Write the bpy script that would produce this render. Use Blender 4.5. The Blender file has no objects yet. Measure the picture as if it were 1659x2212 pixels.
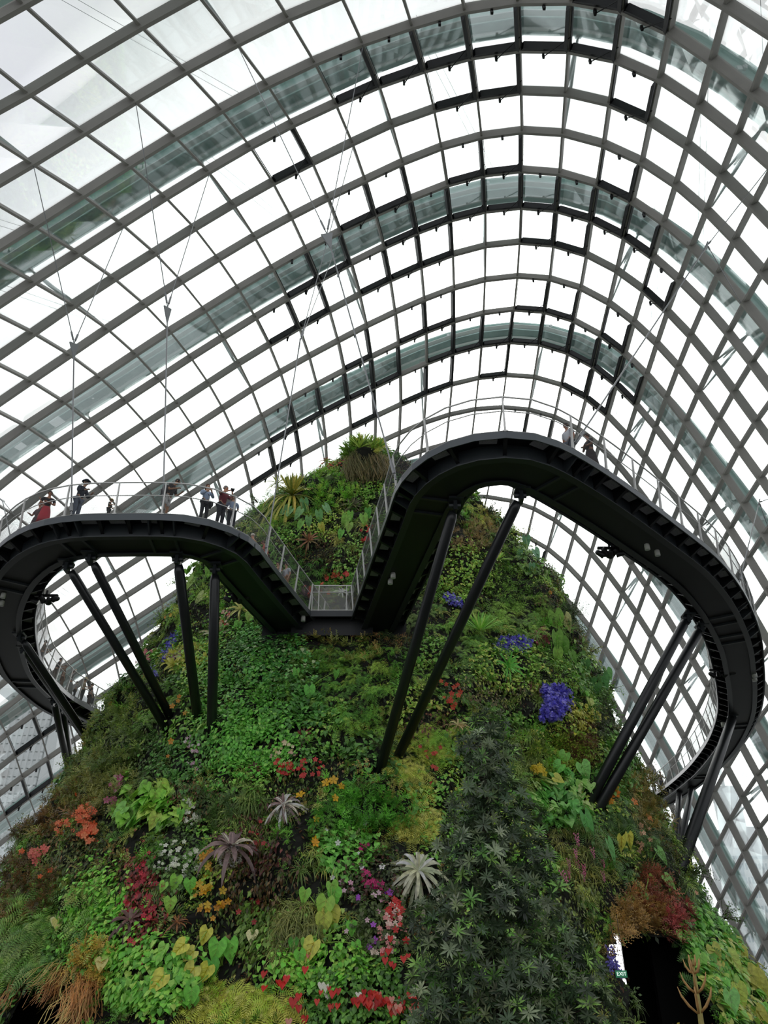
import bpy, bmesh, math, random
import numpy as np
from mathutils import Vector, Matrix
from mathutils.bvhtree import BVHTree
from math import sin, cos, pi, radians, sqrt

# ------------------------------------------------------------------ camera
C = bpy.context.scene.collection
SC = bpy.context.scene
FPX, PITCH, CX, CY, CZ = 1670.0, radians(32), 829.5, 1106.0, 1.6
cam_d = bpy.data.cameras.new('camera')
cam_d.sensor_fit = 'HORIZONTAL'
cam_d.sensor_width = 36.0
cam_d.lens = 36.0 * FPX / 1659.0
cam_d.clip_end = 2000
cam = bpy.data.objects.new('camera', cam_d)
C.objects.link(cam)
cam.location = (0, 0, CZ)
cam.rotation_euler = (pi/2 + PITCH, 0, 0)
SC.camera = cam

# ------------------------------------------------------------------ sky and exposure
SC.view_settings.view_transform = 'Standard'
SC.view_settings.look = 'None'
SC.view_settings.gamma = 1.0
SC.view_settings.use_curve_mapping = False
SC.view_settings.exposure = 0.0
W = bpy.data.worlds.new('overcast_sky')
SC.world = W
W.use_nodes = True
nt = W.node_tree
nt.nodes.clear()
_o = nt.nodes.new('ShaderNodeOutputWorld')
_b = nt.nodes.new('ShaderNodeBackground')
_tc = nt.nodes.new('ShaderNodeTexCoord')
_dot = nt.nodes.new('ShaderNodeVectorMath'); _dot.operation = 'DOT_PRODUCT'
_az, _el = radians(8), radians(30)                       # hazy brightest part of the overcast sky
_dot.inputs[1].default_value = (sin(_az)*cos(_el), cos(_az)*cos(_el), sin(_el))
_mr = nt.nodes.new('ShaderNodeMapRange')
_mr.inputs['From Min'].default_value = 0.74
_mr.inputs['From Max'].default_value = 0.95
_mr.clamp = True
_ramp = nt.nodes.new('ShaderNodeValToRGB')
_ramp.color_ramp.elements[0].color = (0.40, 0.406, 0.425, 1)
_ramp.color_ramp.elements[1].color = (1.7, 1.69, 1.66, 1)
_nz = nt.nodes.new('ShaderNodeTexNoise')
_nz.inputs['Scale'].default_value = 2.2
_nz.inputs['Detail'].default_value = 4
_mx = nt.nodes.new('ShaderNodeMix'); _mx.data_type = 'RGBA'; _mx.blend_type = 'OVERLAY'
_mx.inputs['Factor'].default_value = 0.10
nt.links.new(_tc.outputs['Generated'], _dot.inputs[0])
nt.links.new(_tc.outputs['Generated'], _nz.inputs['Vector'])
nt.links.new(_dot.outputs['Value'], _mr.inputs['Value'])
nt.links.new(_mr.outputs['Result'], _ramp.inputs['Fac'])
nt.links.new(_ramp.outputs['Color'], _mx.inputs['A'])
nt.links.new(_nz.outputs['Color'], _mx.inputs['B'])
nt.links.new(_mx.outputs['Result'], _b.inputs['Color'])
_b.inputs['Strength'].default_value = 2.1
nt.links.new(_b.outputs['Background'], _o.inputs['Surface'])
SC.cycles.transparent_max_bounces = 24
SC.cycles.max_bounces = 6
SC.cycles.diffuse_bounces = 3
SC.cycles.glossy_bounces = 3

rnd = random.Random(7)
rng = np.random.default_rng(11)

# ------------------------------------------------------------------ helpers
def lin(c):
    if isinstance(c, str):
        c = [int(c[i:i+2], 16)/255 for i in (0, 2, 4)]
    return tuple(((v/12.92) if v <= 0.04045 else ((v+0.055)/1.055)**2.4) for v in c)

_mats = {}
LEAF_GAIN = np.array([3.0, 2.45, 1.9])      # leaf reflectance relative to the colours listed below
def mat(name, col, rough=0.6, metal=0.0, noise=0.0, nscale=8.0, emit=0.0, spec=0.5, bump=0.0):
    if name in _mats: return _mats[name]
    m = bpy.data.materials.new(name); m.use_nodes = True
    t = m.node_tree; p = t.nodes['Principled BSDF']
    c = lin(col)
    p.inputs['Base Color'].default_value = (*c, 1)
    p.inputs['Roughness'].default_value = rough
    p.inputs['Metallic'].default_value = metal
    p.inputs['Specular IOR Level'].default_value = spec
    if emit:
        p.inputs['Emission Color'].default_value = (*c, 1)
        p.inputs['Emission Strength'].default_value = emit
    if noise or bump:
        n = t.nodes.new('ShaderNodeTexNoise'); n.inputs['Scale'].default_value = nscale
        n.inputs['Detail'].default_value = 5
        tc = t.nodes.new('ShaderNodeTexCoord'); t.links.new(tc.outputs['Object'], n.inputs['Vector'])
        if noise:
            r = t.nodes.new('ShaderNodeMapRange')
            r.inputs['From Min'].default_value = 0.3; r.inputs['From Max'].default_value = 0.7
            r.inputs['To Min'].default_value = 1-noise; r.inputs['To Max'].default_value = 1+noise
            v = t.nodes.new('ShaderNodeVectorMath'); v.operation = 'SCALE'
            v.inputs[0].default_value = c
            t.links.new(n.outputs['Fac'], r.inputs['Value'])
            t.links.new(r.outputs['Result'], v.inputs['Scale'])
            t.links.new(v.outputs['Vector'], p.inputs['Base Color'])
        if bump:
            b = t.nodes.new('ShaderNodeBump'); b.inputs['Strength'].default_value = bump
            t.links.new(n.outputs['Fac'], b.inputs['Height']); t.links.new(b.outputs['Normal'], p.inputs['Normal'])
    _mats[name] = m
    return m

def glass_mat(name, tint=(0.978, 0.985, 0.983)):
    m = bpy.data.materials.new(name); m.use_nodes = True
    t = m.node_tree; t.nodes.clear()
    o = t.nodes.new('ShaderNodeOutputMaterial')
    tr = t.nodes.new('ShaderNodeBsdfTransparent'); tr.inputs['Color'].default_value = (*tint, 1)
    gl = t.nodes.new('ShaderNodeBsdfGlossy'); gl.inputs['Roughness'].default_value = 0.03
    gl.inputs['Color'].default_value = (0.9, 0.95, 0.95, 1)
    lw = t.nodes.new('ShaderNodeFresnel'); lw.inputs['IOR'].default_value = 1.45
    mul = t.nodes.new('ShaderNodeMath'); mul.operation = 'MULTIPLY'; mul.inputs[1].default_value = 0.6
    mx = t.nodes.new('ShaderNodeMixShader')
    t.links.new(lw.outputs[0], mul.inputs[0]); t.links.new(mul.outputs[0], mx.inputs[0])
    t.links.new(tr.outputs[0], mx.inputs[1]); t.links.new(gl.outputs[0], mx.inputs[2])
    t.links.new(mx.outputs[0], o.inputs['Surface'])
    return m

def foliage_mat(nm='plant_leaves'):
    m = bpy.data.materials.new(nm); m.use_nodes = True
    t = m.node_tree; t.nodes.clear()
    o = t.nodes.new('ShaderNodeOutputMaterial')
    a = t.nodes.new('ShaderNodeAttribute'); a.attribute_name = 'tint'
    n = t.nodes.new('ShaderNodeTexNoise'); n.inputs['Scale'].default_value = 9; n.inputs['Detail'].default_value = 3
    tc = t.nodes.new('ShaderNodeTexCoord')
    r = t.nodes.new('ShaderNodeMapRange'); r.inputs['From Min'].default_value = 0.3; r.inputs['From Max'].default_value = 0.7
    r.inputs['To Min'].default_value = 0.75; r.inputs['To Max'].default_value = 1.2
    v = t.nodes.new('ShaderNodeVectorMath'); v.operation = 'SCALE'
    p = t.nodes.new('ShaderNodeBsdfPrincipled')
    p.inputs['Roughness'].default_value = 0.38; p.inputs['Specular IOR Level'].default_value = 0.5
    tl = t.nodes.new('ShaderNodeBsdfTranslucent')
    mx = t.nodes.new('ShaderNodeMixShader'); mx.inputs[0].default_value = 0.22
    t.links.new(tc.outputs['Object'], n.inputs['Vector']); t.links.new(n.outputs['Fac'], r.inputs['Value'])
    t.links.new(a.outputs['Color'], v.inputs[0]); t.links.new(r.outputs['Result'], v.inputs['Scale'])
    t.links.new(v.outputs[0], p.inputs['Base Color']); t.links.new(v.outputs[0], tl.inputs['Color'])
    t.links.new(p.outputs[0], mx.inputs[1]); t.links.new(tl.outputs[0], mx.inputs[2])
    t.links.new(mx.outputs[0], o.inputs['Surface'])
    return m

def tag(o, label=None, cat=None, group=None, kind=None):
    if label: o['label'] = label
    if cat: o['category'] = cat
    if group: o['group'] = group
    if kind: o['kind'] = kind
    return o

def link(name, data, parent=None, loc=None, rot=None):
    o = bpy.data.objects.new(name, data); C.objects.link(o)
    if parent is not None: o.parent = parent
    if loc is not None: o.location = loc
    if rot is not None: o.rotation_euler = rot
    return o

def empty(name, loc=(0, 0, 0), rz=0.0):
    o = bpy.data.objects.new(name, None); C.objects.link(o)
    o.location = loc; o.rotation_euler = (0, 0, rz); o.empty_display_size = 0.2
    return o

def mesh_data(name, V, F, m=None, col=None, smooth=False):
    """V (n,3) ; F list of faces or an int array (m,3|4) ; col (n,3) linear vertex tint"""
    me = bpy.data.meshes.new(name)
    V = np.asarray(V, dtype=np.float32)
    if isinstance(F, np.ndarray):
        nf, q = F.shape
        me.vertices.add(len(V)); me.vertices.foreach_set('co', V.ravel())
        me.loops.add(nf*q); me.loops.foreach_set('vertex_index', F.astype(np.int32).ravel())
        me.polygons.add(nf)
        me.polygons.foreach_set('loop_start', np.arange(0, nf*q, q, dtype=np.int32))
        me.update(calc_edges=True)
    else:
        me.from_pydata([tuple(v) for v in V.tolist()], [], [tuple(f) for f in F])
        me.update()
    if col is not None:
        if m is not None and m.name == 'plant_leaves':
            col = np.asarray(col)*LEAF_GAIN; lum = col.mean(-1, keepdims=True); col = np.clip(col*0.93+lum*0.07, 0, 0.72)
        at = me.attributes.new('tint', 'FLOAT_COLOR', 'POINT')
        c = np.ones((len(V), 4), np.float32); c[:, :3] = col
        at.data.foreach_set('color', c.ravel())
    if m is not None: me.materials.append(m)
    if smooth: me.polygons.foreach_set('use_smooth', np.ones(len(me.polygons), bool))
    return me

def mobj(name, V, F, m=None, parent=None, col=None, smooth=False, loc=None):
    return link(name, mesh_data(name, V, F, m, col, smooth), parent, loc)

class MB:
    """collects simple solids in one mesh"""
    def __init__(s): s.V = []; s.F = []
    def add(s, V, F):
        b = len(s.V); s.V += [tuple(v) for v in V]; s.F += [tuple(i+b for i in f) for f in F]
    def box(s, c, d, M=None):
        x, y, z = d[0]/2, d[1]/2, d[2]/2
        P = [Vector((sx*x, sy*y, sz*z)) for sz in (-1, 1) for sx, sy in ((-1, -1), (1, -1), (1, 1), (-1, 1))]
        if M is not None: P = [M @ p for p in P]
        s.add([p + Vector(c) for p in P], [(3, 2, 1, 0), (4, 5, 6, 7), (0, 1, 5, 4), (1, 2, 6, 5), (2, 3, 7, 6), (3, 0, 4, 7)])
    def tube(s, P, r, n=8, cap=True):
        P = [Vector(p) for p in P]; m = len(P)
        if not hasattr(r, '__len__'): r = [r]*m
        V = []
        up = None
        for i, p in enumerate(P):
            t = (P[min(i+1, m-1)] - P[max(i-1, 0)]).normalized()
            if up is None:
                up = Vector((0, 0, 1)) if abs(t.z) < 0.9 else Vector((1, 0, 0))
            a = t.cross(up).normalized(); b = a.cross(t).normalized(); up = b
            for q in range(n):
                w = 2*pi*q/n
                V.append(p + (a*cos(w) + b*sin(w))*r[i])
        F = []
        for i in range(m-1):
            for q in range(n):
                F.append((i*n+q, i*n+(q+1) % n, (i+1)*n+(q+1) % n, (i+1)*n+q))
        if cap:
            F.append(tuple(range(n))[::-1]); F.append(tuple((m-1)*n+q for q in range(n)))
        s.add(V, F)
    def lathe(s, prof, n=16, M=None, off=(0, 0, 0)):
        V = []
        for r, z in prof:
            for q in range(n):
                v = Vector((r*cos(2*pi*q/n), r*sin(2*pi*q/n), z))
                if M is not None: v = M @ v
                V.append(v + Vector(off))
        F = []
        for i in range(len(prof)-1):
            for q in range(n):
                F.append((i*n+q, i*n+(q+1) % n, (i+1)*n+(q+1) % n, (i+1)*n+q))
        F.append(tuple(range(n))[::-1]); F.append(tuple((len(prof)-1)*n+q for q in range(n)))
        s.add(V, F)
    def build(s, name, m, parent=None, smooth=False, loc=None):
        return mobj(name, np.array([tuple(v) for v in s.V]), s.F, m, parent, smooth=smooth, loc=loc)

def ray(px, py):
    u = (px-CX)/FPX; v = (CY-py)/FPX
    return Vector((u, cos(PITCH)-v*sin(PITCH), sin(PITCH)+v*cos(PITCH)))
EYE = Vector((0, 0, CZ))
def at_h(px, py, z):               # world point at height z
    r = ray(px, py); return EYE + r*((z-CZ)/r.z)
def at_y(px, py, y):               # world point at distance y
    r = ray(px, py); return EYE + r*(y/r.y)
def proj(P):
    P = np.asarray(P, float); z = P[..., 2]-CZ
    d = P[..., 1]*cos(PITCH)+z*sin(PITCH); v = (-P[..., 1]*sin(PITCH)+z*cos(PITCH))/d
    return np.stack([CX+FPX*P[..., 0]/d, CY-FPX*v, d], -1)

DECK_Z = CZ + 14.7
GRID_CM = '''\
-4962,801,-2641,-4887,790,-1815,-4812,778,-1513,-4736,764,-1252,-4658,749,-992,-4577,733,-735,-4492,715,-480,-4403,697,-228,-4308,678,21,-4206,657,267,-4097,635,509,-3981,612,746,-3856,587,978,-3722,561,1205,-3578,534,1426,-3425,505,1639,-3261,476,1846,-3087,446,2044,-2903,416,2234,-2708,384,2414,-2503,351,2582,-2287,316,2735,-2063,280,2873,-1829,241,2993,-1589,201,3094,-1341,158,3176,-1087,114,3237,-829,69,3275,-568,21,3290,-306,-28,3280,-45,-78,3243,212,-130,3181,464,-184,3094,709,-238,2984,945,-291,2853,1173,-342,2704,1392,-391,2540,1601,-436,2362,1800,-478,2173,1991,-518,1974,2176,-554,1769,2354,-589,1560,2529,-622,1348,2700,-654,1134,2869,-684,918,3036,-714,703,3202,-743,486,3367,-772,270,3532,-800,53,3696,-829,-163,3859,-857,-380,4022,-886,-597,4185,-914,-814,4347,-942,-1031,4510,-970,-1248
-4931,1127,-2396,-4851,1114,-1627,-4771,1099,-1364,-4690,1084,-1104,-4607,1068,-847,-4521,1051,-591,-4432,1033,-338,-4338,1015,-87,-4239,995,161,-4133,974,405,-4021,952,645,-3901,929,881,-3772,904,1111,-3634,877,1335,-3487,849,1553,-3331,821,1763,-3165,792,1966,-2989,763,2160,-2804,735,2344,-2609,707,2520,-2405,677,2686,-2192,644,2842,-1970,607,2985,-1739,566,3113,-1498,521,3225,-1249,471,3320,-992,419,3393,-730,367,3443,-466,315,3465,-201,265,3457,60,215,3418,316,167,3349,563,119,3253,800,72,3132,1027,25,2989,1242,-19,2828,1447,-62,2652,1641,-102,2463,1828,-141,2265,2008,-179,2060,2182,-215,1851,2354,-249,1639,2522,-282,1424,2688,-313,1209,2853,-344,992,3016,-373,775,3179,-402,557,3340,-430,339,3501,-458,121,3661,-487,-98,3821,-515,-317,3981,-543,-536,4140,-571,-755,4300,-599,-974,4459,-627,-1193
-4900,1453,-2152,-4815,1438,-1474,-4730,1422,-1214,-4644,1405,-956,-4556,1388,-700,-4465,1371,-446,-4372,1352,-194,-4274,1333,55,-4170,1313,301,-4061,1292,544,-3945,1269,783,-3821,1245,1016,-3688,1220,1245,-3547,1193,1467,-3397,1165,1681,-3237,1137,1889,-3068,1108,2088,-2890,1080,2277,-2703,1054,2458,-2509,1029,2630,-2307,1003,2794,-2096,972,2951,-1877,936,3100,-1647,892,3238,-1406,841,3361,-1155,783,3469,-895,723,3556,-630,664,3615,-361,608,3643,-94,556,3637,169,508,3595,423,463,3520,665,421,3415,895,381,3282,1110,343,3127,1312,305,2953,1502,269,2764,1681,233,2564,1855,197,2358,2023,160,2147,2189,124,1934,2353,90,1719,2516,57,1502,2677,26,1285,2837,-3,1066,2996,-32,848,3155,-60,628,3313,-89,408,3470,-116,188,3627,-144,-32,3784,-172,-253,3940,-200,-474,4096,-227,-695,4252,-255,-917,4408,-283,-1139
-4870,1780,-1907,-4780,1763,-1322,-4689,1745,-1063,-4598,1728,-807,-4505,1710,-553,-4410,1691,-300,-4312,1672,-50,-4210,1653,198,-4102,1632,443,-3989,1610,684,-3869,1587,921,-3741,1563,1153,-3605,1537,1380,-3460,1510,1599,-3306,1482,1812,-3143,1453,2016,-2971,1425,2212,-2791,1397,2399,-2603,1372,2577,-2408,1349,2747,-2207,1327,2909,-1999,1301,3067,-1781,1264,3223,-1552,1216,3371,-1311,1157,3507,-1058,1091,3628,-795,1025,3725,-526,960,3793,-255,900,3826,16,845,3821,280,797,3777,534,756,3696,772,721,3580,993,690,3436,1196,661,3267,1383,632,3078,1556,603,2876,1720,571,2666,1881,535,2451,2039,498,2235,2197,462,2018,2353,428,1800,2510,396,1581,2666,365,1362,2821,336,1142,2976,308,921,3131,280,700,3285,253,478,3439,225,256,3592,198,34,3745,171,-189,3898,143,-412,4051,116,-636,4203,89,-860,4356,62,-1084
-4841,2107,-1663,-4746,2088,-1168,-4650,2070,-912,-4554,2051,-658,-4456,2032,-405,-4356,2013,-154,-4253,1994,95,-4147,1973,342,-4035,1952,585,-3918,1929,826,-3794,1906,1061,-3662,1880,1292,-3523,1854,1517,-3374,1827,1735,-3217,1798,1945,-3051,1769,2147,-2876,1741,2341,-2693,1713,2526,-2502,1688,2703,-2306,1666,2873,-2105,1646,3037,-1897,1620,3199,-1680,1582,3360,-1451,1527,3518,-1209,1462,3666,-955,1393,3798,-692,1323,3902,-422,1256,3976,-148,1192,4013,125,1133,4009,394,1081,3964,649,1041,3877,882,1015,3751,1094,996,3594,1284,979,3410,1454,962,3206,1610,941,2989,1759,910,2769,1908,873,2548,2056,835,2327,2204,798,2106,2353,764,1884,2504,733,1663,2654,704,1441,2805,675,1219,2956,648,996,3107,621,773,3258,594,549,3408,567,325,3557,540,100,3707,513,-125,3856,487,-350,4005,460,-576,4154,433,-803,4303,407,-1029
-4815,2435,-1418,-4714,2415,-1014,-4613,2396,-760,-4512,2376,-508,-4409,2356,-257,-4304,2336,-8,-4196,2316,240,-4085,2294,486,-3970,2272,728,-3849,2249,968,-3721,2224,1203,-3586,2198,1432,-3442,2171,1656,-3290,2143,1872,-3130,2114,2081,-2960,2085,2282,-2782,2056,2475,-2596,2029,2659,-2403,2003,2838,-2205,1979,3011,-2001,1955,3182,-1791,1925,3349,-1572,1883,3515,-1342,1824,3681,-1100,1759,3836,-849,1691,3972,-589,1622,4082,-320,1553,4161,-45,1486,4201,232,1423,4199,506,1365,4153,762,1322,4063,994,1301,3928,1198,1296,3757,1373,1298,3556,1527,1295,3337,1665,1280,3106,1801,1248,2877,1937,1209,2649,2074,1170,2423,2213,1134,2197,2354,1100,1972,2498,1070,1747,2644,1041,1522,2790,1014,1297,2937,987,1072,3083,960,846,3230,934,620,3376,908,394,3522,882,167,3668,856,-60,3813,830,-288,3958,804,-517,4103,778,-745,4248,752,-974
-4791,2764,-1173,-4685,2743,-860,-4579,2722,-609,-4472,2701,-358,-4365,2681,-109,-4255,2660,139,-4143,2639,385,-4027,2616,629,-3907,2593,871,-3783,2569,1110,-3651,2544,1345,-3513,2517,1574,-3366,2488,1797,-3210,2459,2013,-3045,2430,2221,-2872,2400,2421,-2692,2371,2614,-2504,2343,2800,-2309,2316,2981,-2107,2289,3160,-1899,2257,3337,-1684,2217,3512,-1460,2167,3687,-1229,2110,3854,-989,2049,4010,-741,1988,4146,-486,1921,4258,-222,1856,4338,52,1788,4381,331,1718,4383,605,1655,4339,865,1610,4247,1097,1590,4105,1294,1596,3920,1459,1612,3706,1601,1621,3473,1729,1610,3234,1850,1579,2994,1971,1541,2758,2095,1503,2525,2223,1468,2293,2357,1435,2063,2494,1406,1834,2634,1378,1606,2775,1351,1378,2917,1325,1149,3059,1300,921,3202,1274,693,3344,1249,464,3486,1224,234,3628,1198,4,3769,1173,-226,3910,1148,-457,4051,1122,-688,4192,1097,-920
-4771,3094,-958,-4660,3072,-708,-4549,3050,-459,-4438,3028,-210,-4325,3007,37,-4210,2985,284,-4093,2963,529,-3973,2940,772,-3849,2916,1013,-3720,2891,1251,-3586,2864,1486,-3444,2835,1715,-3294,2806,1939,-3135,2775,2155,-2966,2745,2364,-2790,2714,2565,-2606,2684,2759,-2416,2655,2947,-2220,2625,3132,-2014,2593,3314,-1800,2554,3496,-1578,2506,3679,-1353,2455,3855,-1122,2400,4022,-884,2344,4177,-639,2286,4313,-386,2226,4425,-127,2164,4506,141,2098,4550,419,2023,4557,690,1960,4513,949,1914,4419,1185,1890,4274,1381,1899,4082,1541,1919,3858,1677,1933,3616,1798,1926,3369,1907,1903,3121,2009,1870,2873,2119,1835,2631,2238,1801,2393,2363,1769,2158,2493,1740,1924,2626,1714,1691,2761,1688,1460,2898,1663,1228,3036,1639,997,3174,1614,765,3312,1590,534,3450,1565,301,3587,1541,68,3724,1516,-165,3861,1492,-399,3998,1467,-633,4135,1443,-867
-4756,3426,-805,-4640,3402,-558,-4525,3379,-311,-4408,3356,-65,-4291,3334,181,-4171,3311,426,-4049,3288,670,-3924,3265,912,-3796,3240,1152,-3663,3213,1390,-3525,3185,1625,-3380,3155,1855,-3228,3124,2080,-3066,3092,2298,-2895,3060,2508,-2715,3028,2711,-2527,2997,2907,-2333,2966,3098,-2134,2932,3284,-1927,2894,3468,-1709,2852,3650,-1484,2805,3832,-1256,2756,4007,-1024,2705,4173,-788,2652,4327,-545,2598,4462,-293,2542,4575,-38,2477,4660,227,2411,4708,496,2340,4715,761,2278,4673,1019,2233,4576,1256,2209,4428,1455,2208,4235,1619,2219,4010,1757,2229,3763,1867,2232,3507,1962,2221,3250,2052,2196,2993,2150,2164,2742,2258,2132,2497,2373,2102,2255,2494,2074,2016,2620,2049,1779,2749,2025,1543,2880,2001,1307,3013,1977,1073,3146,1954,838,3280,1930,603,3413,1907,367,3546,1883,131,3679,1859,-105,3811,1836,-342,3943,1812,-578,4076,1788,-815
-4746,3758,-658,-4627,3733,-413,-4507,3710,-168,-4386,3686,76,-4264,3663,321,-4139,3640,564,-4013,3616,807,-3883,3591,1048,-3750,3566,1288,-3613,3538,1525,-3472,3509,1760,-3324,3477,1991,-3170,3444,2218,-3006,3409,2438,-2833,3375,2651,-2649,3342,2855,-2456,3310,3053,-2257,3277,3243,-2052,3240,3429,-1843,3197,3613,-1625,3155,3793,-1400,3112,3968,-1172,3066,4140,-941,3020,4303,-705,2973,4454,-461,2925,4588,-211,2867,4704,40,2799,4794,304,2731,4846,570,2662,4856,831,2599,4815,1085,2554,4718,1321,2531,4568,1524,2525,4374,1691,2530,4147,1825,2537,3899,1929,2540,3641,2017,2536,3377,2102,2518,3115,2189,2491,2855,2284,2461,2601,2387,2433,2353,2499,2407,2108,2616,2383,1866,2739,2360,1625,2864,2338,1386,2992,2316,1147,3120,2293,909,3248,2271,670,3376,2248,431,3505,2225,192,3632,2202,-47,3760,2180,-287,3888,2157,-527,4015,2134,-767
-4744,4091,-518,-4621,4067,-275,-4497,4043,-32,-4372,4019,211,-4245,3995,454,-4117,3971,697,-3986,3946,938,-3852,3921,1178,-3714,3894,1417,-3572,3866,1653,-3427,3835,1888,-3276,3802,2119,-3119,3766,2347,-2955,3729,2571,-2780,3692,2787,-2592,3658,2993,-2395,3625,3188,-2188,3592,3375,-1976,3555,3558,-1762,3513,3738,-1546,3471,3913,-1324,3430,4083,-1098,3389,4249,-868,3346,4410,-631,3303,4559,-389,3256,4693,-138,3202,4809,113,3134,4902,374,3060,4961,639,2989,4975,898,2927,4935,1148,2884,4837,1384,2863,4684,1589,2855,4488,1753,2854,4264,1884,2856,4019,1986,2855,3762,2073,2851,3495,2154,2837,3229,2233,2815,2965,2314,2789,2705,2406,2764,2449,2507,2740,2199,2617,2718,1951,2732,2696,1706,2851,2675,1462,2972,2654,1220,3094,2632,977,3217,2611,734,3340,2589,492,3463,2568,249,3586,2546,7,3709,2524,-236,3831,2502,-479,3954,2480,-722
-4750,4427,-388,-4623,4403,-146,-4495,4378,96,-4367,4354,338,-4236,4329,579,-4104,4304,821,-3969,4279,1061,-3830,4252,1300,-3688,4225,1537,-3542,4196,1773,-3392,4165,2006,-3237,4131,2237,-3077,4094,2466,-2911,4054,2690,-2734,4014,2908,-2543,3978,3112,-2340,3946,3304,-2126,3915,3486,-1908,3880,3663,-1691,3840,3837,-1474,3799,4007,-1250,3761,4172,-1026,3720,4336,-796,3679,4494,-564,3635,4643,-323,3588,4778,-74,3536,4894,182,3473,4987,440,3400,5048,700,3330,5064,957,3270,5026,1206,3228,4928,1439,3207,4775,1642,3198,4580,1804,3194,4358,1932,3188,4117,2038,3178,3864,2128,3168,3599,2205,3156,3332,2276,3139,3066,2348,3118,2801,2429,3095,2541,2521,3073,2285,2622,3052,2033,2729,3031,1783,2841,3012,1534,2955,2992,1287,3071,2972,1040,3188,2952,794,3306,2931,547,3423,2910,301,3540,2889,56,3658,2868,-190,3775,2847,-436,3891,2826,-682
-4765,4766,-269,-4635,4741,-29,-4504,4716,212,-4372,4691,453,-4238,4666,693,-4103,4640,934,-3964,4614,1173,-3821,4587,1411,-3675,4559,1647,-3524,4529,1882,-3369,4497,2113,-3209,4463,2342,-3044,4426,2569,-2874,4385,2792,-2693,4344,3006,-2499,4307,3208,-2290,4276,3395,-2070,4246,3571,-1848,4212,3743,-1629,4174,3912,-1409,4133,4078,-1184,4093,4243,-960,4052,4403,-731,4011,4558,-498,3969,4704,-260,3923,4838,-11,3868,4956,242,3807,5050,497,3740,5110,754,3674,5126,1010,3615,5090,1257,3572,4997,1489,3548,4848,1689,3538,4655,1850,3532,4435,1976,3521,4198,2084,3507,3945,2173,3495,3681,2248,3482,3416,2315,3466,3151,2383,3447,2887,2457,3426,2625,2539,3405,2365,2631,3386,2108,2730,3367,1853,2834,3349,1599,2941,3331,1347,3051,3312,1096,3162,3293,846,3273,3273,596,3384,3253,347,3496,3233,98,3607,3213,-151,3718,3192,-399,3829,3172,-648
-4790,5108,-165,-4657,5083,75,-4523,5057,314,-4388,5032,554,-4252,5006,794,-4113,4980,1034,-3971,4953,1272,-3825,4925,1509,-3675,4895,1744,-3520,4864,1977,-3360,4832,2206,-3194,4797,2433,-3022,4761,2655,-2843,4722,2872,-2655,4684,3079,-2456,4647,3275,-2242,4614,3458,-2020,4582,3633,-1797,4547,3802,-1576,4509,3966,-1353,4466,4131,-1130,4423,4293,-903,4383,4449,-673,4345,4598,-440,4305,4739,-202,4260,4871,41,4210,4985,288,4153,5077,539,4088,5140,796,4021,5161,1055,3961,5130,1304,3916,5041,1535,3890,4895,1732,3878,4706,1890,3869,4489,2015,3858,4253,2121,3843,4003,2209,3830,3742,2284,3816,3478,2352,3798,3216,2419,3778,2956,2488,3758,2695,2562,3739,2433,2645,3721,2172,2736,3704,1912,2832,3687,1654,2931,3670,1397,3034,3652,1142,3138,3634,889,3242,3615,636,3348,3596,384,3453,3577,132,3558,3557,-119,3663,3538,-370,3768,3518,-621
-4825,5453,-76,-4690,5427,162,-4553,5401,400,-4416,5375,639,-4277,5349,879,-4135,5322,1117,-3990,5294,1355,-3841,5265,1591,-3687,5235,1825,-3528,5203,2056,-3363,5170,2283,-3191,5135,2505,-3012,5099,2721,-2823,5064,2930,-2623,5029,3128,-2412,4994,3317,-2197,4957,3499,-1976,4920,3672,-1752,4883,3837,-1528,4844,3999,-1305,4801,4161,-1081,4757,4319,-854,4718,4469,-624,4682,4612,-390,4644,4747,-153,4601,4875,84,4554,4985,327,4500,5077,575,4436,5142,829,4370,5168,1089,4309,5142,1340,4262,5059,1568,4234,4918,1762,4220,4732,1919,4212,4515,2047,4200,4280,2152,4185,4032,2239,4170,3776,2315,4153,3516,2387,4132,3257,2455,4110,3002,2519,4091,2745,2588,4073,2485,2663,4056,2221,2746,4041,1957,2833,4026,1695,2925,4010,1435,3020,3993,1177,3117,3976,920,3215,3958,665,3314,3940,411,3413,3921,157,3512,3902,-96,3610,3883,-350,3709,3865,-603
-4872,5800,-5,-4733,5774,231,-4594,5748,469,-4454,5721,706,-4312,5694,945,-4168,5666,1183,-4020,5637,1420,-3869,5608,1655,-3712,5576,1887,-3549,5544,2115,-3378,5510,2339,-3200,5475,2556,-3011,5440,2766,-2812,5407,2966,-2601,5374,3157,-2382,5339,3340,-2161,5300,3517,-1941,5259,3687,-1716,5220,3849,-1489,5180,4007,-1265,5137,4164,-1041,5095,4317,-814,5056,4463,-584,5020,4601,-352,4983,4731,-118,4943,4852,117,4898,4961,357,4845,5052,602,4783,5118,854,4717,5148,1110,4655,5128,1358,4608,5050,1586,4580,4913,1782,4564,4729,1942,4554,4514,2071,4543,4281,2175,4527,4037,2264,4510,3785,2344,4491,3529,2421,4469,3273,2488,4447,3022,2550,4426,2771,2615,4408,2514,2685,4393,2251,2759,4379,1984,2838,4365,1720,2923,4350,1458,3011,4334,1198,3101,4318,940,3192,4301,683,3284,4283,427,3376,4265,171,3468,4247,-84,3561,4229,-340,3653,4211,-596
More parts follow.
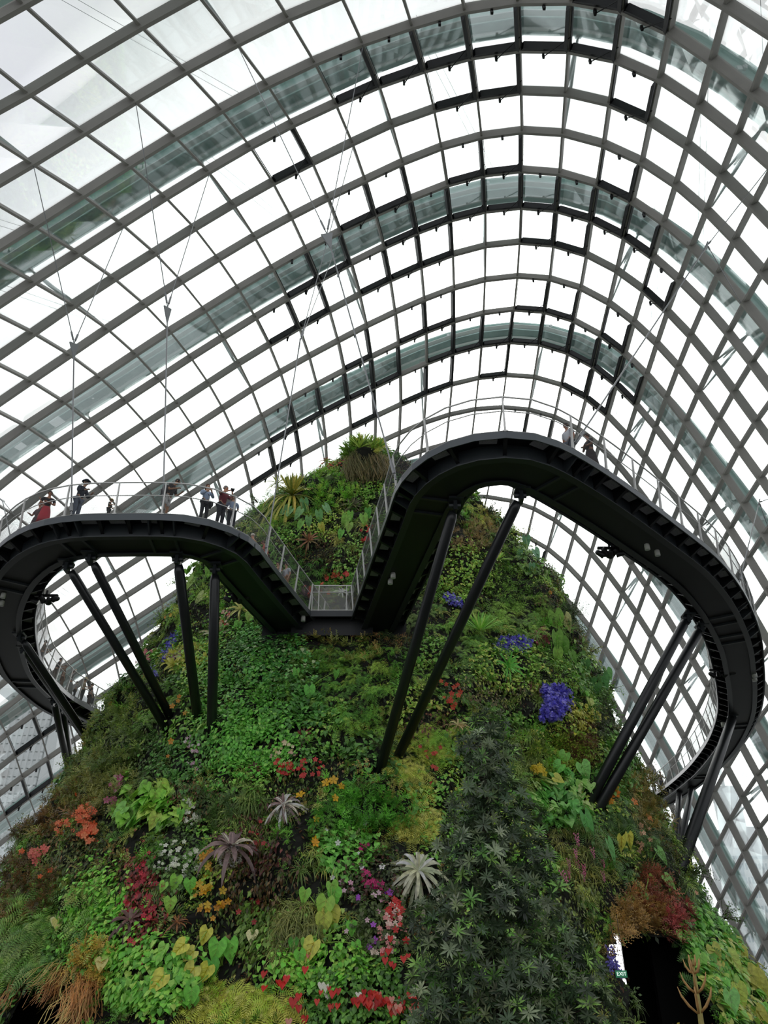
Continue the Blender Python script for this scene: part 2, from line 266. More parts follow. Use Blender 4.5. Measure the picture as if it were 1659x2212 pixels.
-4928,6150,48,-4787,6123,282,-4645,6096,518,-4502,6069,754,-4358,6041,991,-4211,6013,1228,-4061,5983,1464,-3907,5952,1698,-3747,5920,1928,-3580,5886,2153,-3403,5852,2372,-3217,5818,2584,-3019,5784,2787,-2809,5750,2980,-2590,5717,3163,-2365,5681,3339,-2139,5642,3509,-1912,5602,3672,-1686,5562,3831,-1460,5520,3987,-1237,5476,4142,-1014,5433,4292,-787,5394,4434,-558,5359,4568,-327,5324,4692,-96,5286,4808,139,5240,4915,378,5188,5005,621,5128,5070,869,5064,5100,1121,5002,5084,1368,4954,5011,1598,4924,4879,1797,4906,4700,1955,4897,4488,2083,4886,4258,2188,4871,4017,2280,4853,3769,2366,4831,3517,2444,4808,3266,2515,4784,3019,2579,4762,2771,2641,4745,2517,2705,4731,2257,2773,4719,1992,2846,4705,1727,2924,4691,1465,3005,4676,1205,3088,4660,946,3172,4644,689,3257,4627,431,3343,4610,174,3429,4593,-84,3516,4575,-341,3603,4557,-599
-4994,6500,82,-4850,6473,315,-4705,6445,548,-4559,6418,782,-4411,6389,1017,-4262,6360,1251,-4109,6330,1486,-3953,6297,1718,-3790,6264,1947,-3619,6229,2169,-3436,6195,2382,-3240,6161,2586,-3031,6128,2782,-2812,6094,2967,-2586,6059,3143,-2357,6023,3312,-2126,5984,3475,-1895,5945,3633,-1669,5904,3788,-1446,5860,3942,-1225,5816,4094,-1002,5773,4242,-775,5734,4382,-546,5699,4513,-317,5664,4635,-86,5626,4748,149,5581,4852,387,5528,4940,629,5471,5002,876,5411,5027,1127,5352,5010,1372,5303,4941,1602,5269,4816,1799,5248,4644,1957,5237,4438,2086,5227,4211,2194,5213,3972,2288,5194,3730,2375,5171,3485,2456,5147,3239,2530,5123,2993,2598,5102,2746,2661,5084,2495,2722,5071,2240,2787,5059,1980,2856,5046,1719,2928,5032,1458,3003,5018,1199,3079,5003,940,3156,4987,681,3235,4971,422,3315,4955,163,3396,4938,-97,3478,4920,-356,3560,4903,-616
-5069,6851,100,-4921,6823,330,-4772,6795,560,-4623,6767,791,-4472,6738,1022,-4319,6708,1253,-4164,6676,1484,-4004,6643,1714,-3837,6608,1940,-3662,6572,2159,-3472,6537,2366,-3266,6504,2562,-3045,6473,2746,-2816,6440,2923,-2585,6403,3095,-2353,6365,3261,-2120,6326,3419,-1890,6287,3573,-1667,6245,3725,-1448,6200,3876,-1229,6156,4026,-1007,6114,4172,-782,6075,4311,-554,6039,4442,-324,6003,4565,-92,5963,4678,143,5918,4778,382,5866,4861,626,5811,4917,875,5754,4937,1126,5700,4915,1370,5651,4845,1594,5613,4727,1789,5588,4565,1950,5573,4366,2084,5562,4143,2194,5550,3908,2289,5532,3670,2375,5510,3430,2457,5486,3189,2534,5463,2945,2605,5443,2699,2671,5426,2452,2735,5412,2202,2799,5399,1949,2866,5387,1694,2933,5373,1437,3002,5360,1179,3072,5345,920,3143,5330,660,3217,5315,399,3292,5299,137,3369,5282,-124,3448,5265,-385,3527,5248,-647
-5150,7202,103,-4998,7174,329,-4845,7145,555,-4691,7116,782,-4537,7086,1009,-4381,7055,1235,-4221,7023,1461,-4058,6988,1685,-3887,6952,1906,-3705,6914,2120,-3507,6879,2321,-3292,6847,2508,-3062,6817,2683,-2826,6785,2851,-2591,6748,3018,-2355,6708,3183,-2122,6669,3341,-1898,6628,3494,-1680,6584,3645,-1465,6540,3794,-1249,6496,3942,-1029,6455,4087,-806,6416,4227,-578,6378,4362,-348,6340,4487,-115,6298,4599,123,6252,4696,366,6202,4772,614,6149,4820,866,6095,4833,1117,6043,4806,1358,5996,4734,1579,5957,4618,1773,5929,4461,1936,5910,4269,2072,5897,4053,2185,5884,3823,2281,5867,3588,2369,5846,3352,2451,5823,3116,2529,5801,2875,2602,5783,2632,2673,5767,2388,2742,5753,2144,2808,5740,1901,2873,5727,1655,2937,5715,1404,3001,5701,1147,3066,5688,886,3133,5673,623,3203,5658,360,3276,5642,96,3352,5625,-168,3428,5608,-431,3505,5591,-693
-5237,7553,93,-5079,7524,315,-4921,7494,536,-4763,7464,758,-4604,7434,979,-4443,7402,1199,-4280,7368,1417,-4112,7332,1633,-3936,7294,1846,-3746,7257,2052,-3539,7222,2246,-3315,7191,2425,-3080,7160,2594,-2842,7127,2759,-2606,7090,2923,-2370,7051,3084,-2141,7010,3243,-1922,6967,3399,-1709,6922,3551,-1496,6878,3703,-1281,6836,3853,-1063,6795,3999,-842,6755,4141,-616,6716,4276,-386,6675,4402,-150,6631,4513,91,6585,4606,339,6536,4675,592,6484,4714,848,6432,4720,1099,6382,4686,1339,6336,4611,1559,6298,4494,1751,6270,4339,1915,6248,4152,2052,6232,3941,2167,6217,3716,2266,6200,3485,2356,6179,3253,2441,6157,3021,2519,6138,2784,2594,6121,2543,2669,6106,2304,2742,6092,2066,2811,6079,1829,2875,6067,1592,2937,6055,1349,2999,6042,1096,3061,6029,836,3126,6015,570,3196,6000,303,3269,5983,37,3344,5966,-229,3419,5949,-493,3496,5932,-756
-5326,7903,74,-5163,7873,290,-4999,7843,506,-4835,7812,721,-4671,7781,936,-4505,7748,1148,-4336,7713,1358,-4163,7675,1564,-3982,7636,1765,-3785,7599,1958,-3570,7564,2142,-3342,7532,2316,-3106,7500,2485,-2869,7466,2650,-2633,7429,2813,-2401,7390,2974,-2176,7348,3135,-1960,7304,3293,-1748,7260,3451,-1536,7217,3608,-1323,7175,3762,-1106,7134,3911,-885,7094,4055,-660,7053,4191,-428,7011,4316,-190,6967,4425,56,6920,4513,307,6871,4576,564,6820,4608,821,6769,4605,1073,6720,4565,1314,6676,4484,1535,6638,4363,1727,6609,4207,1889,6587,4020,2025,6569,3811,2143,6551,3590,2247,6531,3363,2340,6511,3134,2425,6491,2904,2506,6472,2671,2584,6457,2435,2661,6442,2200,2735,6429,1966,2806,6417,1733,2872,6405,1502,2934,6393,1266,2994,6382,1021,3057,6369,765,3124,6355,498,3196,6339,228,3270,6322,-41,3346,6305,-308,3423,6287,-572,3500,6270,-836
-5418,8253,47,-5247,8222,257,-5077,8191,466,-4907,8159,675,-4736,8127,881,-4563,8092,1086,-4388,8056,1286,-4209,8017,1481,-4022,7977,1667,-3821,7939,1846,-3605,7904,2019,-3376,7870,2191,-3141,7836,2361,-2905,7801,2530,-2671,7765,2696,-2444,7726,2860,-2224,7684,3022,-2008,7641,3186,-1796,7598,3350,-1584,7556,3513,-1370,7515,3671,-1153,7474,3824,-932,7433,3970,-705,7391,4106,-472,7348,4229,-231,7303,4335,18,7256,4419,272,7207,4476,531,7157,4502,789,7106,4492,1042,7058,4444,1285,7014,4356,1506,6977,4231,1698,6948,4072,1859,6926,3882,1997,6906,3673,2118,6885,3452,2223,6865,3225,2317,6845,2995,2406,6825,2766,2490,6807,2536,2571,6791,2305,2648,6777,2075,2722,6764,1845,2794,6752,1615,2863,6741,1384,2927,6730,1153,2990,6719,918,3057,6706,667,3128,6691,403,3204,6674,132,3282,6657,-137,3360,6639,-404,3439,6622,-668,3518,6605,-931
-5509,8602,17,-5331,8570,219,-5154,8538,421,-4976,8505,621,-4797,8471,819,-4617,8436,1014,-4434,8398,1204,-4248,8359,1387,-4056,8317,1561,-3854,8277,1728,-3640,8240,1894,-3413,8205,2063,-3179,8170,2235,-2946,8135,2407,-2717,8098,2576,-2494,8059,2744,-2276,8019,2913,-2061,7977,3082,-1847,7936,3252,-1635,7895,3419,-1420,7855,3581,-1203,7814,3737,-980,7773,3885,-752,7731,4021,-516,7687,4142,-272,7641,4245,-21,7594,4324,235,7545,4376,495,7494,4396,754,7445,4381,1007,7397,4327,1248,7353,4233,1470,7316,4102,1663,7286,3939,1828,7261,3748,1969,7239,3537,2091,7218,3313,2198,7199,3082,2292,7180,2850,2381,7162,2618,2467,7143,2390,2551,7125,2163,2630,7110,1935,2705,7097,1705,2778,7086,1474,2849,7075,1243,2918,7064,1015,2987,7052,785,3061,7038,540,3139,7022,282,3220,7005,15,3301,6988,-251,3383,6971,-516,3465,6953,-778,3547,6936,-1040
-5600,8951,-16,-5413,8918,178,-5227,8884,370,-5041,8850,561,-4854,8815,750,-4666,8779,935,-4475,8740,1114,-4281,8699,1286,-4083,8658,1451,-3879,8616,1613,-3666,8577,1776,-3443,8540,1943,-3215,8505,2114,-2987,8469,2287,-2763,8432,2461,-2543,8394,2635,-2327,8355,2809,-2113,8315,2983,-1900,8275,3157,-1686,8235,3327,-1471,8195,3492,-1253,8154,3651,-1029,8113,3799,-798,8071,3935,-560,8026,4055,-314,7980,4154,-61,7932,4230,197,7883,4277,458,7833,4292,717,7783,4270,969,7735,4211,1208,7692,4113,1428,7654,3978,1624,7622,3811,1795,7595,3620,1940,7571,3407,2064,7551,3181,2172,7532,2946,2268,7514,2710,2357,7495,2476,2444,7476,2245,2528,7458,2017,2609,7442,1787,2685,7429,1554,2759,7418,1322,2832,7407,1093,2908,7394,864,2987,7380,632,3070,7365,391,3155,7348,139,3241,7332,-120,3328,7315,-380,3415,7298,-641,3501,7281,-901,3588,7264,-1160
-5689,9299,-49,-5493,9264,135,-5298,9230,318,-5103,9194,499,-4907,9158,677,-4709,9120,852,-4510,9081,1022,-4308,9040,1186,-4104,8998,1346,-3896,8956,1505,-3683,8916,1667,-3466,8877,1832,-3246,8840,2002,-3024,8804,2176,-2805,8768,2354,-2589,8730,2532,-2375,8692,2711,-2163,8654,2889,-1951,8615,3065,-1738,8575,3238,-1522,8535,3405,-1302,8495,3565,-1077,8454,3714,-844,8411,3849,-604,8366,3967,-356,8320,4063,-101,8271,4135,158,8222,4178,420,8171,4188,679,8122,4162,930,8074,4098,1167,8030,3996,1386,7991,3858,1584,7957,3690,1759,7928,3497,1909,7903,3284,2037,7882,3056,2146,7863,2819,2245,7845,2581,2336,7827,2343,2422,7808,2107,2505,7789,1871,2586,7773,1636,2664,7759,1402,2741,7747,1168,2819,7734,936,2902,7720,704,2990,7704,468,3082,7688,227,3174,7671,-18,3267,7655,-267,3360,7638,-521,3452,7622,-776,3545,7605,-1032,3637,7588,-1288
-5776,9645,-82,-5571,9610,92,-5366,9574,264,-5161,9538,434,-4956,9500,602,-4749,9462,767,-4541,9421,929,-4332,9380,1087,-4121,9338,1245,-3909,9296,1403,-3696,9255,1565,-3483,9216,1730,-3269,9178,1900,-3055,9141,2075,-2841,9105,2254,-2630,9068,2435,-2420,9031,2617,-2210,8993,2797,-2000,8954,2976,-1788,8915,3151,-1572,8876,3319,-1351,8835,3479,-1124,8794,3628,-890,8751,3762,-648,8706,3878,-398,8659,3972,-142,8610,4041,119,8560,4079,381,8509,4084,639,8460,4054,890,8412,3986,1127,8368,3881,1347,8328,3742,1546,8292,3574,1723,8262,3380,1876,8236,3167,2008,8214,2939,2122,8194,2702,2224,8175,2461,2317,8157,2219,2403,8138,1976,2485,8120,1733,2566,8103,1492,2645,8087,1252,2726,8073,1015,2810,8058,778,2900,8042,540,2995,8025,301,3095,8008,62,3195,7991,-178,3295,7975,-422,3395,7959,-669,3494,7943,-919,3593,7926,-1170,3692,7910,-1422
-5861,9991,-114,-5646,9955,48,-5432,9918,209,-5217,9880,368,-5002,9842,526,-4786,9802,682,-4569,9761,837,-4353,9719,991,-4136,9677,1147,-3921,9636,1305,-3708,9595,1467,-3497,9556,1633,-3288,9518,1804,-3080,9480,1980,-2874,9443,2160,-2668,9406,2342,-2462,9369,2526,-2256,9332,2709,-2047,9294,2889,-1836,9255,3065,-1620,9216,3234,-1399,9175,3395,-1171,9133,3543,-935,9090,3676,-691,9045,3790,-440,8997,3881,-182,8948,3946,80,8898,3981,342,8847,3982,600,8797,3947,850,8749,3876,1088,8704,3769,1308,8663,3629,1508,8627,3460,1687,8596,3266,1844,8570,3053,1980,8547,2826,2099,8526,2589,2204,8507,2345,2298,8487,2099,2385,8468,1850,2467,8450,1601,2548,8431,1353,2629,8414,1107,2715,8396,862,2806,8379,619,2902,8361,378,3004,8344,138,3109,8327,-101,3216,8310,-339,3323,8294,-579,3431,8278,-821,3538,8262,-1065,3644,8246,-1311,3751,8229,-1559
-5944,10335,-145,-5720,10298,5,-5496,10261,154,-5271,10222,302,-5046,10183,449,-4821,10142,597,-4596,10100,745,-4373,10058,896,-4152,10017,1050,-3934,9975,1208,-3720,9935,1370,-3511,9896,1538,-3305,9857,1711,-3103,9819,1888,-2903,9782,2069,-2703,9745,2252,-2502,9708,2437,-2299,9671,2621,-2094,9633,2803,-1884,9594,2980,-1668,9555,3150,-1446,9515,3311,-1217,9473,3458,-980,9429,3590,-734,9383,3702,-481,9335,3790,-222,9286,3852,40,9235,3882,303,9183,3880,561,9133,3842,812,9084,3768,1049,9039,3659,1270,8998,3518,1471,8962,3348,1652,8931,3155,1812,8904,2942,1953,8880,2715,2076,8859,2478,2184,8839,2232,2280,8819,1981,2367,8799,1727,2450,8779,1472,2532,8759,1218,2617,8739,964,2707,8719,712,2803,8699,464,2906,8679,219,3013,8661,-22,3124,8644,-261,3237,8627,-498,3352,8611,-735,3467,8595,-974,3583,8580,-1213,3698,8564,-1455,3812,8548,-1698'''
# ------------------------------------------------------------------ the glass dome
G = np.array([[float(v) for v in row.split(',')] for row in GRID_CM.split('\n')]).reshape(29, 55, 3)/100.0
K0, J0 = -4, -30
NK, NJ = G.shape[:2]
def frame(k, j):
    kk0, kk1 = max(k-1, 0), min(k+1, NK-1); jj0, jj1 = max(j-1, 0), min(j+1, NJ-1)
    ta = Vector(G[k, jj1]-G[k, jj0]).normalized(); tb = Vector(G[kk1, j]-G[kk0, j]).normalized()
    n = ta.cross(tb).normalized()
    return ta, tb, n
FR = [[frame(k, j) for j in range(NJ)] for k in range(NK)]
# outward normals: from the crown upwards
if FR[12][28][2].z < 0:
    FR = [[(a, b, -n) for a, b, n in row] for row in FR]
GV = [[Vector(G[k, j]) for j in range(NJ)] for k in range(NK)]
steel = mat('painted_steel', 'a09d97', 0.55, noise=0.06, nscale=0.8)
steel_dark = mat('black_vent_frame', '17191b', 0.5)
arch_paint = mat('pale_arch_paint', 'b4cfc8', 0.5, noise=0.12, nscale=0.5)
arch_light = mat('arch_light_strip', 'dde6e3', 0.4)
arch_shade = mat('arch_shade_strip', '86a09a', 0.5, noise=0.25, nscale=0.6)  # darker arch paint, the shadow band is put into its colour
cab_grey = mat('wire_grey', '8a8d8e', 0.5)
strut_paint = mat('white_strut_paint', 'c9d2d0', 0.45)
pane_glass = glass_mat('dome_glass')

dome = empty('ceiling', (0, 0, 0))
tag(dome, 'curved glass and steel gridshell roof over the planted mountain', kind='structure')

def loft(P, S, Nn, sec, closed=False):
    """sections: P points, S side dirs, Nn normals, sec list of (s, n) offsets"""
    V = []; m = len(sec)
    for p, s, n in zip(P, S, Nn):
        for a, b in sec: V.append(p + s*a + n*b)
    F = []
    for i in range(len(P)-1):
        for q in range(m):
            F.append((i*m+q, i*m+(q+1) % m, (i+1)*m+(q+1) % m, (i+1)*m+q))
    if not closed:
        F.append(tuple(range(m))[::-1]); F.append(tuple((len(P)-1)*m+q for q in range(m)))
    return V, F
def rect(w, n0, n1): return [(-w/2, n0), (w/2, n0), (w/2, n1), (-w/2, n1)]
def tee(w, tw, d, ft):              # inner flange, web, outer cap
    return [(-w/2, -d), (w/2, -d), (w/2, -d+ft), (tw/2, -d+ft), (tw/2, -0.10), (w/2*0.9, -0.08), (w/2*0.9, 0.03),
            (-w/2*0.9, 0.03), (-w/2*0.9, -0.08), (-tw/2, -0.10), (-tw/2, -d+ft), (-w/2, -d+ft)]
def inroom(k, j): return G[k, j, 2] > -1.2
for k in range(NK):
    js = [j for j in range(NJ) if inroom(k, j)]
    V, F = loft([GV[k][j] for j in js], [FR[k][j][1] for j in js], [FR[k][j][2] for j in js], [(-.11, -.52), (.11, -.52), (.11, -.38), (.06, -.35), (.06, .03), (-.06, .03), (-.06, -.35), (-.11, -.38)])
    b = MB(); b.add(V, F); b.build('arch_beam', steel, dome)
for j in range(NJ):
    ks = [k for k in range(NK) if inroom(k, j)]
    run = []
    for k in ks:
        if run and k != run[-1]+1: run = []
        run.append(k)
    if len(run) < 2: continue
    V, F = loft([GV[k][j] for k in run], [FR[k][j][0] for k in run], [FR[k][j][2] for k in run], rect(0.13, -0.40, 0.02))
    b = MB(); b.add(V, F); b.build('cross_beam', steel, dome)

# glass panes: the 300 that show largest as single parts, the rest joined
panes = []
for k in range(NK-1):
    for j in range(NJ-1):
        if not (inroom(k, j) and inroom(k+1, j) and inroom(k, j+1) and inroom(k+1, j+1)): continue
        q = [GV[k][j], GV[k][j+1], GV[k+1][j+1], GV[k+1][j]]
        n = (FR[k][j][2]+FR[k+1][j+1][2]).normalized()
        c = sum(q, Vector())/4
        pr = proj([tuple(v) for v in q])
        area = 0
        if (pr[:, 2] > 0.5).all():
            x, y = pr[:, 0], pr[:, 1]
            if 0 < x.mean() < 1659 and 0 < y.mean() < 2212:
                area = abs(np.dot(x, np.roll(y, -1))-np.dot(y, np.roll(x, -1)))/2
        panes.append((area, c, q, n, k, j))
panes.sort(key=lambda t: -t[0])
rest = MB()
for i, (area, c, q, n, k, j) in enumerate(panes):
    V = [c+(v-c)*0.97+n*s for s in (-0.05, -0.02) for v in q]
    F = [(3, 2, 1, 0), (4, 5, 6, 7), (0, 1, 5, 4), (1, 2, 6, 5), (2, 3, 7, 6), (3, 0, 4, 7)]
    if i < 300:
        mobj('glass_pane', np.array([tuple(v) for v in V]), F, pane_glass, dome)
    else:
        rest.add(V, F)
ro = rest.build('glass_panes_beyond', pane_glass, dome); ro.name = 'far_glazing'; ro['kind'] = 'stuff'

# opened vent windows: black frames with stay bars
vents = {3: (-4, -3, -2, -1, 0, 1), 2: (1, 2), 4: (-2, -1, 2, -6), 6: (-5, -4, -2, -1, 2), 7: (-7, -6, -4, -3, -2, -1, 0, 1, 2, 3), 8: (-8, -7, -5, -4, -3, 0, 1, 4),
         10: (-6, -4, -3, 0, 1, 3), 11: (-9, -8, -7, -6, -5, -3, -2, -1, 0, 1, 2, 3, 4), 12: (-10, -9, -6, -4, -3, -1, 2, 3), 14: (-12, 0, 1), 16: (-20, -19, -18), 18: (-21, -20, 1, 2)}
for kr, jl in vents.items():
    for jr in jl:
        k, j = kr-K0, jr-J0
        q = [GV[k][j], GV[k][j+1], GV[k+1][j+1], GV[k+1][j]]
        n = FR[k][j][2]; c = sum(q, Vector())/4
        b = MB()
        for a in range(4):
            p0 = c+(q[a]-c)*0.93; p1 = c+(q[(a+1) % 4]-c)*0.93
            i0 = c+(q[a]-c)*0.80; i1 = c+(q[(a+1) % 4]-c)*0.80
            w = (0.18, 1.05, 0.8, 0.18)[a]
            j0_ = p0.lerp(i0, w); j1_ = p1.lerp(i1, w)
            dp = (0.35, 0.62, 0.5, 0.35)[a]; V = [p0-n*0.08, p1-n*0.08, j1_-n*0.08, j0_-n*0.08, p0-n*dp, p1-n*dp, j1_-n*dp, j0_-n*dp]
            b.add(V, [(0, 1, 2, 3), (7, 6, 5, 4), (0, 4, 5, 1), (1, 5, 6, 2), (2, 6, 7, 3), (3, 7, 4, 0)])
        # stay bar and brackets
        m1 = q[2].lerp(q[3], 0.5)
        b.tube([q[2].lerp(q[1], 0.3)-n*0.40, m1-n*0.75], 0.03, 5)
        b.box(m1-n*0.7, (0.12, 0.12, 0.35))
        b.box(q[0].lerp(q[1], 0.5)-n*0.65, (0.14, 0.14, 0.35))
        b.build('vent_frame', steel_dark, dome)

# outer arches every fourth bay, and the struts that hold the grid to them
arch_sec = [(-0.65, 1.5), (0.65, 1.5), (0.65, 1.68), (0.32, 1.72), (0.32, 2.75), (0.55, 2.8), (0.55, 2.95), (-0.55, 2.95), (-0.55, 2.8), (-0.32, 2.75), (-0.32, 1.72), (-0.65, 1.68)]
for kr in (0, 4, 8, 12, 16, 20):
    k = kr-K0
    js = [j for j in range(NJ) if inroom(k, j) and inroom(k+1, j)]
    P = [GV[k][j].lerp(GV[k+1][j], 0.18) for j in js]
    SD, NN = [FR[k][j][1] for j in js], [FR[k][j][2] for j in js]
    V, F = loft(P, SD, NN, arch_sec)
    b = MB(); b.add(V, F); oa = b.build('outer_arch', arch_paint, dome)
    for nm_, sec_, m_ in (('light_rib', [(-.12, 1.36), (.06, 1.36), (.06, 1.5), (-.12, 1.5)], arch_light), ('shade_strip', [(-.78, 1.42), (-.14, 1.42), (-.14, 1.5), (-.78, 1.5)], arch_shade),  # the dark strip stands in for shadow along the arch
                          ('glass_edge', [(-1.25, 1.55), (-.8, 1.55), (-.8, 1.6), (-1.25, 1.6)], arch_light)):
        V, F = loft(P, SD, NN, sec_); b = MB(); b.add(V, F); b.build(nm_, m_, oa)
    ph = 1 if (kr//4) % 2 else 3
    for j in range(2, NJ-3):
        if (j+J0-ph) % 4 or not inroom(k, j): continue
        top = GV[k][j].lerp(GV[k+1][j], 0.35)+FR[k][j][2]*1.6
        b = MB()
        for e in (GV[k+1][j], GV[k+1][j].lerp(GV[k+1][j+1], 0.0)+FR[k+1][j][2]*0.5, GV[k+2][j]+FR[k+2][j][2]*0.1):
            m_ = top.lerp(e, 0.5)
            b.tube([top, m_, e+FR[k+1][j][2]*0.02], [0.05, 0.11, 0.05], 6)
        b.box(top, (0.35, 0.35, 0.25))
        b.build('arch_strut', strut_paint, dome)
    # paired thin wires running on from this arch to the next
    if k+4 < NK:
        for j in range(3, NJ-5, 5):
            if not (inroom(k, j) and inroom(k+4, j+2)): continue
            a_, c_ = GV[k][j]+FR[k][j][2]*3.2, GV[k+4][j+1].lerp(GV[k+4][j+2], .5)+FR[k+4][j][2]*3.2
            w_ = FR[k][j][0]*0.22
            for sg in (-1, 1):
                b = MB(); b.tube([a_+w_*sg, c_+w_*sg], 0.013, 4); b.build('outer_wire', cab_grey, dome)
    # small floodlights sitting on the outer arch
    for j in range(4, NJ-4, 3):
        if not inroom(k, j): continue
        b = MB(); pc = P[min(j, len(P)-1)] if j < len(P) else None
        if pc is None: continue
        nn = FR[k][js[j] if j < len(js) else js[-1]][2]
        sd = FR[k][js[j]][1]
        c0 = pc+nn*2.2-sd*0.75
        b.box(c0, (0.25, 0.2, 0.35)); b.tube([c0, c0+sd*0.45], 0.04, 5)
        b.lathe([(0.10, 0), (0.16, 0.12), (0.16, 0.2)], 8, off=c0+Vector((0.3, 0, 0)))
        b.build('arch_lamp', strut_paint, dome)

# ground inside and outside
b = MB(); b.lathe([(60, -0.4), (60, 0.0)], 48, off=(0, 45, 0))
fl = b.build('floor', mat('dark_floor', '4a4844', 0.7, noise=0.2, nscale=0.5)); tag(fl, 'dark paved floor around the foot of the planted mountain', kind='structure')
b = MB(); b.lathe([(700, -1.5), (700, -0.5)], 64, off=(0, 45, 0))
gr = b.build('ground', mat('pale_ground', 'b9bdbd', 0.9, noise=0.15, nscale=0.05)); tag(gr, 'pale open ground outside the glass', kind='structure')
# ------------------------------------------------------------------ the aerial walkway
ctrl = [(-8, 56), (-11.5, 54), (-15.2, 52), (-17.9, 48.6), (-19.0, 45), (-19.3, 42.6), (-19.1, 38.9), (-18.1, 35), (-16.7, 31.2), (-15.2, 28.4), (-13.8, 26.6), (-12.5, 25.5), (-11.2, 25.0),
        (-9.7, 24.9), (-8.1, 24.9), (-7.2, 25.05), (-6.5, 25.5), (-6.05, 26.1), (-5.86, 26.9), (-5.4, 28.8), (-4.95, 30.6), (-4.46, 32.5), (-4.0, 34.4), (-3.7, 36.2)]
ctrl_r = [(-1.0, 36.4), (-0.6, 34.4), (-0.22, 32.3), (0.3, 29.4), (0.85, 26.4), (1.38, 23.5), (1.62, 22.1), (2.05, 21.1), (2.7, 20.4), (3.5, 20.1), (4.3, 20.15), (5.1, 20.6), (6.3, 21.6), (7.8, 23.0),
          (9.7, 24.9), (12.1, 27.4), (13.9, 29.8), (15.5, 32.4), (17.0, 35.2), (18.4, 38.3), (19.85, 41.7), (21.4, 45.9), (22.8, 51.2), (23.7, 56.4), (24.2, 61.0), (24.4, 67.0), (24.0, 72.5), (21.5, 77), (16, 79.5), (10, 77), (7, 70), (5.5, 62), (5, 56)]
def spline(pts, step=0.5):
    P = [Vector((x, y, 0)) for x, y in pts]; P = [P[0]*2-P[1]]+P+[P[-1]*2-P[-2]]
    out = []
    for i in range(1, len(P)-2):
        a, b_, c, d = P[i-1:i+3]
        n = max(4, int((c-b_).length/0.12))
        for q in range(n):
            t = q/n
            out.append(0.5*((2*b_)+(c-a)*t+(2*a-5*b_+4*c-d)*t*t+(3*b_-a-3*c+d)*t**3))
    out.append(P[-2])
    res = [out[0]]; acc = 0
    for a, b_ in zip(out, out[1:]):
        l = (b_-a).length; acc += l
        if acc >= step: res.append(b_); acc = 0
    T = []
    for i in range(len(res)):
        T.append((res[min(i+1, len(res)-1)]-res[max(i-1, 0)]).normalized())
    return [Vector((p.x, p.y, DECK_Z)) for p in res], T
dark = mat('walkway_dark_steel', '0f1113', 0.42, metal=0.0, noise=0.12, nscale=2.0, spec=0.4)
fascia_m = mat('walkway_edge_steel', '4d5357', 0.32, metal=0.2)
dark2 = mat('walkway_rim_steel', '2c3134', 0.36, metal=0.1, spec=0.5)
soffit_m = mat('walkway_soffit', '15181a', 0.5, noise=0.15, nscale=1.0)
grat_m = mat('deck_grating', '9c9ea2', 0.7, noise=0.3, nscale=30)
rail_m = mat('rail_steel', 'd2d2ce', 0.4, metal=0.15)
net_m = mat('net_steel', '6c6e6d', 0.4, metal=0.5)
walk = empty('walkway', (-8, 25, DECK_Z))
tag(walk, 'black steel aerial walkway looping out from the planted mountain', 'walkway')
WO = Vector(walk.location)
UP = Vector((0, 0, 1))
rib_me = None
def rib_mesh():
    b = MB()
    b.add([(-0.03, 0.60, -0.07), (0.03, 0.60, -0.07), (0.03, 1.17, -0.07), (-0.03, 1.17, -0.07),
           (-0.03, 0.60, -0.50), (0.03, 0.60, -0.50), (0.03, 1.17, -0.20), (-0.03, 1.17, -0.20)],
          [(0, 1, 2, 3), (7, 6, 5, 4), (0, 4, 5, 1), (1, 5, 6, 2), (2, 6, 7, 3), (3, 7, 4, 0)])
    b.add([(-0.06, 0.60, -0.50), (0.06, 0.60, -0.50), (0.06, 1.17, -0.20), (-0.06, 1.17, -0.20),
           (-0.06, 0.60, -0.52), (0.06, 0.60, -0.52), (0.06, 1.17, -0.22), (-0.06, 1.17, -0.22)],
          [(0, 1, 2, 3), (7, 6, 5, 4), (0, 4, 5, 1), (1, 5, 6, 2), (2, 6, 7, 3), (3, 7, 4, 0)])
    return mesh_data('rib', np.array(b.V), b.F, dark)
def panel_mesh():
    b = MB(); b.box((0.5, 0.9, -0.085), (0.56, 0.34, 0.03)); return mesh_data('grating_panel', np.array(b.V), b.F, grat_m)
def post_mesh():
    b = MB()
    b.add([(-0.03, 1.16, -0.02), (0.03, 1.16, -0.02), (0.03, 1.24, -0.02), (-0.03, 1.24, -0.02),
           (-0.02, 1.30, 1.30), (0.02, 1.30, 1.30), (0.02, 1.35, 1.30), (-0.02, 1.35, 1.30)],
          [(3, 2, 1, 0), (4, 5, 6, 7), (0, 1, 5, 4), (1, 2, 6, 5), (2, 3, 7, 6), (3, 0, 4, 7)])
    b.box((0, 1.2, 0.02), (0.16, 0.12, 0.04))
    return mesh_data('post', np.array(b.V), b.F, rail_m)
RIB, PAN, POST = rib_mesh(), panel_mesh(), post_mesh()
DG = Vector((1, 0, 0))
def sweep(name, P, T, sec, m, smooth=False):
    S = [Vector((-t.y, t.x, 0)) for t in T]
    V, F = loft([p-WO for p in P], S, [UP]*len(P), sec)
    b = MB(); b.add(V, F); return b.build(name, m, walk, smooth=smooth)
def visible_s(p):
    q = proj(tuple(p)); return -150 < q[0] < 1800 and -100 < q[1] < 1790 and p.y < 72
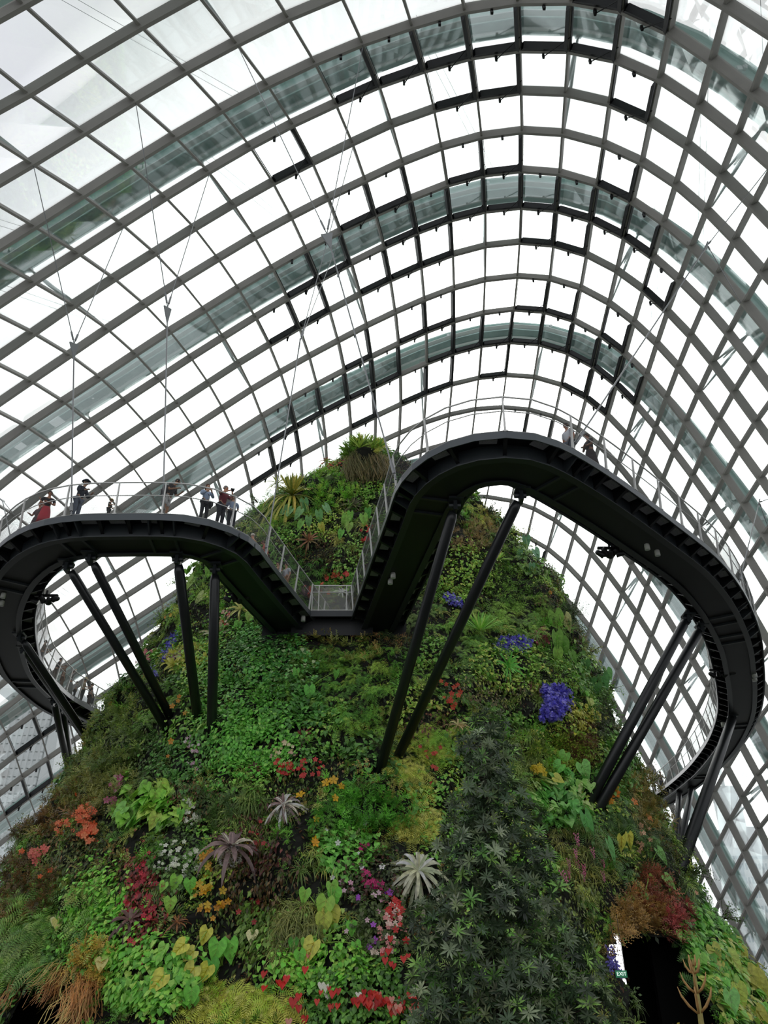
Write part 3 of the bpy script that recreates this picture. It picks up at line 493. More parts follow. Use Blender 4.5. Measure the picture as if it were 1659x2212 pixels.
def build_band(pts, rail_sides):
    P, T = spline(pts)
    sweep('deck', P, T, rect(2.36, -0.07, 0.0), dark)
    for s in (-1, 1):
        sweep('fascia', P, T, [(s*1.17, -0.22), (s*1.22, -0.26), (s*1.25, -0.26), (s*1.25, -0.02), (s*1.22, 0.03), (s*1.16, 0.03), (s*1.16, -0.02), (s*1.19, -0.05)][::s], fascia_m)
        sweep('girder', P, T, [(s*0.52, -0.66), (s*0.76, -0.66), (s*0.76, -0.62), (s*0.65, -0.62), (s*0.65, -0.07), (s*0.61, -0.07), (s*0.61, -0.62), (s*0.52, -0.62)][::s], dark2)
        # rails
        o = lambda h, e=0.0: [p+Vector((-t.y, t.x, 0))*s*(1.2+0.1*h/1.3+e)+UP*h-WO for p, t in zip(P, T)]
        b = MB(); b.tube(o(1.32), 0.028, 8); b.build('handrail', rail_m, walk, smooth=True)
        b = MB(); b.tube(o(0.78), 0.018, 6); b.build('middle_rail', rail_m, walk, smooth=True)
        b = MB(); b.tube(o(0.05), 0.012, 4); b.build('bottom_rail', rail_m, walk)
        # net of crossing wires
        lo, hi = [Vector(v) for v in o(0.06)], [Vector(v) for v in o(1.30)]
        seg = [0.0]
        for a, c in zip(lo, lo[1:]): seg.append(seg[-1]+(c-a).length)
        seg = np.array(seg); L = seg[-1]
        LO, HI = np.array([tuple(v) for v in lo]), np.array([tuple(v) for v in hi])
        def pt(u, f):
            u = np.clip(u, 0, L)
            a = np.stack([np.interp(u, seg, LO[:, c]) for c in range(3)], -1)
            b2 = np.stack([np.interp(u, seg, HI[:, c]) for c in range(3)], -1)
            return a+(b2-a)*f
        st = 0.085; u0 = np.arange(-2.2, L, st)
        A_, B_ = [], []
        for dirn in (1, -1):
            ns = 4; run = 1.24/ns*1.75
            base = u0 if dirn > 0 else u0+2.2
            for q in range(ns):
                a = base+dirn*run*q; c = base+dirn*run*(q+1)
                ok = (np.minimum(a, c) >= 0) & (np.maximum(a, c) <= L)
                A_.append(pt(a[ok], q/ns)); B_.append(pt(c[ok], (q+1)/ns))
        A_ = np.concatenate(A_); B_ = np.concatenate(B_)
        d = B_-A_; d /= np.linalg.norm(d, axis=1, keepdims=True)
        side = np.cross(d, [0, 0, 1.0]); side /= np.linalg.norm(side, axis=1, keepdims=True)
        nn = np.cross(side, d); r = 0.0030
        offs = [side*r, (-side*0.5+nn*0.87)*r, (-side*0.5-nn*0.87)*r]
        V = np.stack([A_+offs[0], A_+offs[1], A_+offs[2], B_+offs[0], B_+offs[1], B_+offs[2]], 1)
        n_ = len(V); F = np.array([[0, 1, 4, 3], [1, 2, 5, 4], [2, 0, 3, 5]])[None]+(np.arange(n_)*6)[:, None, None]
        nt_ = mobj('safety_net', V.reshape(-1, 3), F.reshape(-1, 4), net_m, walk); nt_['kind'] = 'stuff'
    sweep('soffit_panel', P, T, rect(1.22, -0.56, -0.52), soffit_m)
    acc = 0; acp = 0.7
    for i in range(1, len(P)):
        l = (P[i]-P[i-1]).length; acc += l; acp += l
        ang = math.atan2(T[i].y, T[i].x)
        if acc >= 1.0 and visible_s(P[i]):
            acc = 0
            for s in (0, pi):
                o = link('rib', RIB, walk, P[i]-WO, (0, 0, ang+s))
                o = link('grating_panel', PAN, walk, P[i]-WO, (0, 0, ang+s))
        if acp >= 1.5 and visible_s(P[i]):
            acp = 0
            for s in (0, pi):
                link('post', POST, walk, P[i]-WO, (0, 0, ang+s))
    return P, T
PL, TL = build_band(ctrl, (1, -1))
PR, TR = build_band(ctrl_r, (1, -1))
# cross frames across the soffit where struts and hangers meet it
def cross_frame(P, T, i, w=0.1):
    p, t = P[i], T[i]; ang = math.atan2(t.y, t.x)
    b = MB()
    for dx in (-0.45, 0.45):
        b.box((dx, 0, -0.60), (0.10, 1.24, 0.10))
        b.add([(dx-.03, s*y, z) for s, y, z in ((1, .64, -.12), (1, 1.2, -.10), (1, 1.2, -.24), (1, .64, -.60))]+[(dx+.03, s*y, z) for s, y, z in ((1, .64, -.12), (1, 1.2, -.10), (1, 1.2, -.24), (1, .64, -.60))],
              [(0, 1, 2, 3), (7, 6, 5, 4), (0, 4, 5, 1), (1, 5, 6, 2), (2, 6, 7, 3), (3, 7, 4, 0)])
        b.add([(dx-.03, -y, z) for y, z in ((.64, -.12), (1.2, -.10), (1.2, -.24), (.64, -.60))]+[(dx+.03, -y, z) for y, z in ((.64, -.12), (1.2, -.10), (1.2, -.24), (.64, -.60))],
              [(3, 2, 1, 0), (4, 5, 6, 7), (1, 5, 4, 0), (2, 6, 5, 1), (3, 7, 6, 2), (0, 4, 7, 3)])
    o = b.build('cross_frame', dark2, walk); o.location = p-WO; o.rotation_euler = (0, 0, ang)
def near_i(P, x, y): return min(range(len(P)), key=lambda i: (P[i].x-x)**2+(P[i].y-y)**2)
for x, y in ((-19, 40), (-15.0, 28.2), (-11.2, 25), (-8.1, 24.9), (-6.1, 26), (-18.3, 47)): cross_frame(PL, TL, near_i(PL, x, y))
for x, y in ((1.6, 22.2), (5.6, 20.9), (15.0, 31.6), (16.3, 33.9), (21.9, 47.4), (24, 61)): cross_frame(PR, TR, near_i(PR, x, y))
# landing in the notch between the two arms, with its gate
def prism(b, pts, z0, z1):
    n = len(pts)
    b.add([(x, y, z0) for x, y in pts]+[(x, y, z1) for x, y in pts], [tuple(range(n))[::-1], tuple(range(n, 2*n))]+[(i, (i+1) % n, n+(i+1) % n, n+i) for i in range(n)])
wx, wy = WO.x, WO.y
land = [(-3.34-wx, 32.05-wy), (-1.36-wx, 32.05-wy), (-1.9-wx, 36.5-wy), (-2.9-wx, 36.5-wy)]
b = MB(); prism(b, land, -0.07, 0.0); b.build('landing_deck', dark, walk)
b = MB(); prism(b, [(-3.36-wx, 32.0-wy), (-1.34-wx, 32.0-wy), (-1.34-wx, 32.06-wy), (-3.36-wx, 32.06-wy)], -0.24, 0.03); b.build('landing_fascia', dark2, walk)
b = MB(); prism(b, [(-4.2-wx, 32.5-wy), (-0.5-wx, 32.5-wy), (-0.5-wx, 32.6-wy), (-4.2-wx, 32.6-wy)], -0.95, -0.15); b.build('landing_beam', soffit_m, walk)
b = MB(); prism(b, [(-5.6-wx, 33.0-wy), (1.0-wx, 33.0-wy), (1.3-wx, 36-wy), (-5.8-wx, 36-wy)], -1.3, -0.1); b.build('landing_base', soffit_m, walk)
b = MB()
x0, x1, yy = -3.28-wx, -1.42-wx, 32.05-wy
for h in (0.08, 0.98, 1.32): b.tube([(x0, yy, h), (x1, yy, h)], 0.025, 6)
for f in (0.0, 0.16, 0.84, 1.0): b.tube([(x0+(x1-x0)*f, yy, 0.02), (x0+(x1-x0)*f, yy, 1.32)], 0.025, 6)
for i in range(48):
    f = i/48; a = x0+(x1-x0)*f
    b.tube([(a, yy, 0.08), (min(a+0.6, x1), yy, 0.08+min(0.6, x1-a)*2.0)], 0.003, 3, cap=False)
    b.tube([(a, yy, 0.08), (max(a-0.6, x0), yy, 0.08+min(0.6, a-x0)*2.0)], 0.003, 3, cap=False)
g_ = b.build('gate', rail_m, walk)
# ------------------------------------------------------------------ the mountain body
PROF = np.array([  # z above the eye, left x, right x, front y, back y
    (-1.7, -19.5, 16.3, 23.2, 64), (0, -18.3, 15.5, 24.0, 63), (3.4, -16.9, 14.1, 25.6, 62), (6.2, -16.3, 13.6, 27.4, 61), (9.7, -15.3, 12.8, 29.4, 60),
    (12.8, -14.4, 12.1, 31.6, 59), (14.0, -13.9, 12.1, 33.2, 58.5), (15.2, -13.5, 12.0, 34.0, 58), (19.0, -12.8, 11.2, 35.6, 56), (22.2, -11.2, 9.8, 36.8, 54), (25.2, -9.2, 8.0, 38.0, 52),
    (27.6, -6.6, 5.2, 39.4, 50), (29.0, -4.6, 2.6, 40.2, 48), (30.4, -3.3, 1.3, 41.0, 46), (31.4, -2.4, 0.0, 41.6, 45), (31.9, -1.8, -1.0, 42.2, 43.5)])
from mathutils import noise as mnoise
def lump(p, amp=1.0):
    v = Vector(p)
    return amp*(0.55*mnoise.noise(v*0.22)+0.42*mnoise.noise(v*0.55+Vector((7, 3, 1)))+0.42*mnoise.noise(v*1.15)+0.16*mnoise.noise(v*2.4))
zs = np.concatenate([np.arange(-1.7, 31.9, 0.3), [31.9]])
NA = 300
MV = []
for z in zs:
    l, r, fy, by = [np.interp(z, PROF[:, 0], PROF[:, i]) for i in range(1, 5)]
    xc, ax = (l+r)/2, (r-l)/2
    yc = 44.0 if z < 24 else 44.0-(z-24)*0.15
    for a in range(NA):
        w = 2*pi*a/NA
        cx_, sy_ = cos(w), sin(w)
        ex = 0.9
        X = xc+ax*math.copysign(abs(cx_)**ex, cx_)
        b_ = (yc-fy) if sy_ < 0 else (by-yc)
        Y = yc+b_*math.copysign(abs(sy_)**ex, sy_)
        amp = min(1.0, (32.2-z)/6+0.25)*1.15
        if 12.5 < z < 16.5 and sy_ < 0 and abs(X+2) < 6: amp *= 0.25
        d = lump((X, Y, z), amp)
        o = Vector((cx_*ax, sy_*b_, 0)).normalized()
        MV.append((X+o.x*d, Y+o.y*d, z+CZ))
MV = np.array(MV)
MF = []
def in_cave(c):
    # cave mouth at the lower right with a slit through to the glass, and the small hollow at the lower left
    x, y, z = c
    if y > 44: return 12.0 < x < 17.2 and z < 4.6
    if 6.9 < x < 9.7 and z < 3.3-0.2*abs(x-8.2): return True
    if -10.7 < x < -8.2 and z < 2.1: return True
    return False
for i in range(len(zs)-1):
    for a in range(NA):
        f = (i*NA+a, i*NA+(a+1) % NA, (i+1)*NA+(a+1) % NA, (i+1)*NA+a)
        c = MV[list(f)].mean(0)
        if in_cave(c): continue
        MF.append(f)
MF.append(tuple((len(zs)-1)*NA+a for a in range(NA)))
rock_m = mat('shade_dark_soil', '15160f', 0.95, noise=0.5, nscale=3, bump=0.4)  # near-black, so shade in the gaps is part of the soil colour
hill = mobj('planted_mountain', MV, MF, rock_m)
tag(hill, 'tall conical indoor mountain body whose shade-darkened soil carries the vertical planting', 'mountain')
bvh = BVHTree.FromPolygons([Vector(v) for v in MV.tolist()], [list(f) for f in MF])
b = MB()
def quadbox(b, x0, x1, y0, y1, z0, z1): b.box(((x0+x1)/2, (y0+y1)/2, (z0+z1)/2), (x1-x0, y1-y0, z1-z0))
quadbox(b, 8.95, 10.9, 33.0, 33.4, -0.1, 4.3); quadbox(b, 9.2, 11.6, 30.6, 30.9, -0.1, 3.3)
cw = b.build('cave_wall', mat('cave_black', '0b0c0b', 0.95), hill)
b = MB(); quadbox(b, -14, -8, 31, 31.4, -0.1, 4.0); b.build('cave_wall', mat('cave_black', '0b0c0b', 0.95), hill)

def hit(px, py):
    r = ray(px, py).normalized()
    loc, nor, idx, dist = bvh.ray_cast(EYE, r)
    if loc is None: return None
    if nor.dot(r) > 0: nor = -nor
    return loc, nor

# ------------------------------------------------------------------ support struts
strut_m = mat('strut_black', '191c1e', 0.35, noise=0.1, nscale=3, spec=0.6)
def strut(tx, ty, bx, by, r, label, by_d=None):
    top = at_h(tx, ty, DECK_Z-0.66)
    h = hit(bx, by)
    bot = h[0] if h else at_y(bx, by, by_d or 44)
    if by_d: bot = at_y(bx, by, by_d)
    d = (bot-top).normalized()
    e = empty('support_strut', tuple(bot)); tag(e, label, 'strut')
    b = MB(); t0 = top+d*0.35
    b.tube([t0-bot, t0+d*0.25-bot, bot+d*0.8-bot], [r*0.75, r, r], 14); b.build('tube', strut_m, e, smooth=True)
    b = MB(); b.box(top-bot+d*0.12, (0.12, 0.35, 0.55)); b.box(top-bot+Vector((0, 0, 0.02)), (0.5, 0.5, 0.08)); b.tube([top-bot+d*0.15-Vector((0.2, 0, 0)), top-bot+d*0.15+Vector((0.2, 0, 0))], 0.09, 8)
    b.build('pin_joint', dark2, e)
S = strut
S(143, 1216, 360, 1575, .17, 'first black strut from the left under the front of the left loop')
S(193, 1198, 366, 1545, .17, 'second black strut, leaning right to meet the first at its foot')
S(383, 1200, 428, 1560, .19, 'third black strut under the left loop, almost upright')
S(465, 1222, 457, 1590, .19, 'fourth black strut, upright below the bend of the left loop')
S(985, 1083, 818, 1672, .18, 'left strut of the pair below the right bend, foot in yellow ferns')
S(1128, 1062, 857, 1640, .18, 'right strut of the pair below the right bend, long and slanting')
S(1487, 1330, 1262, 1752, .20, 'upper strut of the slanting pair at the far right bend')
S(1516, 1352, 1284, 1762, .20, 'lower strut of the slanting pair at the far right bend')
S(1583, 1548, 1476, 1856, .26, 'long strut from the far right curve down to the slope edge')
S(1467, 1713, 1459, 1815, .20, 'left of two short upright struts beneath the right arm end')
S(1494, 1703, 1470, 1825, .20, 'right of two short upright struts beneath the right arm end')
S(42, 1372, 192, 1598, .17, 'front strut of the close pair below the far left curve')
S(50, 1400, 180, 1590, .17, 'rear strut of the close pair below the far left curve')
S(116, 1512, 146, 1650, .20, 'left of two thin distant struts at the far left', 47)
S(134, 1528, 152, 1645, .20, 'right of two thin distant struts at the far left', 47)

# ------------------------------------------------------------------ suspension cables
def node(k, j): return GV[k-K0][j-J0]-FR[k-K0][j-J0][2]*0.5
cab_m = mat('cable_steel', '8d8f90', 0.35, metal=0.7)
def cable(dx, dy, kx, ky, n1, n2, label):
    foot = at_h(dx, dy, DECK_Z+0.02)
    a, c = node(*n1), node(*n2); top = (a+c)/2
    r = ray(kx, ky).normalized()
    # point of the sight line nearest the line foot-top
    u = (top-foot).normalized(); w0 = EYE-foot
    B_ = r.dot(u); d_ = r.dot(w0); e_ = u.dot(w0)
    s = (B_*e_-d_)/(1-B_*B_)
    knot = EYE+r*s
    e = empty('suspension_cable', tuple(foot)); tag(e, label, 'cable')
    for q in (a, c):
        b = MB(); b.tube([knot-foot, q-foot], 0.022, 5); b.tube([knot.lerp(q, .02)-foot, knot.lerp(q, .06)-foot], 0.045, 6); b.build('upper_cable', cab_m, e)
    b = MB(); b.tube([(0, 0, 0), knot-foot], 0.03, 6); b.tube([(knot-foot)*0.02, (knot-foot)*0.06], 0.06, 6); b.build('lower_cable', cab_m, e)
    b = MB(); side = (a-c).normalized(); dn = (foot-knot).normalized(); k_ = knot-foot; nn = side.cross(dn).normalized()*0.03
    tri = [k_+side*0.28, k_-side*0.28, k_+dn*1.0]
    b.add([p+nn for p in tri]+[p-nn for p in tri], [(0, 1, 2), (5, 4, 3), (0, 3, 4, 1), (1, 4, 5, 2), (2, 5, 3, 0)])
    b.build('connector_plate', cab_m, e)
cable(154, 1113, 160, 742, (2, -9), (4, -9), 'leftmost forked suspension cable holding the left loop')
cable(352, 1112, 362, 664, (2, -7), (4, -7), 'forked suspension cable right of the leftmost one on the left loop')
cable(573, 1196, 648, 738, (7, -5), (5, -4), 'thin forked cable rising from the inner bend of the left loop')
cable(855, 1036, 706, 505, (2, -5), (3, -3), 'long forked cable leaning left from the right arm beside the peak')
cable(1233, 972, 1528, 530, (4, 6), (7, 7), 'long cable leaning right from the right loop beside two visitors')
cable(1597, 1257, 1640, 1085, (9, 11), (11, 12), 'steep cable at the right edge above the far right bend')
cable(24, 1166, 5, 1080, (7, -16), (9, -16), 'short cable at the left edge beside the left loop')
# ------------------------------------------------------------------ plant building blocks (numpy)
leafm = foliage_mat()
petalm = foliage_mat('petals')
def unit(v): 
    v = np.asarray(v, float); return v/np.maximum(np.linalg.norm(v, axis=-1, keepdims=True), 1e-9)
def strip(path, widths, up, fold=0.25):
    """a folded leaf blade along a path: 3 verts per station"""
    path = np.asarray(path, float); n = len(path); V = []
    for i in range(n):
        t = unit(path[min(i+1, n-1)]-path[max(i-1, 0)]); s = unit(np.cross(t, up)); nn = np.cross(s, t)
        w = widths[i]
        V += [path[i]-s*w+nn*w*fold, path[i], path[i]+s*w+nn*w*fold]
    F = []
    for i in range(n-1):
        a = i*3; b = a+3
        F += [(a, a+1, b+1), (a, b+1, b), (a+1, a+2, b+2), (a+1, b+2, b+1)]
    return np.array(V), F
def join(parts):
    V, F, k = [], [], 0
    for v, f in parts:
        V.append(v); F += [tuple(i+k for i in q) for q in f]; k += len(v)
    return np.concatenate(V), np.array(F, dtype=np.int64)
def arc(L, rise, droop, n, yaw=0.0, out=1.0):
    """points leaving the origin along yaw, rising then drooping; z is outward from the slope"""
    t = np.linspace(0, 1, n)
    r = L*out*np.sin(t*1.35)/np.sin(1.35); z = L*(rise*t-droop*t*t)
    return np.stack([r*cos(yaw), r*sin(yaw), z], -1)
Z3 = np.array([0, 0, 1.0])
SZ = dict(leaf=.66, kite=.66, bush=.85, fine=.85, fern=.72, grass=.8, strap=.85, broad=.75)
NM = dict(leaf=2.1, kite=2.1, bush=1.3, fine=1.1, fern=1.35, grass=1.1, strap=1.3, broad=1.6)
# --- each maker returns (V, F) about 1 unit across; local +z points out of the slope, local +x points up the slope
def p_leaf(r):          # one heart leaf hanging tip down
    L = 1.0; d = -1
    V = np.array([(0, 0, 0), (0.10, 0.36, -0.02), (-0.35, 0.44, 0.05), (-1.0, 0.0, 0.10), (-0.35, -0.44, 0.05), (0.10, -0.36, -0.02), (-0.38, 0, 0.16)], float)
    F = [(0, 1, 6), (1, 2, 6), (2, 3, 6), (3, 4, 6), (4, 5, 6), (5, 0, 6)]
    return V, np.array(F)
def p_kite(r):
    V = np.array([(0, 0, 0), (-0.45, 0.24, 0.03), (-1, 0, 0.0), (-0.45, -0.24, 0.03)], float)
    return V, np.array([(0, 1, 2), (0, 2, 3)])
def p_bush(r):
    P = []
    for i in range(38):
        d = unit(r.normal(size=3)*[1, 1, 0.7]+[0, 0, 0.7]); base = d*r.uniform(0.25, 0.85)*0.55
        l = r.uniform(0.08, 0.17); s = unit(np.cross(d, r.normal(size=3))); d2 = unit(d+r.normal(size=3)*0.5)
        V = np.array([base, base+d2*l*0.5+s*l*0.3, base+d2*l, base+d2*l*0.5-s*l*0.3]); P.append((V, [(0, 1, 2), (0, 2, 3)]))
    return join(P)
def p_fine(r):
    P = []
    for i in range(12):
        yaw = r.uniform(0, 2*pi); el = r.uniform(0.2, 1.3); d = np.array([cos(yaw)*cos(el), sin(yaw)*cos(el), sin(el)])
        L = r.uniform(0.5, 1.0); side = unit(np.cross(d, Z3+0.1))
        for q in range(7):
            f = 0.25+0.75*q/7; b = d*L*f-Z3*0.12*f*f; l = 0.10; sd = side*(1 if q % 2 else -1)
            V = np.array([b, b+sd*l+d*l*0.6, b+d*l*1.1]); P.append((V, [(0, 1, 2)]))
    return join(P)
def p_fern(r, nf=8, pinn=10, spread=1.0):
    P = []
    for i in range(nf):
        yaw = 2*pi*i/nf+r.uniform(-.35, .35); L = r.uniform(0.75, 1.1)
        A = arc(L, 0.75, 0.75*r.uniform(.8, 1.2), pinn+2, yaw, spread)
        A[:, 0] -= np.linspace(0, 1, len(A))**2*0.35*L
        for q in range(1, pinn+1):
            t = unit(A[q+1]-A[q-1]); s = unit(np.cross(t, Z3)); f = q/(pinn+1)
            w = 0.24*L*sin(pi*min(1, 0.18+f*0.82))**0.7*1.0; h = 0.42*L/pinn*1.2
            for sg in (-1, 1):
                V = np.array([A[q]-t*h*0.5, A[q]+t*h*0.6, A[q]+s*sg*w+t*h*0.9-Z3*w*0.18])
                P.append((V, [(0, 1, 2)] if sg > 0 else [(1, 0, 2)]))
    return join(P)
def p_grass(r, nb=20, wid=0.022, droop=1.1):
    P = []
    for i in range(nb):
        yaw = r.uniform(0, 2*pi); L = r.uniform(0.6, 1.1)
        A = arc(L, r.uniform(0.8, 1.3), droop*r.uniform(.7, 1.3), 5, yaw, r.uniform(.4, .9)); A[:, 0] -= np.linspace(0, 1, 5)**2*0.45*L
        s = np.array([-sin(yaw), cos(yaw), 0]); w = np.array([1, 1, .9, .6, 0.05])[:, None]*wid
        V = np.concatenate([A-s*w, A+s*w]); F = []
        for q in range(4): F += [(q, q+1, 6+q), (q, 6+q, 5+q)]
        P.append((V, F))
    return join(P)
def p_rosette(r, nl=20, wid=0.075, rise=0.9, droop=0.75, tiers=3):
    P = []
    for i in range(nl):
        tier = i % tiers; yaw = i*2.399+r.uniform(-.15, .15); L = (0.62+0.38*tier/(max(tiers-1, 1)))*r.uniform(.9, 1.05)
        A = arc(L, rise*(1.35-0.5*tier), droop*(0.7+0.3*tier), 6, yaw, 0.55+0.2*tier)
        w = np.array([0.7, 1, 1.05, 0.95, 0.65, 0.04])*wid
        P.append(strip(A, w, Z3, 0.35))
    return join(P)
def p_palm(r, nl=16):
    return p_rosette(r, nl, 0.03, 1.2, 0.5, 2)
def p_strap(r):
    return p_rosette(r, 9, 0.085, 1.0, 0.8, 2)
def p_broad(r, nl=5):
    P = []
    for i in range(nl):
        yaw = r.uniform(0, 2*pi); d = np.array([cos(yaw), sin(yaw), 0])*r.uniform(0.1, 0.5)+Z3*r.uniform(0.25, 0.55)
        P.append(heart(d, unit(np.array([-1, r.uniform(-.8, .8), r.uniform(-.1, .5)])), unit(np.array([r.uniform(.0, .5), r.uniform(-.4, .4), 1])), r.uniform(0.5, 0.8)))
    return join(P)
def heart(pos, tip, nrm, L, wf=0.42):
    """big heart leaf: pos = stalk joint, tip = direction of the tip, nrm = face normal"""
    tip = unit(tip); s = unit(np.cross(nrm, tip)); n = np.cross(tip, s)
    st = [(-0.22, .22), (-0.12, .38), (0.08, .46), (0.32, .40), (0.58, .27), (0.82, .11), (1.0, 0.0)]
    V = [np.array(pos)]; L_, R_ = [], []
    for q, w in st:
        w = w*wf/0.42; dz = -0.22*max(q, 0)**2+0.05
        L_.append(pos+tip*q*L+s*w*L+n*(dz+0.16*w)*L); R_.append(pos+tip*q*L-s*w*L+n*(dz+0.16*w)*L)
    mid = [pos+tip*q*L+n*(-0.22*max(q, 0)**2)*L for q, w in st[2:]]
    V = np.array([pos]+L_+R_[:-1]+mid[:-1]); nL = len(L_); iR = 1+nL; iM = iR+nL-1
    F = [(0, 1, 2), (0, 2, 3), (0, iR+1, iR), (0, iR+2, iR+1), (0, 3, iM), (0, iM, iR+2)]
    m = [iM+i for i in range(4)]; l = [3, 4, 5, 6]; rr = [iR+2, iR+3, iR+4, iR+5]
    for i in range(3):
        F += [(m[i], l[i], l[i+1]), (m[i], l[i+1], m[i+1]), (m[i], m[i+1], rr[i+1]), (m[i], rr[i+1], rr[i])]
    F += [(m[3], l[3], nL), (m[3], nL, rr[3])]
    return V, F
def p_whorl(r, nl=11):
    P = []
    for i in range(nl):
        yaw = 2*pi*i/nl*1.0+r.uniform(-.25, .25); L = r.uniform(0.75, 1.05); el = r.uniform(-0.1, 0.75)
        d = np.array([cos(yaw)*cos(el), sin(yaw)*cos(el), sin(el)])
        A = np.array([d*L*t+Z3*(-0.18*t*t)*L for t in (0.05, 0.55, 1.0)])
        P.append(strip(A, [0.03, 0.09, 0.006], Z3, 0.3))
    return join(P)
def p_flower(r):
    P = []
    for i in range(5):
        a = 2*pi*i/5; c = np.array([cos(a), sin(a), 0]); s = np.array([-sin(a), cos(a), 0])
        P.append((np.array([Z3*0.1, c*0.6+s*0.34+Z3*0.3, c*1.0+Z3*0.25, c*0.6-s*0.34+Z3*0.3]), [(0, 1, 2), (0, 2, 3)]))
    return join(P)
def p_spathe(r):        # anthurium: heart bract with a spike
    V, F = heart(np.zeros(3), np.array([-1, 0, 0.2]), Z3, 1.2, 0.5)
    sp = (np.array([(0, -.06, .05), (0, .06, .05), (.1, 0, .12), (0.1, 0, .75)]), [(0, 1, 3), (1, 2, 3), (2, 0, 3)])
    return join([(V, F), sp])
def p_spike(r, n=16):   # hanging raceme of small flowers
    P = []
    for i in range(n):
        f = i/n; w = 0.16*(1-0.6*f); a = i*2.4
        b = np.array([-f*1.0, cos(a)*w, sin(a)*w+0.1*sin(f*3)])
        s = 0.085
        P.append((b+np.array([(0, -s, 0), (s, 0, s), (0, s, 0), (-s, 0, s), (0, 0, -s*.8)]), [(0, 1, 4), (1, 2, 4), (2, 3, 4), (3, 0, 4), (0, 2, 1), (0, 3, 2)]))
    return join(P)
def p_root(r):
    P = []
    for i in range(22):
        y = r.uniform(-.35, .35); L = r.uniform(0.6, 1.1); t = np.linspace(0, 1, 5)
        A = np.stack([-L*t, y+0.08*np.sin(t*5+i)+r.uniform(-.12, .12)*t, 0.12+0.1*np.sin(t*3+i)-0.1*t], -1)
        s = np.array([0, 1, 0]); w = 0.008
        V = np.concatenate([A-s*w, A+s*w]); F = []
        for q in range(4): F += [(q, q+1, 6+q), (q, 6+q, 5+q)]
        P.append((V, F))
    return join(P)
def p_moss(r):
    P = []
    for i in range(30):
        d = unit(r.normal(size=3)*[1, 1, .6]+[0, 0, .6]); b = d*0.35*r.uniform(.7, 1); l = .12
        s = unit(np.cross(d, r.normal(size=3)))
        P.append((np.array([b, b+d*l+s*l*.5, b+d*l*.6-s*l*.7]), [(0, 1, 2)]))
    return join(P)
MAK = dict(leaf=p_leaf, kite=p_kite, bush=p_bush, fine=p_fine, fern=p_fern, grass=p_grass, rosette=p_rosette, palm=p_palm, strap=p_strap, broad=p_broad,
           whorl=p_whorl, flower=p_flower, spathe=p_spathe, spike=p_spike, root=p_root, moss=p_moss)
cvar_=0
_pr = np.random.default_rng(5)
PROTO = {k: [f(_pr) for _ in range(1 if k in ('leaf', 'kite', 'flower', 'spathe') else 4)] for k, f in MAK.items()}

def slope_frames(Nn, jit, r, lift=0.0):
    """rotation matrices: columns x = up the slope, y = sideways, z = out of it"""
    n = unit(Nn+np.array([0, 0, lift])); n = unit(n+r.normal(size=n.shape)*jit)
    x = np.array([0, 0, 1.0])-n*n[:, 2:3]; x = unit(x+r.normal(size=n.shape)*jit*0.5); x = unit(x-n*(x*n).sum(1, keepdims=True))
    y = np.cross(n, x)
    return np.stack([x, y, n], -1)
def scatter(kind, Pos, Nor, size, cols, r, jit=0.25, out=0.0, svar=0.35, cvar=0.34, lift=0.3):
    """returns V, F, tint arrays of copies of the kind at the points"""
    size = size*SZ.get(kind, 1.0)
    n = len(Pos); pv = PROTO[kind]; which = r.integers(len(pv), size=n)
    R = slope_frames(Nor, jit, r, lift); sc = size*(1+r.uniform(-svar, svar, n))
    cols = np.array([lin(c) for c in cols]); cc = cols[r.integers(len(cols), size=n)]*(1+r.uniform(-cvar, cvar, (n, 1)))*(1+r.uniform(-.06, .06, (n, 3)))
    Vs, Fs, Cs, k = [], [], [], 0
    for w, (pV, pF) in enumerate(pv):
        i = np.where(which == w)[0]
        if not len(i): continue
        ov = out*(r.uniform(0, 5, len(i))**1.0 if kind in ('bush', 'fine') else np.ones(len(i)))
        X = np.einsum('nij,vj->nvi', R[i], pV)*sc[i][:, None, None]+(Pos[i]+R[i][:, :, 2]*ov[:, None])[:, None, :]
        Vs.append(X.reshape(-1, 3)); m = len(pV)
        Fs.append((pF[None]+(np.arange(len(i))*m)[:, None, None]+k).reshape(-1, 3)); k += len(i)*m
        # a little difference between the pieces of one plant
        Cs.append((np.repeat(cc[i], m, 0)*(1+0.0)).reshape(-1, 3))
    return np.concatenate(Vs), np.concatenate(Fs), np.concatenate(Cs)

# --- pool of points on the planted slope
fcs = np.array([f for f in MF if len(f) == 4]); cen = MV[fcs].mean(1)
d1 = MV[fcs[:, 1]]-MV[fcs[:, 0]]; d2 = MV[fcs[:, 3]]-MV[fcs[:, 0]]
fn = np.cross(d1, d2); far_ = np.linalg.norm(fn, axis=1); fn = fn/far_[:, None]
outw = cen-np.array([-1, 44, 0]); outw[:, 2] = 0
fn = np.where(((fn*outw).sum(1) < 0)[:, None], -fn, fn)
def area_points(n, r, sel):
    a = far_*sel; pk = r.choice(len(fcs), size=n, p=a/a.sum()); u, v = r.random((2, n, 1))
    q = MV[fcs[pk]]; return q[:, 0]*(1-u)*(1-v)+q[:, 1]*u*(1-v)+q[:, 2]*u*v+q[:, 3]*(1-u)*v, fn[pk]
def ray_points(px, py):
    P, Nn = [], []
    for x, y in zip(px, py):
        h = hit(float(x), float(y))
        if h and h[0].y < 60: P.append(tuple(h[0])); Nn.append(tuple(h[1]))
    return np.array(P).reshape(-1, 3), np.array(Nn).reshape(-1, 3)
front = (cen[:, 1] < 50)*1.0+(cen[:, 1] >= 50)*0.06
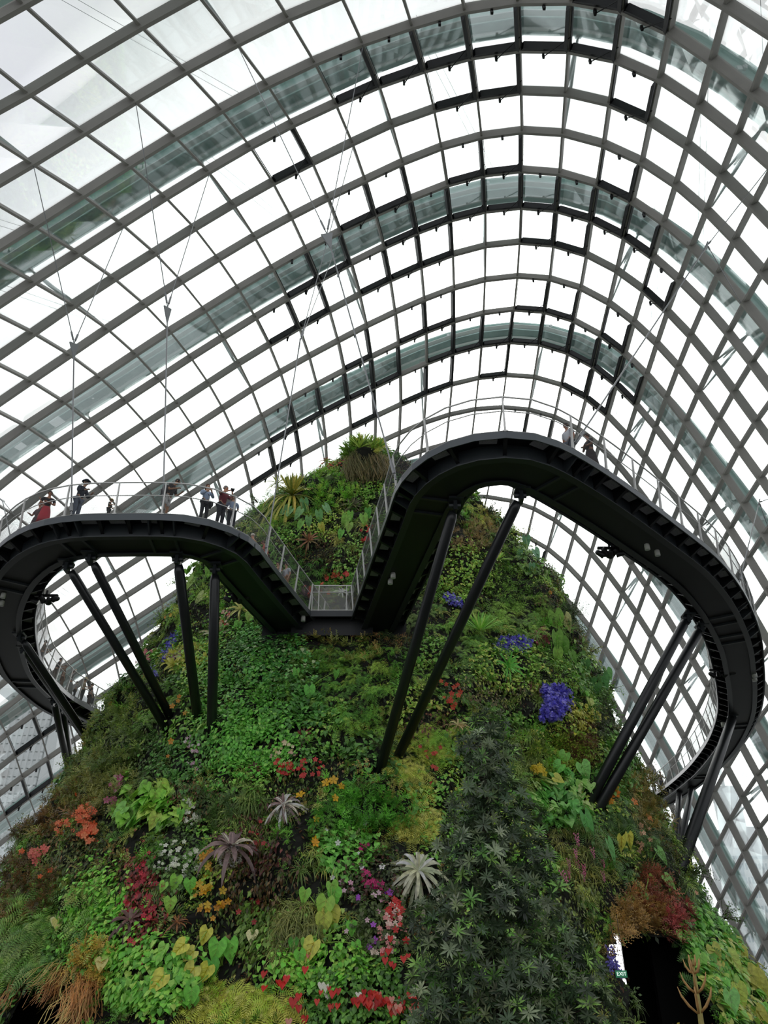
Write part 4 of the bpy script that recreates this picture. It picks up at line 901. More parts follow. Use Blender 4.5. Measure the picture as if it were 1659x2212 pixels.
# ------------------------------------------------------------------ under-storey over the whole slope
GREENS = dict(deep=['1c2c14', '22351a', '18250f', '2a3a1c'], mid=['33561f', '3c6424', '2b4a1c', '48702c'], bright=['5f9a2c', '6fae36', '548a2a', '82bb3f'], lime=['9cc83a', 'a9cf45', '86b834'],
              olive=['5b5e2a', '6b6a30', '4b4d24', '77743a'], blue=['3b5f50', '4b7363', '2e4c40', '6f9384'], brown=['4a3822', '5d4a2c', '3a2c1c'], plum=['3b2326', '4a2b2e', '2a1a1c'])
def base(name, label, kind, n, size, cols, seed, **kw):
    r = np.random.default_rng(seed); P, Nn = area_points(int(n*(NM.get(kind, 1)**.8)), r, front)
    # clumps: keep points where a noise field allows
    V, F, T = scatter(kind, P, Nn, size, cols, r, **kw)
    o = mobj(name, V, F, leafm, None, col=T); tag(o, label, 'plants', kind='stuff'); return o
base('undergrowth', 'dark small leaved undergrowth covering the whole mountain between the plants', 'kite', 46000, 0.30, GREENS['deep']+['2f4419', '33481f', '3b2a1c', '274018'], 1, jit=0.55, out=0.05)  # deep greens carry the shade between plants in the leaf colour
base('leafy_cover', 'mixed mid green twiggy cover growing all over the mountain', 'bush', 1900, 0.66, ['3d5f24', '4a6e2b', '2f4a1f', '55702f', '5f6a35', '6b7f33', '35502a'], 2, jit=0.35, cvar=0.3)
base('grassy_tufts', 'thin arching grassy tufts scattered over the mountain', 'grass', 420, 0.62, ['55722d', '6c8438', '46602a', '7b7a3c', '4e6f3a'], 3, jit=0.3)
base('small_ferns', 'small ferns dotted through the cover all over the mountain', 'fern', 330, 0.55, ['4c7a26', '5d8f30', '3f6824', '6f9a3c'], 4, jit=0.3)

# ------------------------------------------------------------------ planting patches: (centre and half size in the photo, kind, number, size, colours)
PATCH = [
 # x, y, rx, ry, kind, n, size, colours, name, label
 (510, 1500, 70, 130, 'leaf', 1500, .20, ['3f7f2e', '4a8c36', '35702a', '5a9a42'], 'heart_leaved_creeper', 'dense green heart-leaved creeper right of the fourth strut'),
 (560, 1610, 75, 70, 'leaf', 900, .20, ['458a2f', '54993a', '3a7828'], 'heart_leaved_creeper', 'bright heart-leaved creeper above the red flowering begonias'),
 (590, 1420, 70, 60, 'leaf', 620, .24, ['3a7a38', '4b8a4a', '2f6430', '6ea06a'], 'shade_creeper', 'blue-green creeper just below the left side of the walkway notch'),
 (430, 1450, 40, 60, 'leaf', 420, .19, ['548a2f', '6a9d3a'], 'pale_creeper', 'light green creeper between the third and fourth struts'),
 (700, 1480, 90, 60, 'fern', 60, .55, ['3c6f26', '4a8030', '356222', '5c9034'], 'shade_fern_bank', 'dark fern bank under the middle of the walkway notch'),
 (790, 1490, 80, 90, 'fern', 65, .6, ['3f7426', '55882e', '6a9d34'], 'hanging_fern_bank', 'fern bank left of the long slanting strut pair'),
 (640, 1530, 60, 45, 'leaf', 300, .26, ['2f5f2a', '3c7032'], 'large_leaved_creeper', 'mid green climbing leaves below the notch centre'),
 (885, 1650, 30, 70, 'fern', 40, .62, ['8cb23a', '9bbb45', '7aa336'], 'yellow_fern_curtain', 'yellow-green hanging ferns around the foot of the long strut pair'),
 (950, 1610, 40, 50, 'fern', 42, .58, ['74a534', '8ab63e', '62942e'], 'bright_fern_curtain', 'bright ferns between the strut feet and the dark tree'),
 (905, 1790, 40, 30, 'fern', 26, .6, ['8f9d3a', '7c8f36', 'a3a648'], 'olive_fern', 'yellowish olive ferns above the big silver bromeliad'),
 (790, 1760, 75, 50, 'fine', 170, .42, ['3c7a22', '4a8a2a', '2f671c'], 'selaginella_mat', 'dense feathery green mat right of the yellow star flowers'),
 (720, 1760, 40, 70, 'fern', 20, .45, ['3f7a28', '4f8c30'], 'green_fern_mat', 'green ferns below the yellow star flowers'),
 (535, 1780, 50, 70, 'grass', 120, .75, ['43602a', '53703a', '38522a', '647a42'], 'long_leaved_grass', 'drooping long grass left of the silver bromeliad with a basket'),
 (540, 1830, 60, 60, 'kite', 500, .26, ['3f2428', '4c2c2e', '2b1b1c', '35401f'], 'plum_leaved_plant', 'dark plum narrow leaves left of the silver bromeliad'),
 (560, 1900, 60, 70, 'kite', 420, .24, ['352a1a', '463a22', '2a3018'], 'brown_leaved_plant', 'dark brown-green leaves right of the purple bromeliad'),
 (630, 2020, 45, 60, 'grass', 120, .62, ['5b6b3a', '6c7a48', '47572e'], 'fine_grass_bank', 'fine grey-green grass left of the big yellow-green leaves'),
 (555, 2010, 30, 60, 'kite', 260, .30, ['3a5a24', '48682c'], 'narrow_leaved_plant', 'narrow green leaves between the yellow leaves and the grass bank'),
 (380, 1850, 45, 60, 'leaf', 280, .15, ['2d4a22', '3a5a2a'], 'white_flower_bed', 'dark bed carrying the small white flowers'),
 (310, 1960, 38, 90, 'kite', 560, .24, ['5e2a2a', '6f3230', '472022', '384020'], 'red_leaved_strip', 'strip of dark red leaves running down left of the white flowers'),
 (130, 1980, 110, 70, 'fern', 95, .75, ['47702e', '587f38', '3c6228', '6f8c48'], 'big_fern_bank', 'big soft ferns on the lower left flank'),
 (60, 2050, 70, 80, 'fern', 60, .8, ['3f6a2a', '4f7a34', '627f46'], 'lower_fern_bank', 'long ferns at the left frame edge above the hollow'),
 (220, 1990, 70, 90, 'leaf', 650, .20, ['4f9a2a', '61aa34', '438525'], 'bright_leafy_bank', 'bright leafy bank left of the red strip'),
 (330, 2120, 80, 70, 'leaf', 520, .26, ['4f9230', '62a23a', '3f7c28'], 'broad_leafy_bank', 'fresh green broad leaves below the dark bromeliad on the left'),
 (170, 1850, 90, 50, 'kite', 560, .24, ['33431f', '42522a', '27351a', '564a2a'], 'dark_leafy_bank', 'dark leafy bank beneath the orange rhododendrons'),
 (100, 1770, 80, 45, 'fine', 180, .5, ['4a3a22', '5e4c2c', '3e3a20', '5b5a2c'], 'brown_twiggy_bank', 'brown twiggy growth along the left shoulder'),
 (220, 1700, 60, 50, 'fine', 200, .5, ['5f6c3a', '6e7a45', '4b5a2e'], 'olive_twiggy_bank', 'olive twiggy growth below the distant thin struts'),
 (250, 1600, 45, 90, 'fine', 260, .48, ['3f5a2a', '4f6a34', '5f7840'], 'feathery_bank', 'feathery green growth right of the close strut pair foot'),
 (300, 1640, 70, 50, 'kite', 620, .2, ['34482a', '425a34', '2a3c22'], 'grey_green_bank', 'grey-green leaves below the feet of the first two struts'),
 (240, 1545, 30, 45, 'bush', 60, .5, ['5a7a34', '6d8a40'], 'shoulder_bush', 'light bushy growth where the left arm meets the slope'),
 (400, 1650, 60, 45, 'leaf', 360, .18, ['2c5a26', '38682e', '467a38'], 'low_creeper', 'small dark creeper below the third strut foot'),
 (330, 1740, 70, 40, 'broad', 34, .62, ['4f8a2e', '5f9a38', '72ab42'], 'broad_leaved_clump', 'broad bright leaves left of the white flowers'),
 (430, 1740, 50, 40, 'kite', 300, .18, ['4a3628', '5a4634', '2e3a20'], 'bronze_ground_cover', 'bronze small leaves above the white flowers'),
 (440, 1330, 45, 60, 'bush', 70, .5, ['5f8a30', '729c3a', '4d7428'], 'sunny_bush_bank', 'light green bushes left of the fourth strut near its top'),
 (390, 1290, 22, 45, 'bush', 40, .5, ['5a7a30', '7c8a3a'], 'yellow_green_edge_bush', 'yellow-green bushes on the left skyline behind the third strut'),
 (400, 1430, 35, 22, 'strap', 26, .7, ['93bc3c', 'a5c84a', '82ac36'], 'birds_nest_fern', 'lime green strap leaves between the second and third struts'),
 (440, 1415, 25, 25, 'strap', 14, .6, ['86b436', '9ac244'], 'lime_strap_leaves', 'bright strap leaves just right of the third strut'),
 (660, 1060, 75, 50, 'bush', 120, .55, ['4c8a28', '5f9c32', '3f7622'], 'summit_bush_bank', 'bright green bushes on the summit above the big strap leaved plant'),
 (720, 1060, 50, 35, 'fine', 110, .5, ['5fa52c', '6fb436', '4d8c26'], 'summit_fern_mat', 'vivid feathery green just below the summit bush'),
 (590, 1080, 30, 30, 'bush', 40, .5, ['3f6a2a', '56803a'], 'left_summit_bush', 'dark bushes on the summit left edge'),
 (575, 1130, 28, 40, 'fine', 80, .5, ['5f8f38', '74a146'], 'left_summit_ferns', 'light feathery growth seen through the railing left of the notch'),
 (700, 1210, 70, 40, 'bush', 110, .42, ['3a3a24', '4b4630', '5b5a3a', '2e4a22'], 'brown_shrub_bank', 'brownish small leaved shrubs in the notch'),
 (710, 1250, 60, 30, 'grass', 50, .5, ['3f7a2c', '528c38'], 'notch_grass', 'green grassy leaves above the gate'),
 (760, 1230, 30, 50, 'leaf', 160, .2, ['4f7f34', '60903e'], 'notch_creeper', 'green small leaves beside the right railing in the notch'),
 (720, 1295, 45, 25, 'bush', 50, .4, ['4a6a30', '5d7f3c'], 'gate_bush_bank', 'leafy bushes right behind the gate'),
 (1045, 1100, 35, 35, 'fern', 30, .6, ['8fb234', 'a0c03e', '7ba02e'], 'lime_summit_fern', 'lime ferns in the gap of the right bend'),
 (1030, 1160, 45, 30, 'fine', 120, .45, ['6f6a4c', '7d7858', '5f5c3e'], 'grey_brown_shrub', 'grey-brown shrub inside the right bend'),
 (1090, 1190, 50, 50, 'bush', 90, .5, ['4f7a2c', '638c36', '3d6524'], 'right_upper_bush', 'green bushes right of the long slanting struts near the top'),
 (1000, 1240, 60, 50, 'leaf', 450, .2, ['5f9030', '74a23a', '4d7a28'], 'sunny_creeper', 'yellow-green creeper between the two long struts'),
 (1150, 1200, 30, 40, 'leaf', 120, .3, ['4a6f3c', '5d8048', '3a5a30'], 'right_edge_leaves', 'large dark leaves on the right skyline below the right bend'),
 (1100, 1270, 80, 50, 'bush', 150, .5, ['4c7a2e', '5b8a38', '3e6826', '6a9040'], 'right_slope_bush', 'mixed green bushes on the upper right slope'),
 (1230, 1320, 45, 50, 'bush', 110, .55, ['33502c', '425f36', '2a4424'], 'small_leaved_tree_growth', 'dark small leaved shrub leaning out on the right skyline'),
 (1130, 1330, 60, 40, 'fern', 40, .6, ['4f7a30', '628c3a'], 'right_fern_bank', 'ferns above the purple flowers on the right slope'),
 (1100, 1450, 80, 45, 'leaf', 520, .2, ['558a2c', '6a9c36', '7fae3c'], 'yellow_green_creeper', 'yellow-green creeper below the large purple cushion'),
 (1000, 1420, 50, 50, 'fern', 36, .6, ['3f6a2a', '528034'], 'mid_fern_bank', 'ferns right of the lower part of the long struts'),
 (1060, 1500, 70, 30, 'kite', 420, .22, ['4a4430', '3a4628', '5e6a34'], 'mottled_bank', 'mottled brown-green leaves above the dark tree top'),
 (1210, 1620, 55, 45, 'moss', 260, .5, ['6f9a36', '7fa842', '5d852e'], 'moss_hummock', 'rounded soft green hummock right of the dark tree top'),
 (1250, 1600, 30, 55, 'moss', 200, .5, ['4a3a2c', '5a4636', '3c3224'], 'brown_hummock', 'rounded dark brown mound beside the soft green hummock'),
 (1300, 1560, 30, 50, 'bush', 90, .5, ['2a3a24', '34462c', '3d5232'], 'dark_edge_bush', 'blackish green bushes right of the lime yellow plant'),
 (1258, 1553, 24, 20, 'leaf', 230, .2, ['b4cc28', 'c4d834', 'a2bc24'], 'lime_yellow_plant', 'lime yellow leafy plant on the right slope'),
 (1230, 1540, 20, 20, 'leaf', 60, .2, ['86a838', '9ab842'], 'pale_lime_leaves', 'pale lime leaves left of the lime yellow plant'),
 (1190, 1470, 40, 40, 'bush', 60, .5, ['5a7f34', '4a6a2c'], 'upper_right_bush', 'green bushes above the hanging purple flower cushion'),
 (1290, 1450, 40, 50, 'leaf', 200, .33, ['3c6630', '4c783a', '5f8c46'], 'right_skyline_leaves', 'large green leaves along the right skyline'),
 (1310, 1420, 35, 25, 'leaf', 130, .26, ['6f9434', '86a63e'], 'golden_edge_leaves', 'golden green leaves on the right skyline above the orange lantern flower'),
 (1210, 1740, 60, 50, 'broad', 44, .62, ['3f7a3a', '528c48', '6ba35a'], 'broad_right_clump', 'broad green leaves right of the dark tree'),
 (1140, 1640, 40, 50, 'grass', 70, .6, ['4c6a30', '5f7a3a'], 'right_grass', 'thin grass right of the dark tree top'),
 (1340, 1640, 40, 60, 'leaf', 260, .28, ['4a7a3a', '5b8c46', '3a6630'], 'arm_end_leaves', 'mid green leaves between the slanting strut pair and the skyline'),
 (1400, 1730, 45, 60, 'fine', 260, .5, ['5f5c30', '706c3a', '4c5a2c'], 'olive_right_shrub', 'olive twiggy growth where the right arm passes behind the slope'),
 (1340, 1800, 70, 60, 'fern', 70, .65, ['3a6030', '4c7238', '2f5028'], 'right_dark_fern', 'dark ferns below the slanting strut pair'),
 (1260, 1850, 60, 60, 'grass', 90, .6, ['4a5a2c', '5c6c36', '6f7a3e'], 'orchid_leaf_bank', 'arching leaves around the pink hanging orchids'),
 (1420, 1880, 70, 60, 'bush', 150, .5, ['2f4422', '3c5229', '26381c'], 'lower_right_bush', 'dark bushy growth on the lower right flank'),
 (1370, 2010, 45, 50, 'fine', 260, .55, ['6a5a30', '7b6a3a', '5c4e2c'], 'golden_brown_shrub', 'hanging golden brown shrub above the dark cave mouth'),
 (1400, 1940, 35, 45, 'fine', 150, .5, ['6a4034', '764a3c', '563428'], 'russet_shrub', 'russet pink shrub above the golden brown shrub'),
 (1455, 2000, 25, 35, 'fine', 120, .45, ['6a3434', '784044', '54302e'], 'crimson_shrub', 'crimson tinted shrub right of the golden brown shrub'),
 (1530, 2040, 60, 70, 'leaf', 420, .36, ['4a8a34', '5c9c40', '3a742a'], 'cave_side_leaves', 'large fresh leaves right of the dark cave mouth'),
 (1570, 2120, 60, 80, 'leaf', 380, .4, ['62a03a', '7ab048', '4a8a30', '9cc04a'], 'lower_corner_leaves', 'large yellow-green leaves in the lower right corner'),
 (1500, 1960, 45, 40, 'fern', 40, .7, ['32582a', '446a34'], 'flank_ferns', 'dark ferns on the right skyline above the large leaves'),
 (1500, 2110, 24, 60, 'fern', 30, .7, ['2f5a2a', '3e6c34'], 'cave_ferns', 'long ferns hanging right of the dark cave mouth'),
 (1220, 1960, 50, 70, 'kite', 300, .22, ['4a5f30', '5a7038', '3a4c26'], 'middle_right_cover', 'green leaves right of the dark tree middle'),
 (780, 2150, 100, 60, 'leaf', 620, .2, ['3a6a28', '487a30', '2d5620'], 'anthurium_bed', 'dark green bed under the red anthuriums at the bottom'),
 (700, 2100, 90, 40, 'leaf', 360, .2, ['4f9a2c', '62aa38'], 'fresh_green_bed', 'fresh green leaves above the bottom anthuriums'),
 (800, 1900, 60, 50, 'leaf', 420, .14, ['1f3018', '2a3a20', '3a2a26'], 'balsam_bed', 'dark bed carrying the magenta and white balsams'),
 (830, 2010, 45, 80, 'leaf', 420, .16, ['2a3c20', '38492a', '334a22'], 'begonia_bed', 'dark bed carrying the pink and red begonias left of the dark tree'),
 (750, 1850, 60, 40, 'leaf', 260, .24, ['3f7a30', '4f8c3a'], 'mid_green_bed', 'mid green leaves above the magenta balsams'),
 (480, 2180, 70, 34, 'fern', 34, .75, ['93c038', 'a5cc46', '7fb030'], 'lime_fern_bank', 'lime ferns at the bottom edge left of the anthuriums'),
 (560, 2190, 60, 30, 'fern', 26, .75, ['9cc23c', '86b434'], 'lime_fern_tufts', 'lime ferns at the bottom edge nearest the red anthuriums'),
 (480, 1760, 40, 30, 'fine', 80, .45, ['2f4a26', '3c5a30'], 'dark_feathery_patch', 'dark feathery patch above the long grass'),
 (150, 2140, 55, 40, 'root', 70, 1.0, ['7a5c34', '8f6c3c', '6a4e2c', '9a7a4a'], 'hanging_roots', 'brown fibrous roots hanging over the lower left hollow'),
 (215, 2080, 30, 30, 'fine', 60, .5, ['8a7c34', '7a6f30'], 'straw_tufts', 'straw coloured tufts right of the hanging roots'),
 (55, 1930, 55, 60, 'fine', 120, .55, ['4a3e24', '5b4c2c', '3c3a20'], 'left_edge_brown', 'brownish growth on the left frame edge'),
 (805, 1125, 15, 60, 'grass', 20, .6, ['4a6a34', '5c7f40'], 'railing_side_grass', 'thin leaves behind the right railing of the notch'),
]

# patchwork of planting beds filling everything between the named patches
COMBO = [('leaf', 42, .20, ['4a8030', '5a923a', '3d6f28', '6aa044'], 'leafy_beds', 'mid green rounded leaf beds filling gaps across the mountain'),
 ('leaf', 34, .25, ['2f5a26', '3b6a30', '27491f', '4a7a3c'], 'dark_leafy_beds', 'darker larger leaved beds filling gaps across the mountain'),
 ('leaf', 46, .17, ['6f9c38', '83ae42', '5c8a30'], 'yellowish_beds', 'yellowish green fine leaved beds across the mountain'),
 ('fern', 2.6, .66, ['4a7d2c', '5e9436', '3c6824', '76a440'], 'fern_beds', 'green fern beds across the mountain'),
 ('fern', 2.6, .68, ['4c6a38', '5f7f48', '3a5630'], 'grey_fern_beds', 'greyish green fern beds across the mountain'),
 ('bush', 5.5, .55, ['4a6f2e', '5d8438', '3a5a26', '6e7f3a'], 'bushy_beds', 'bushy small leaved beds across the mountain'),
 ('bush', 5.5, .5, ['4f4a2a', '5f5a34', '3a4426', '6a5434'], 'bronze_beds', 'bronze and brown bushy beds across the mountain'),
 ('fine', 5.5, .5, ['5a6a34', '6b7a40', '4a5a2c', '74703c'], 'twiggy_beds', 'olive feathery beds across the mountain'),
 ('fine', 5.5, .5, ['3f7428', '4f8a30', '335f20'], 'feathery_beds', 'fresh green feathery beds across the mountain'),
 ('grass', 3.6, .7, ['4f6c34', '607f40', '3f582a', '7a8444'], 'grassy_beds', 'long grassy beds across the mountain'),
 ('kite', 46, .22, ['3f5a2a', '4c6a34', '2f4620', '5a5232'], 'narrow_leaved_beds', 'narrow leaved dark beds across the mountain'),
 ('kite', 46, .2, ['463028', '56392e', '34281e', '3e4a28'], 'reddish_beds', 'reddish brown narrow leaved beds across the mountain'),
 ('broad', 1.6, .55, ['4a8034', '5f9a42', '3a6a2c', '7aa850'], 'broad_leaved_beds', 'broad leaved clumps filling gaps across the mountain')]
_r = np.random.default_rng(77)
CS, _ = area_points(420, _r, front)
CK = _r.choice(len(COMBO), size=len(CS), p=np.array([13, 9, 9, 13, 8, 10, 5, 8, 8, 7, 6, 3, 4])/103.0)
_A = float((far_*front).sum())
_anch = [(p[0], p[1], p[2]*1.0, p[3]*1.0) for p in PATCH]
for ci, (kind, dens, size, cols, nm, label) in enumerate(COMBO):
    P, Nn = area_points(int(_A*dens*NM.get(kind, 1)), _r, front)
    w = P+_r.normal(size=P.shape)*0.12+np.stack([np.sin(P[:, 2]*2.1), np.cos(P[:, 0]*1.7), np.sin(P[:, 0]*1.9)], -1)*0.3
    near = np.zeros(len(P), int)
    for a in range(0, len(P), 8000):
        q = w[a:a+8000]; near[a:a+8000] = ((q[:, None]-CS[None])**2).sum(-1).argmin(1)
    ok = CK[near] == ci
    # leave the named patches to their own plants
    pr = proj(P); inside = np.zeros(len(P), bool)
    for x, y, rx, ry in _anch:
        inside |= ((pr[:, 0]-x)/rx)**2+((pr[:, 1]-y)/ry)**2 < 0.4
    ok &= ~(inside & (P[:, 1] < 44))
    P, Nn = P[ok], Nn[ok]
    P = P+Nn*_r.uniform(0, 1, (len(P), 1))*(0.2 if kind in ('leaf', 'kite') else 0.08)
    V, F, T = scatter(kind, P, Nn, size, cols, _r, jit={'leaf': .4, 'kite': .5}.get(kind, .3), out=0.14 if kind in ('leaf', 'kite') else 0.05, lift=0.15 if kind in ('leaf', 'kite') else 0.35, cvar=0.28)
    tag(mobj(nm, V, F, leafm, None, col=T), label, 'plants', kind='stuff')
def ell(x, y, rx, ry, n, r, soft=.1):
    a = r.uniform(0, 2*pi, n); q = np.sqrt(r.random(n))*(1+np.abs(r.normal(size=n))*soft*(1+.5*np.sin(a*3+x)))
    return x+rx*q*np.cos(a), y+ry*q*np.sin(a)
seen_lab = set()
for i, (x, y, rx, ry, kind, n, size, cols, nm, label) in enumerate(PATCH):
    r = np.random.default_rng(100+i); P, Nn = ray_points(*ell(x, y, rx, ry, int(n*NM.get(kind, 1)), r, .3))
    if len(P) < 3: print('EMPTY PATCH', label); continue
    jit = {'leaf': .38, 'kite': .5}.get(kind, .28); out = {'leaf': .22, 'kite': .18, 'moss': .1, 'bush': .1, 'fine': .08}.get(kind, 0.05)
    Pj = P+Nn*r.uniform(0, 1, (len(P), 1))*(0.22 if kind in ('leaf', 'kite') else 0.1)
    V, F, T = scatter(kind, Pj, Nn, size, cols, r, jit=jit, out=out, lift=0.15 if kind in ('leaf', 'kite') else 0.35)
    assert label not in seen_lab, label
    seen_lab.add(label)
    tag(mobj(nm, V, F, leafm, None, col=T), label, 'plants', kind='stuff')
# ------------------------------------------------------------------ specimen plants, each a thing with its leaves as parts
def frame_at(px, py, out=0.15, up=0.5, y=None):
    h = hit(px, py)
    if h is None or y is not None:
        p = at_y(px, py, y or 44); n = Vector((0, -1, 0.4)).normalized()
    else: p, n = h
    p = p+n*out
    z = (n*.6+(EYE-p).normalized()*.5+Vector((0, 0, up))).normalized(); x = (Vector((0, 0, 1))-z*z.z).normalized(); yv = z.cross(x)
    return p, np.array([tuple(x), tuple(yv), tuple(z)]).T
def leaf_obj(name, V, F, R, s, col, parent, smooth=True, base=None):
    V = (R @ (np.asarray(V)*s).T).T
    c = np.tile(np.array(lin(col))*rnd.uniform(.85, 1.15), (len(V), 1))
    if base is not None:
        c[:] = c
    return mobj(name, V, np.array(F) if not isinstance(F, np.ndarray) else F, leafm, parent, col=c, smooth=smooth)
def rosette(px, py, size, cols, label, nm='bromeliad', cat='bromeliad', nl=34, wid=.075, rise=.9, droop=.75, tiers=3, up=.25, out=.3, basket=None, core=None, y=None):
    p, R = frame_at(px, py, out, up, y)
    e = empty(nm, tuple(p)); tag(e, label, cat)
    for i in range(nl):
        tier = i % tiers; yaw = i*2.399+rnd.uniform(-.12, .12); L = (0.60+0.40*tier/max(tiers-1, 1))*rnd.uniform(.92, 1.06)
        A = arc(L, rise*(1.15-0.45*tier), droop*(0.6+0.3*tier), 7, yaw, 0.75+0.2*tier); A[:, 0] -= np.linspace(0, 1, 7)**2*0.18*L
        V, F = strip(A, np.array([0.6, .9, 1, 1.0, 0.85, 0.55, 0.03])*wid, Z3, 0.35)
        leaf_obj('leaf', V, F, R, size, rnd.choice(cols), e)
    if basket:
        b = MB(); Mx = Matrix(R.tolist())
        b.lathe([(0.05, -0.55), (0.22, -0.5), (0.30, -0.3), (0.26, -0.1), (0.12, 0.0)], 12, M=Mx)
        b.build('root_ball', mat('root_ball_brown', '6b5a44', .95, noise=.4, nscale=9, bump=.5), e, smooth=True).scale = (size, size, size)
        r = np.random.default_rng(int(px)); n = 120
        dP = unit(r.normal(size=(n, 3)))*0.33*size; dP[:, 2] -= 0.3*size
        V, F, T = scatter('moss', dP, unit(dP), .16*size, [basket], r)
        tag(mobj('trailing_tuft', V, F, leafm, e, col=T), kind='stuff')
    return e
rosette(497, 1862, .95, ['564e56', '665e66', '8a908e', '463e44'], 'large purple and silver bromeliad left of centre with pale basket beneath', wid=.075, nl=30, up=1.0, basket='c9bf98', out=.6)
rosette(627, 1762, .78, ['4b4247', '8f9a98', 'a7b0ac', '5c5054'], 'silver bromeliad with dark heart hanging over a cream flower basket', wid=.05, nl=38, droop=1.0, basket='c6bd92', out=.45)
rosette(893, 1903, 1.05, ['8a9c8c', 'a8b29a', '6f8274', 'b5b58a'], 'biggest silvery bromeliad left of the dark tree', wid=.045, nl=60, tiers=5, out=.5)
rosette(663, 1592, .48, ['4a2226', '5a2a2c', '3a2022'], 'small dark red bromeliad above the red begonias', wid=.07, nl=18, basket='9a958c')
rosette(552, 1678, .52, ['3c1f24', '4c262a', '32201f'], 'dark red bromeliad above a pale flower basket beside the creeper', wid=.07, nl=18, basket='b7b48c')
rosette(285, 2008, .66, ['3b2c30', '4b3a3c', '5c5254'], 'dark bromeliad on a grey root ball at the lower left', wid=.075, nl=22, basket='8a8784')
rosette(385, 2012, .42, ['4a3322', '6a4a2a'], 'brown bromeliad on a small dark ball above the yellow leaves', wid=.05, nl=16, basket='5a5652')
rosette(478, 1372, .95, ['7d8270', '8f9280', '5f6450', 'a08a6a'], 'grey agave like rosette left of the fourth strut', 'agave', 'agave', nl=26, wid=.055, rise=1.1, droop=.4)
rosette(527, 1325, .8, ['7f8a4c', 'a59c62', '6a7540'], 'striped yellow green rosette just under the left arm of the walkway', 'agave', 'agave', nl=24, wid=.05, rise=1.0, droop=.5)
rosette(763, 1100, 1.05, ['2c3326', '3a4030', '4a5038'], 'dark cycad like rosette behind the right railing of the notch', 'cycad', 'cycad', nl=34, wid=.035, rise=.9, droop=.8, tiers=3)
rosette(1033, 1372, 1.25, ['5f9a3c', '74ac4a', '4c8430'], 'bright green fan palm right of the long struts', 'fan_palm', 'palm', nl=34, wid=.035, rise=1.2, droop=.35, tiers=2, up=1.2)
rosette(1085, 1440, .8, ['3f8a34', '52a040'], 'green fan palm below the large purple flower cushion', 'fan_palm', 'palm', nl=20, wid=.05, rise=.9, droop=.4, tiers=2)
rosette(1065, 1215, .85, ['5f9a34', '74ae40', '8ab648'], 'yellow green strap leaved plant beside the long strut near its top', 'strap_plant', 'plant', nl=22, wid=.04, rise=1.2, droop=.5, tiers=2, up=1.0)
rosette(662, 1302, .7, ['4b3f52', '5d4e62', '3c3444'], 'purple spiky plant at the left foot of the gate', 'purple_dracaena', 'dracaena', nl=28, wid=.03, rise=1.4, droop=.3, tiers=2, up=1.6)
rosette(706, 1004, .6, ['5a3a30', '6c4a3a', '4a4434'], 'reddish bromeliad on the skyline left of the summit bush', nl=18, wid=.06)
rosette(668, 1172, .75, ['6a4a3a', '7a5a48', '54503a'], 'brownish bromeliad below the long green leaves in the notch', nl=20, wid=.05, rise=1.2, droop=.5)
rosette(735, 1290, .45, ['8fa3a0', 'a0b0aa'], 'small pale rosette behind the gate', nl=14, wid=.07)
rosette(600, 1052, .9, ['6a7a3c', '7d8c48', '59682e'], 'strappy rosette on the left summit edge', 'strap_plant', 'plant', nl=24, wid=.035, rise=1.2, droop=.6)
# big yellow green strap plant on the left of the summit
rosette(632, 1080, 1.75, ['968c40', '6f7a38', '566a30', '9a9048', '4c6230'], 'large yellow striped strap leaved plant on the summit left side', 'flax_plant', 'plant', nl=130, wid=.04, rise=1.5, droop=.75, tiers=4, up=1.3)
rosette(1150, 1378, .6, ['5f8a4c', '4f7a40'], 'arching strap plant hanging over the large purple cushion', 'strap_plant', 'plant', nl=26, wid=.02, rise=.8, droop=1.4)
rosette(1000, 1300, .5, ['5c8a34', '6f9c3e'], 'small green rosette between the long struts', 'strap_plant', 'plant', nl=16, wid=.05)
rosette(985, 1582, .8, ['8a8060', '6a6448', 'a09a6c'], 'withered grey brown fern fronds beside the dark tree top', 'withered_fern', 'fern', nl=16, wid=.04, rise=.6, droop=1.2)

# hanging mass on the summit
def summit_mass():
    p = at_y(790, 985, 39.2)
    e = empty('summit_bush', tuple(p)); tag(e, 'huge spiky leaved epiphyte with hanging roots crowning the summit', 'plant')
    r = np.random.default_rng(3)
    n = 44; D = unit(r.normal(size=(n, 3))*[1, .8, .6]+[0, -.2, .7]); 
    V, F, T = scatter('palm', D*[1.1, .8, .7], D, .95, ['4f7a30', '6a9038', '3f6428', '8a9440', '55743a'], r, jit=.3)
    tag(mobj('spiky_leaves', V, F, leafm, e, col=T), kind='stuff')
    n = 60; Pp = np.stack([r.uniform(-1.0, 1.1, n), r.uniform(-.6, .5, n), r.uniform(-.9, -.1, n)], -1)
    V, F, T = scatter('root', Pp, np.tile([0, -1., .1], (n, 1)), 1.45, ['4c5034', '5a5a3c', '646044', '3c4429'], r, jit=.2, lift=0)
    tag(mobj('hanging_roots', V, F, leafm, e, col=T), kind='stuff')
    n = 330; D = unit(r.normal(size=(n, 3)))
    V, F, T = scatter('bush', D*[.95, .7, .8]-[0, -0.2, .25], D, .5, ['3f5a2a', '51703a', '5f6a3c', '44503a'], r, jit=.4)
    tag(mobj('core_leaves', V, F, leafm, e, col=T), kind='stuff')
    b = MB(); b.lathe([(0.05, -1.0), (0.6, -.8), (.85, -.3), (.7, .2), (.1, .45)], 14); b.build('core', rock_m, e, smooth=True)
summit_mass()

